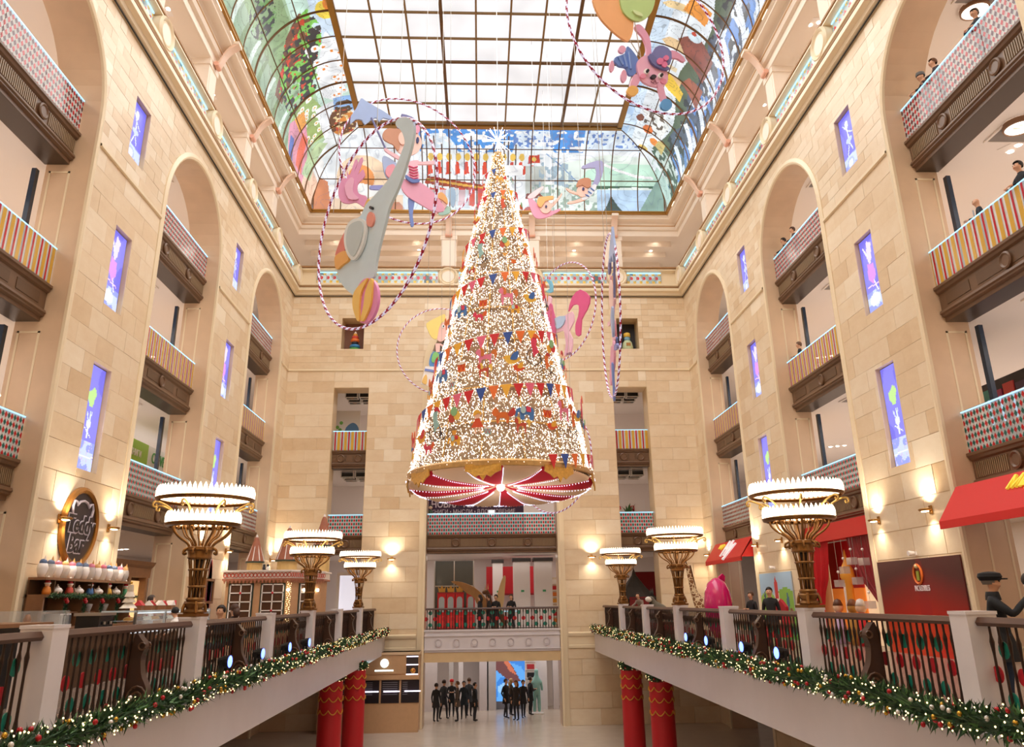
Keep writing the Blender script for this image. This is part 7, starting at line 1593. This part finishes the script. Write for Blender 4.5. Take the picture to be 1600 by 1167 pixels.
p = hit(1042, 935, X=7.6); t = thing('donkey_plush', 'small grey donkey plush with a white head above the balustrade', 'plush toy', (7.4, p.y, .62), 1.9); skinned(t, 'body', [[(0, -.3, .5, .16), (0, .0, .52, .18), (0, .25, .55, .15), (0, .42, .8, .1), (0, .5, .92, .11), (0, .72, .8, .08)], [2, (-.1, .26, .3, .07), (-.1, .27, .03, .06)], [2, (.1, .26, .3, .07), (.1, .27, .03, .06)], [0, (-.1, -.33, .3, .07), (-.1, -.35, .03, .06)], [0, (.1, -.33, .3, .07), (.1, -.35, .03, .06)]], C_('#7a7468', .9))
MB().ball((0, .62, .86), .12, 10, 8, (.9, 1.3, .9)).build('muzzle', C_('#efe8de', .9), t, smooth=True)
for e in (-1, 1): MB().lathe([(.02, 1.0), (.045, 1.12), (.001, 1.3)], (e*.07, .46, 0), 8).build('ear', C_('#3a3530', .9), t, smooth=True); MB().ball((e*.07, .62, .97), .02, 6, 5).build('eye', EYEM, t)
MB().tube([(0, -.45, .55), (0, -.55, .35)], .02, 5).build('tail', C_('#3a3530'), t)
t = thing('display_plinth', 'low display plinth carrying the donkey plush', 'plinth', (7.4, p.y, 0)); MB().box(-.35, .35, -.6, .6, .08, .6).build('block', C_('#6a4a3a'), t); MB().box(-.38, .38, -.63, .63, .6, .62).build('top', C_('#8a6a50'), t); MB().box(-.3, .3, -.55, .55, 0, .08).build('plinth_base', DARK, t)
t = thing('dark_tent', 'dark pointed tent with red curtains in the end-wall column opening', 'tent', (8.2, YB+2.2, 0)); MB().lathe([(1.1, 0), (1.05, 1.4), (1.2, 1.5), (.6, 2.1), (.12, 2.7), (.001, 3.1)], n=10, cap=False).build('canopy', C_('#3c352e', .8), t); MB().box(-.5, .5, -1.12, -1.06, 0, 1.6).build('flap', C_('#7a1a1c', .8), t)
t = thing('red_banner', 'dark red hanging cloth beside the dark tent', 'banner', (9.0, YB+3.4, 0)); MB().box(-.6, .6, -.02, .02, .4, 2.9).build('cloth', C_('#8a1a1f', .8), t); MB().tube([(-.65, 0, 2.9), (.65, 0, 2.9)], .02, 6).build('rod', IRON, t)
# ---------------------------------------------------------------- things in the end wall
SHW = M('shop wall white', '#efe9e8', .6)
# crowned red booths
x0 = hit(683, 945, Y=YB+4.6).x; dx = hit(697, 945, Y=YB+4.6).x-x0
for k in range(4):
    t = thing('red_booth', f"red booth door with arched mirror and gold crown, {ORDW[k]} from the bar side", 'booth', (x0+dx*(k+.5)+(.12 if k == 3 else 0), YB+4.6, 0), pi, 'crowned red booths'); h = dx/2-.02
    MB().box(-h, h, -.3, .0, 0, 1.98).build('panel', C_('#d2202a', .35), t); MB().prism([(-.16, .95), (.16, .95), (.16, 1.6)]+[(.16*cos(q*pi/8), 1.6+.16*sin(q*pi/8)) for q in range(1, 8)]+[(-.16, 1.6)], lambda x, z: (x, .002, z), lambda x, z: (x, .03, z)).build('mirror', C_('#a9b4b8', .1), t); MB().box(-h+.05, h-.05, .002, .03, .15, .75).build('lower_panel', C_('#e03a3a', .35), t)
    MB().prism([(-.17, 2.0), (.17, 2.0), (.22, 2.3), (.1, 2.18), (0, 2.36), (-.1, 2.18), (-.22, 2.3)], lambda x, z: (x, -.17, z), lambda x, z: (x, -.13, z)).build('crown', M('crown gold', '#c99a4a', .35, metal=.6), t); MB().box(-h-.015, h+.015, -.3, .03, 1.9, 1.98).build('cornice', C_('#b01a24'), t)
# dragon
p = hit(772, 935, Y=YB+3.4); t = thing('bronze_dragon', 'bronze dragon statue with one raised wing behind the end-wall railing', 'statue', (p.x, YB+3.4, 0), pi-.5); BZ = M('dragon bronze', '#6b4526', .4, metal=.4, noise=.3, nscale=7)
skinned(t, 'body', [[(.0, -.8, .75, .16), (0, -.3, .95, .28), (0, .2, 1.05, .3), (0, .55, 1.4, .17), (0, .7, 1.85, .13), (0, .95, 2.0, .15), (0, 1.25, 1.9, .09)], [2, (-.25, .3, .6, .12), (-.28, .25, .3, .08), (-.28, .4, .04, .08)], [2, (.25, .3, .6, .12), (.28, .25, .3, .08), (.28, .4, .04, .08)], [1, (-.28, -.4, .6, .14), (-.3, -.55, .3, .08), (-.3, -.4, .04, .09)], [1, (.28, -.4, .6, .14), (.3, -.55, .3, .08), (.3, -.4, .04, .09)], [0, (0, -1.3, .5, .1), (.1, -1.8, .35, .06), (.3, -2.1, .45, .025)]], BZ)
wing = smooth_poly([(0, .1), (.35, .75), (.9, 1.25), (1.6, 1.55), (2.2, 1.6), (1.7, 1.3), (1.35, 1.0), (.95, .75), (.75, .4), (.45, .2), (.2, -.1)], 3)
MB().prism(wing, lambda x, z: (.1+x, .1+.25*x, .95+z), lambda x, z: (.1+x, .16+.25*x, .95+z)).build('wing', M('wing bronze', '#a87a48', .5, noise=.2), t)
MB().prism(smooth_poly([(0, 0), (-.1, .6), (.05, 1.2), (.3, 1.75), (.42, 1.7), (.36, 1.1), (.3, .5), (.15, 0)], 3), lambda x, z: (-.3-x, .0, 1.0+z), lambda x, z: (-.3-x, .06, 1.0+z)).build('raised_wing', M('wing painted as lit', '#e3bd86', .5), t)  # light falling on this wing is put into its paler colour
for q in (.5, 1.0, 1.6): MB().tube([(.12, .09, 1.1), (.1+q*.6, .1+.2*q*.6, 1.1+q*.62), (.1+q, .1+.25*q, 1.1+q*.8)], .03, 5).build('wing_finger', BZ, t)
for e in (-1, 1): MB().lathe([(.04, 0), (.001, .3)], (e*.08, .85, 2.1), 8).build('horn', C_('#c9a878'), t); MB().ball((e*.09, 1.08, 2.05), .025, 6, 5).build('eye', C_('#e8b84a'), t)
t = thing('snack_table', 'small lit blue table behind the railing beside the dragon', 'table', (p.x+.9, YB+2.45, 0)); MB().box(-.4, .4, -.25, .25, .95, 1.0).build('tabletop', M('lit blue top', '#bfe4f2', .3, em='#9fd8f0', es=.5), t); 
for a in (-.32, .32):
    for b in (-.18, .18): MB().lathe([(.025, 0), (.025, .95)], (a, b, 0), 8).build('leg', IRON, t)
for k, (u0, u1, dz) in enumerate(((770, 786, 5.2), (803, 829, 3.8), (836, 864, 3.6))):
    a, b = hit(u0, 945, Y=YB+dz).x, hit(u1, 945, Y=YB+dz).x; m = MB().box(a, b, YB+dz, YB+dz+(b-a)*.8, 0, 3.72); m.build('trim_8', SHW, kind='structure', label='white square shop pillar'); MB().box(a-.06, b+.06, YB+dz-.06, YB+dz+(b-a)*.8+.06, 3.55, 3.74).build('trim_9', C_('#2b2320'), kind='structure')
    MB().box((a+b)/2-.05, (a+b)/2+.12, YB+dz-.02, YB+dz-.005, 1.95, 2.05).build('exit_plate', C_('#2f9a68'), label=f"small green exit plate on the {ORDW[k]} white pillar from the dragon", cat='sign')
t = thing('glass_shopfront', 'dark glass shop front above the red booths', 'shop front', (x0+.9, YB+5.4, 0)); MB().box(-1.1, 1.1, 0, .05, 0, 3.7).build('glass', C_('#4a4a46', .08), t)
for a in (-1.1, 0, 1.1): MB().box(a-.03, a+.03, -.03, .0, 0, 3.7).build('mullion', STEEL, t)
MB().box(-1.1, 1.1, -.03, 0, 2.3, 2.36).build('transom', STEEL, t)
t = thing('red_sign_wall', 'red shop fascia wall behind the dragon', 'sign', (hit(795, 925, Y=YB+6.4).x, YB+6.4, 0)); MB().box(-1.3, 2.4, 0, .1, 1.9, 3.4).build('fascia', C_('#c8202c', .4), t); MB().box(-1.3, 2.4, -.02, 0, 1.8, 1.9).build('ledge', C_('#8a141c'), t)
t = thing('book_shelf_unit', 'shelf unit with orange and white goods at the opening edge', 'shelving', (hit(868, 935, Y=YB+4.2).x, YB+4.2, 0)); MB().box(-.35, .35, 0, .3, 0, 2.7).build('carcass', C_('#d8c4a8'), t)
for k in range(7): MB().box(-.33, .33, -.04, 0, .3+k*.34, .34+k*.34).build('shelf', WHITE, t); MB().box(-.3, .3, -.03, 0, .35+k*.34, .55+k*.34).build('goods', C_(('#e07a2f', '#c8222c', '#f0e6dc', '#e8a23a')[k % 4]), t)
# purple book-shop banner
VIO = M('violet board', '#3f2148', .5); bz = F2
t = thing('violet_shop_banner', 'dark violet bookshop banner with white Cyrillic capitals behind the second-storey end balcony', 'sign', (hit(741, 795, Y=YB+3.2).x, YB+3.2, F2)); hw = 2.75; LZ1 = hit(741, 788, Y=YB+3.2).z-F2; LZ2 = hit(741, 799.5, Y=YB+3.2).z-F2
MB().box(-hw, hw, 0, .08, .01, LZ1+.75).build('board', VIO, t); text('НОВАЯ ТЕРРИТОРИЯ', .5, M('banner letters', '#e9dcea', .5), t, (-.05, -.012, LZ1), (pi/2, 0, 0), depth=.008, sx=.9, bold=.012); text('КНИГИ • МЫСЛИ • ВДОХНОВЕНИЕ', .32, M('banner letters', '#e9dcea', .5), t, (-.05, -.012, LZ2), (pi/2, 0, 0), depth=.008, sx=.86); MB().box(.05-.12, .05+.06, -.06, -.01, LZ1-.1, LZ1+.35).build('orange_figure', C_('#e0722f'), t)
t = thing('dress_mannequin', 'dark-haired mannequin in a green gown at the second-storey end opening', 'mannequin', (hit(673, 790, Y=YB+1.6).x, YB+1.6, F2)); MB().lathe([(.34, 0), (.28, .5), (.1, 1.05), (.15, 1.3), (.05, 1.42)], n=16).build('gown', C_('#2e4a34'), t, smooth=True); MB().ball((0, 0, 1.55), .1, 10, 8).build('head', C_('#efd0b8'), t, smooth=True); MB().ball((0, .03, 1.6), .11, 10, 8).build('hair', C_('#1e1512'), t, smooth=True)
t = thing('white_tag_sign', 'small white square sign behind the green and red diamond glass', 'sign', (hit(768, 806, Y=YB+.85).x, YB+.85, F2)); MB().box(-.17, .17, 0, .03, 1.0, 1.3).build('plate', M('lit white', '#ffffff', .4, em='#ffffff', es=.5), t); MB().box(-.015, .015, 0, .02, 0, 1.0).build('post', STEEL, t)
# tree-side window columns: ceiling projectors, mural, plant
pj = None
for (a, b), F1, cn in ((COLS[0], F4-.86, 'third-storey bar-side'), (COLS[1], F4-.86, 'third-storey awning-side'), (COLS[0], F3-.86, 'second-storey bar-side'), (COLS[1], F3-.86, 'second-storey awning-side')):
    for k in range(4):
        x = (a+b)/2-.38+.78*(k % 2)+.1; y = YB+2.0+1.1*(k//2); lab = f"square black ceiling projector, {('front', 'front', 'rear', 'rear')[k]} row {('bar', 'awning')[k % 2]} side, {cn} column window"
        if pj is None:
            pj = thing('ceiling_projector', lab, 'ceiling light', (x, y, F1-.001), 0, 'projectors in the column windows'); MB().box(-.3, .3, -.22, .22, -.3, -.08).build('housing', C_('#19181a', .3), pj); m = MB()
            for q in (-.33, .33): m.box(q-.02, q+.02, -.26, .26, -.34, 0)
            for q in (-.26, .26): m.box(-.35, .35, q-.02, q+.02, -.34, -.3)
            m.build('cradle', M('cradle white', '#e9e4de', .4), pj); MB().lathe([(.1, -.33), (.12, -.3)], n=12).build('lens', C_('#8a6a50', .1), pj)
        else: dup(pj, (x, y, F1-.001), 0, lab)
p = hit(548, 640, Y=YB+2.2); t = thing('toy_mural', 'white wall panel painted with a green caterpillar and blue hill', 'mural', (p.x-.25, YB+2.6, F3))
MB().box(-1.15, .75, 0, .06, .001, 2.7).build('panel', M('mural white', '#ece6df', .5), t)
for nm, pts, c, l in (('blue_hill', [(-.1, .2), (.7, .2), (.72, 1.5), (.5, 1.95), (.2, 1.95), (-.1, 1.5)], '#4f7fae', 1), ('far_hill', [(-1.1, .2), (-.5, .2), (-.5, 1.0), (-.8, 1.35), (-1.1, 1.3)], '#7f96cc', 1)): MB().prism(smooth_poly(pts, 3), lambda x, z: (x, -.01*l, z), lambda x, z: (x, -.01*l-.02, z)).build(nm, C_(c), t)
for k in range(3):
    c = MB().lathe([(.0001, -.05), (.27, -.04), (.27, 0)], (-.72+.42*k, -.02, .72+.1*(k == 1)), 16, axis='y').build('caterpillar_segment', C_('#8cc356'), t); MB().lathe([(.0001, -.07), (.1, -.065), (.1, -.05)], (-.72+.42*k, -.02, .78+.1*(k == 1)), 12, axis='y').build('window_hole', C_('#3a4a44'), c)
for x, z in ((-.5, 1.75), (-.3, 2.0), (-.35, 1.6)): MB().lathe([(.0001, -.03), (.1, -.02), (.1, 0)], (x, -.01, z), 10, axis='y').build('leaf', C_('#6fae4e'), t)
p = hit(985, 800, Y=YB+.9); t = thing('aloe_plant', 'spiky green potted plant at the second-storey awning-side column window', 'plant', (p.x, YB+1.5, F2+.005)); MB().lathe([(.13, 0), (.18, .9), (.2, .95)], n=12).build('pot', C_('#4a3a30'), t)
for k in range(13):
    a = k*2.4; L = .5+.12*(k % 3); d = Vector((cos(a), sin(a), 0)); o = Vector((-sin(a), cos(a), 0)); P = [Vector((0, 0, .92))+d*L*q*.6+Vector((0, 0, L*(q*1.3-.35*q*q))) for q in (0, .35, .7, 1)]; ws = (.04, .06, .045, .003)
    MB().add([p_+o*w_*e for p_, w_ in zip(P, ws) for e in (-1, 1)], [(0, 1, 3, 2), (2, 3, 5, 4), (4, 5, 7, 6)]).build('leaf', C_('#3f6b34'), t)
p = hit(960, 800, Y=YB+4.5); t = thing('red_wall_sign', 'red lettered shop sign behind the potted plant', 'sign', (p.x+.6, YB+4.5, F2+1.5)); MB().box(-1.2, 1.2, .02, .08, -.5, .7).build('board', SHW, t); text('МИР', .5, C_('#d8203a'), t, (-.75, 0, .15), (pi/2, 0, 0), depth=.02); text('Я', .5, C_('#d8203a'), t, (.45, 0, .15), (pi/2, 0, 0), depth=.02)
# dolls in the square niches
t = thing('stacking_toy', 'rainbow stacking ring toy in the bar-side square niche', 'toy', (-6.95, YB+.5, 14.701))
for z, r, c in ((.0, .34, '#4f9a3a'), (.2, .3, '#3f86c0'), (.42, .2, '#2f2a30'), (.55, .26, '#e0722f'), (.72, .2, '#c8443a'), (.86, .13, '#e8a03a')): MB().lathe([(r*.8, z), (r, z+.09), (r*.8, z+.18)], n=16).build('ring', C_(c), t, smooth=True)
MB().lathe([(.05, 1.0), (.08, 1.08), (.001, 1.2)], n=10).build('tip', WHITE, t, smooth=True)
t = thing('nesting_doll', 'yellow-hatted nesting doll in the awning-side square niche', 'toy', (8.3, YB+.5, 14.701)); MB().lathe([(.26, 0), (.32, .2), (.26, .5), (.18, .62)], n=16).build('body', C_('#c9d8b0'), t, smooth=True); MB().lathe([(.16, .62), (.18, .75), (.15, .86)], n=14).build('neck_band', C_('#7fb0c8'), t, smooth=True); MB().lathe([(.2, .84), (.19, 1.05), (.1, 1.1)], n=14).build('hat', C_('#e8c04a'), t, smooth=True); MB().box(-.12, .12, -.33, -.3, .25, .42).build('apron', C_('#b07a3a'), t)
for x, y1 in ((-7.01, '#8a5a44'), (8.255, '#1c1a1e')): MB().box(x-.62, x+.62, YB+1.0, YB+1.05, 14.7, 16.5).build('niche_back', C_(y1), WB)
# white doorway in the bar-side column opening on the first floor
t = thing('white_door_case', 'bright white door case in the bar-side column opening', 'door', (-6.9, YB+3.0, 0)); 
for a, b, c, d in ((-.75, -.6, 0, 2.9), (.6, .75, 0, 2.9), (-.75, .75, 2.9, 3.05)): MB().box(a, b, -.1, .1, c, d).build('jamb', WHITE, t)
MB().box(-.6, .6, 0, .05, 0, 2.9).build('leaf', M('glowing door leaf', '#f4f2f8', .5, em='#e8ecff', es=.5), t); MB().box(.42, .5, -.06, 0, 1.0, 1.06).build('handle', STEEL, t)  # glow put into the leaf stands in for the bright room beyond
# ---------------------------------------------------------------- ground floor
KX0, KX1 = hit(500, 1040, Y=39.9).x, hit(655, 1040, Y=39.9).x; kz = hit(600, 1019, Y=39.6).z
KS = thing('wood_menu_kiosk', 'pale wooden kiosk with a lit round emblem over black menu boards', 'kiosk', ((KX0+KX1)/2, 39.9, 0)); w = (KX1-KX0)/2; PLY = M('plywood', '#cfa57c', .5, noise=.08)
z1 = kz-.02; z0 = z1-1.35
MB().box(-w, w, 0, .9, GF, z1).build('carcass', PLY, KS); MB().box(-w-.05, w+.05, -.08, .9, z1-.12, z1).build('top_board', M('light ply', '#e0c29e', .5), KS); MB().box(-w*.15, w*.72, -.04, 0, z1-.95, z1-.14).build('sign_panel', PLY, KS)
for a, b in ((-w*.55, -w*.17), (w*.74, w*.98)):
    o = MB().box(a, b, -.02, .0, z1-.98, z1-.14).build('dark_bay', C_('#3a3030'), KS); m = MB()
    for z in (z1-.2, z1-.56, z1-.98): m.box(a, b, -.05, -.02, z-.02, z+.02)
    m.build('lit_shelf', M('lit shelf', '#ffffff', .4, em='#efeaff', es=2), o)
MB().box(-w, w, -.07, 0, z1-1.2, z1-1.0).build('rail_board', PLY, KS)
for k in range(4):
    a = -w*.55+k*w*.4; o = MB().box(a, a+w*.36, -.03, 0, z1-2.2, z1-1.22).build('menu_board', C_('#231d22', .3), KS); m = MB()
    for q in range(7): m.box(a+.06, a+.06+w*.1*(1+(q*3+k) % 3), -.035, -.03, z1-1.33-q*.085, z1-1.31-q*.085)
    m.build('menu_line', C_('#8d8890'), o)
m = MB()
for k in range(3): a = -w*.12+k*w*.42; m.box(a, a+w*.32, -.12, -.04, z1-1.72, z1-1.68)
m.build('menu_lamp', M('lit shelf', '#ffffff'), KS)
EM = M('lit emblem', '#e8fbff', .4, em='#d8f6ff', es=2.2); cx, cz = w*.3, z1-.48; o = MB().lathe([(.19, -.07), (.19, -.04), (.13, -.04), (.13, -.07)], (cx, 0, cz), 20, axis='y').build('emblem_ring', EM, KS); m = MB()
for q in (-.05, .05): m.box(cx+q-.02, cx+q+.02, -.07, -.04, cz-.1, cz+.1)
m.build('emblem_bars', EM, KS); m = MB()
for q in range(11): m.box(cx-.44+q*.08, cx-.44+q*.08+.055, -.06, -.04, z1-.83, z1-.77)
m.build('lit_caption', EM, KS)
t = thing('orange_plush_ball', 'small orange and yellow toy on the kiosk shelf', 'toy', (KX1-.28, 39.83, z1-.955)); MB().ball((0, 0, .13), .12, 12, 8).build('ball', C_('#e8a03a'), t, smooth=True); MB().ball((.05, -.09, .17), .04, 8, 5).build('spot', C_('#c8323c'), t, smooth=True)
for k, (u, v, Y, s_) in enumerate(((556, 1036, 33.0, 'tall'), (519, 1052, 30.0, 'nearer'), (985, 1036, 33.0, 'tall'), (1031, 1052, 29.0, 'nearer'))):
    p = hit(u, v, Y=Y); side = 'bar-side' if k < 2 else 'awning-side'; h = p.z-GF-.25
    t = thing('red_drum', f"{s_} red drum pillar with gold swags under the {side} deck", 'drum', (p.x, Y, GF), 0, 'red drum pillars'); MB().lathe([(.42, 0), (.4, h)], n=24).build('drum', C_('#c01c24', .5), t, smooth=.8); m = MB()
    for z in (h-.16, h-.5, h-.9):
        m.tube([(.42*cos(a), .42*sin(a), z-.14*abs(sin(a*4))) for a in [2*pi*q/64 for q in range(64)]], .02, 5, closed=True)
    m.build('gold_swag', M('swag gold', '#d39a3a', .4, metal=.4), t)
    garland('fir_wreath', f"fir wreath with baubles on the {s_} {side} red drum", [(p.x+.36*cos(2*pi*q/18), Y+.36*sin(2*pi*q/18), GF+h+.16) for q in range(19)], .16, 1500, 40, 'wreath', .1, 'wreaths on the drums')
# ground-floor shop behind the arch: pillars, screen, lamps
t = thing('blue_screen', 'blue lit advertising screen on the ground floor behind the crowd', 'screen', (hit(787, 1050, Y=YB+6.5).x, YB+6.5, GF))
def adv(X, Z): p = Paint(X, Z, '#2f7fd6'); p.mask(vnoise(X, Z, 1.2, 3) > .55, '#5aa4ea'); p.poly([(-.9, 2.6), (-.3, 2.7), (.5, 1.7), (.9, 1.0), (.4, .9), (-.5, 1.6)], '#6a3a3a'); p.poly([(-.2, 2.3), (.2, 2.1), (.7, 1.3), (.3, 1.5)], '#c86a4a'); p.ell(.2, .6, .6, .3, '#8fc4f0'); return p.C
A, B = np.meshgrid(np.linspace(-1.2, 1.2, 40), np.linspace(0, 2.8, 40), indexing='ij'); m = MB(); idx = np.arange(1600).reshape(40, 40); m.v = np.stack([A, A*0-.03, B+.4], -1).reshape(-1, 3).tolist(); m.f = np.stack([idx[:-1, :-1], idx[1:, :-1], idx[1:, 1:], idx[:-1, 1:]], -1).reshape(-1, 4).tolist(); m.m = [0]*len(m.f); m.c = [tuple(c) for c in adv(A[:-1, :-1], B[:-1, :-1]).reshape(-1, 3)]; m.build('display', MA('advert screen', .3, .9, base=0), t); MB().box(-1.25, 1.25, 0, .1, 0, 3.28).build('casing', C_('#8a8a90'), t)
for k, (u, wd) in enumerate(((672, .8), (705, .25), (720, .25), (756, .5), (768, .5), (842, .9), (868, .3))):
    p = hit(u, 1050, Y=YB+6.0); MB().box(p.x-wd/2, p.x+wd/2, YB+6.0, YB+6.4, GF, -.9).build('trim_10', C_(('#d8d0d2', '#c9c4c4', '#e8e4e6')[k % 3]), kind='structure', label='pale shop pillar on the ground floor')
t = thing('ceiling_tube_lamp', 'long white tube lamp over the ground-floor crowd', 'ceiling light', (hit(769, 1035, Y=YB+5).x, YB+5, -.95)); MB().box(-1.2, 1.2, -.06, .06, -.06, 0).build('tube', M('lit shelf', '#ffffff'), t); MB().box(-1.25, 1.25, -.08, .08, 0, .045).build('housing', STEEL, t)
t = thing('teal_figure', 'pale teal statue beside the ground-floor shop shelves', 'statue', (hit(838, 1055, Y=YB+4.5).x, YB+4.5, GF)); skinned(t, 'body', [[(0, 0, 1.2, .2), (0, 0, 1.55, .22), (0, 0, 1.85, .09), (0, 0, 2.05, .13), (0, 0, 2.2, .1)], [1, (-.25, 0, 1.5, .08), (-.3, .05, 1.1, .06)], [1, (.25, 0, 1.5, .08), (.3, .05, 1.1, .06)], [0, (-.12, 0, .7, .1), (-.13, 0, .06, .09)], [0, (.12, 0, .7, .1), (.13, 0, .06, .09)]], C_('#8fc4c0')); MB().box(-.35, .35, -.3, .3, 0, .03).build('stand', SHW, t)
t = thing('white_shelf_stack', 'white shelf stack with dark goods on the ground floor', 'shelving', (hit(829, 1045, Y=YB+5.2).x, YB+5.2, GF)); MB().box(-.3, .3, 0, .3, 0, 3.0).build('carcass', SHW, t)
for k in range(6): MB().box(-.28, .28, -.06, 0, .4+k*.42, .44+k*.42).build('shelf', SHW, t); MB().box(-.2, .2, -.05, 0, .45+k*.42, .7+k*.42).build('goods', C_(('#2d2a30', '#c83a44', '#d8d4d0')[k % 3]), t)

# ring lamps and a dark toy display glimpsed in the arch nearest the camera, awning side
RL = M('ring lamp glow', '#fff6ea', .4, em='#fff2e0', es=3)
for u, v, zc, st in ((1592, 193, F4-.862, 'third'), (1522, 12, 18.06-.862, 'fourth')):
    p = hit(u, v, Z=zc); t = thing('ring_lamp', f"round white ring ceiling lamp with brown rim over the {st} storey, awning side", 'ceiling light', (p.x, p.y, zc)); t.scale = (.62, .62, .62)
    MB().lathe([(.62, -.001), (.62, -.22), (.56, -.24), (.54, -.2)], n=28, cap=False).build('rim', M('lamp rim', '#8a6548', .4), t, smooth=.6); MB().lathe([(.54, -.2), (.3, -.22), (.28, -.1)], n=28, cap=False).build('ring', RL, t, smooth=.6)
p = hit(1572, 620, X=XR+3.0); t = thing('toy_display', 'dark toy shop display with pink and teal panels above the large awning, second storey', 'shop front', (XR+3.0, p.y, F2), pi/2)
MB().box(-2.2, 2.2, -.3, 0, .012, 2.5).build('cabinet', C_('#2a2630'), t)
for k in range(8):
    x = -2.0+k*.52; MB().box(x, x+.44, 0, .04, 1.1+.1*(k % 3), 2.2+.1*(k % 2)).build('display_panel', C_(('#a83f6a', '#3f8a86', '#4a3a58', '#c84a4a')[k % 4]), t)
    MB().box(x+.05, x+.12, .04, .06, 1.3, 2.0).build('light_tube', LED, t)
p = hit(1590, 262, X=XR+3.4); t = thing('wall_screen', 'grey framed wall screen behind the nearest striped railing, awning side', 'screen', (XR+D1-.12, p.y+2.5, F3+1.4), pi/2); MB().box(-.9, .9, -.06, 0, -.1, 1.4).build('casing', C_('#9a9aa0'), t); MB().box(-.82, .82, 0, .02, 0, 1.3).build('display', M('blue display', '#3a4f7a', .3, em='#3a5f9a', es=.6), t)
MB().box(-.1, .1, -.1, -.06, .2, 1.0).build('bracket', DARK, t)
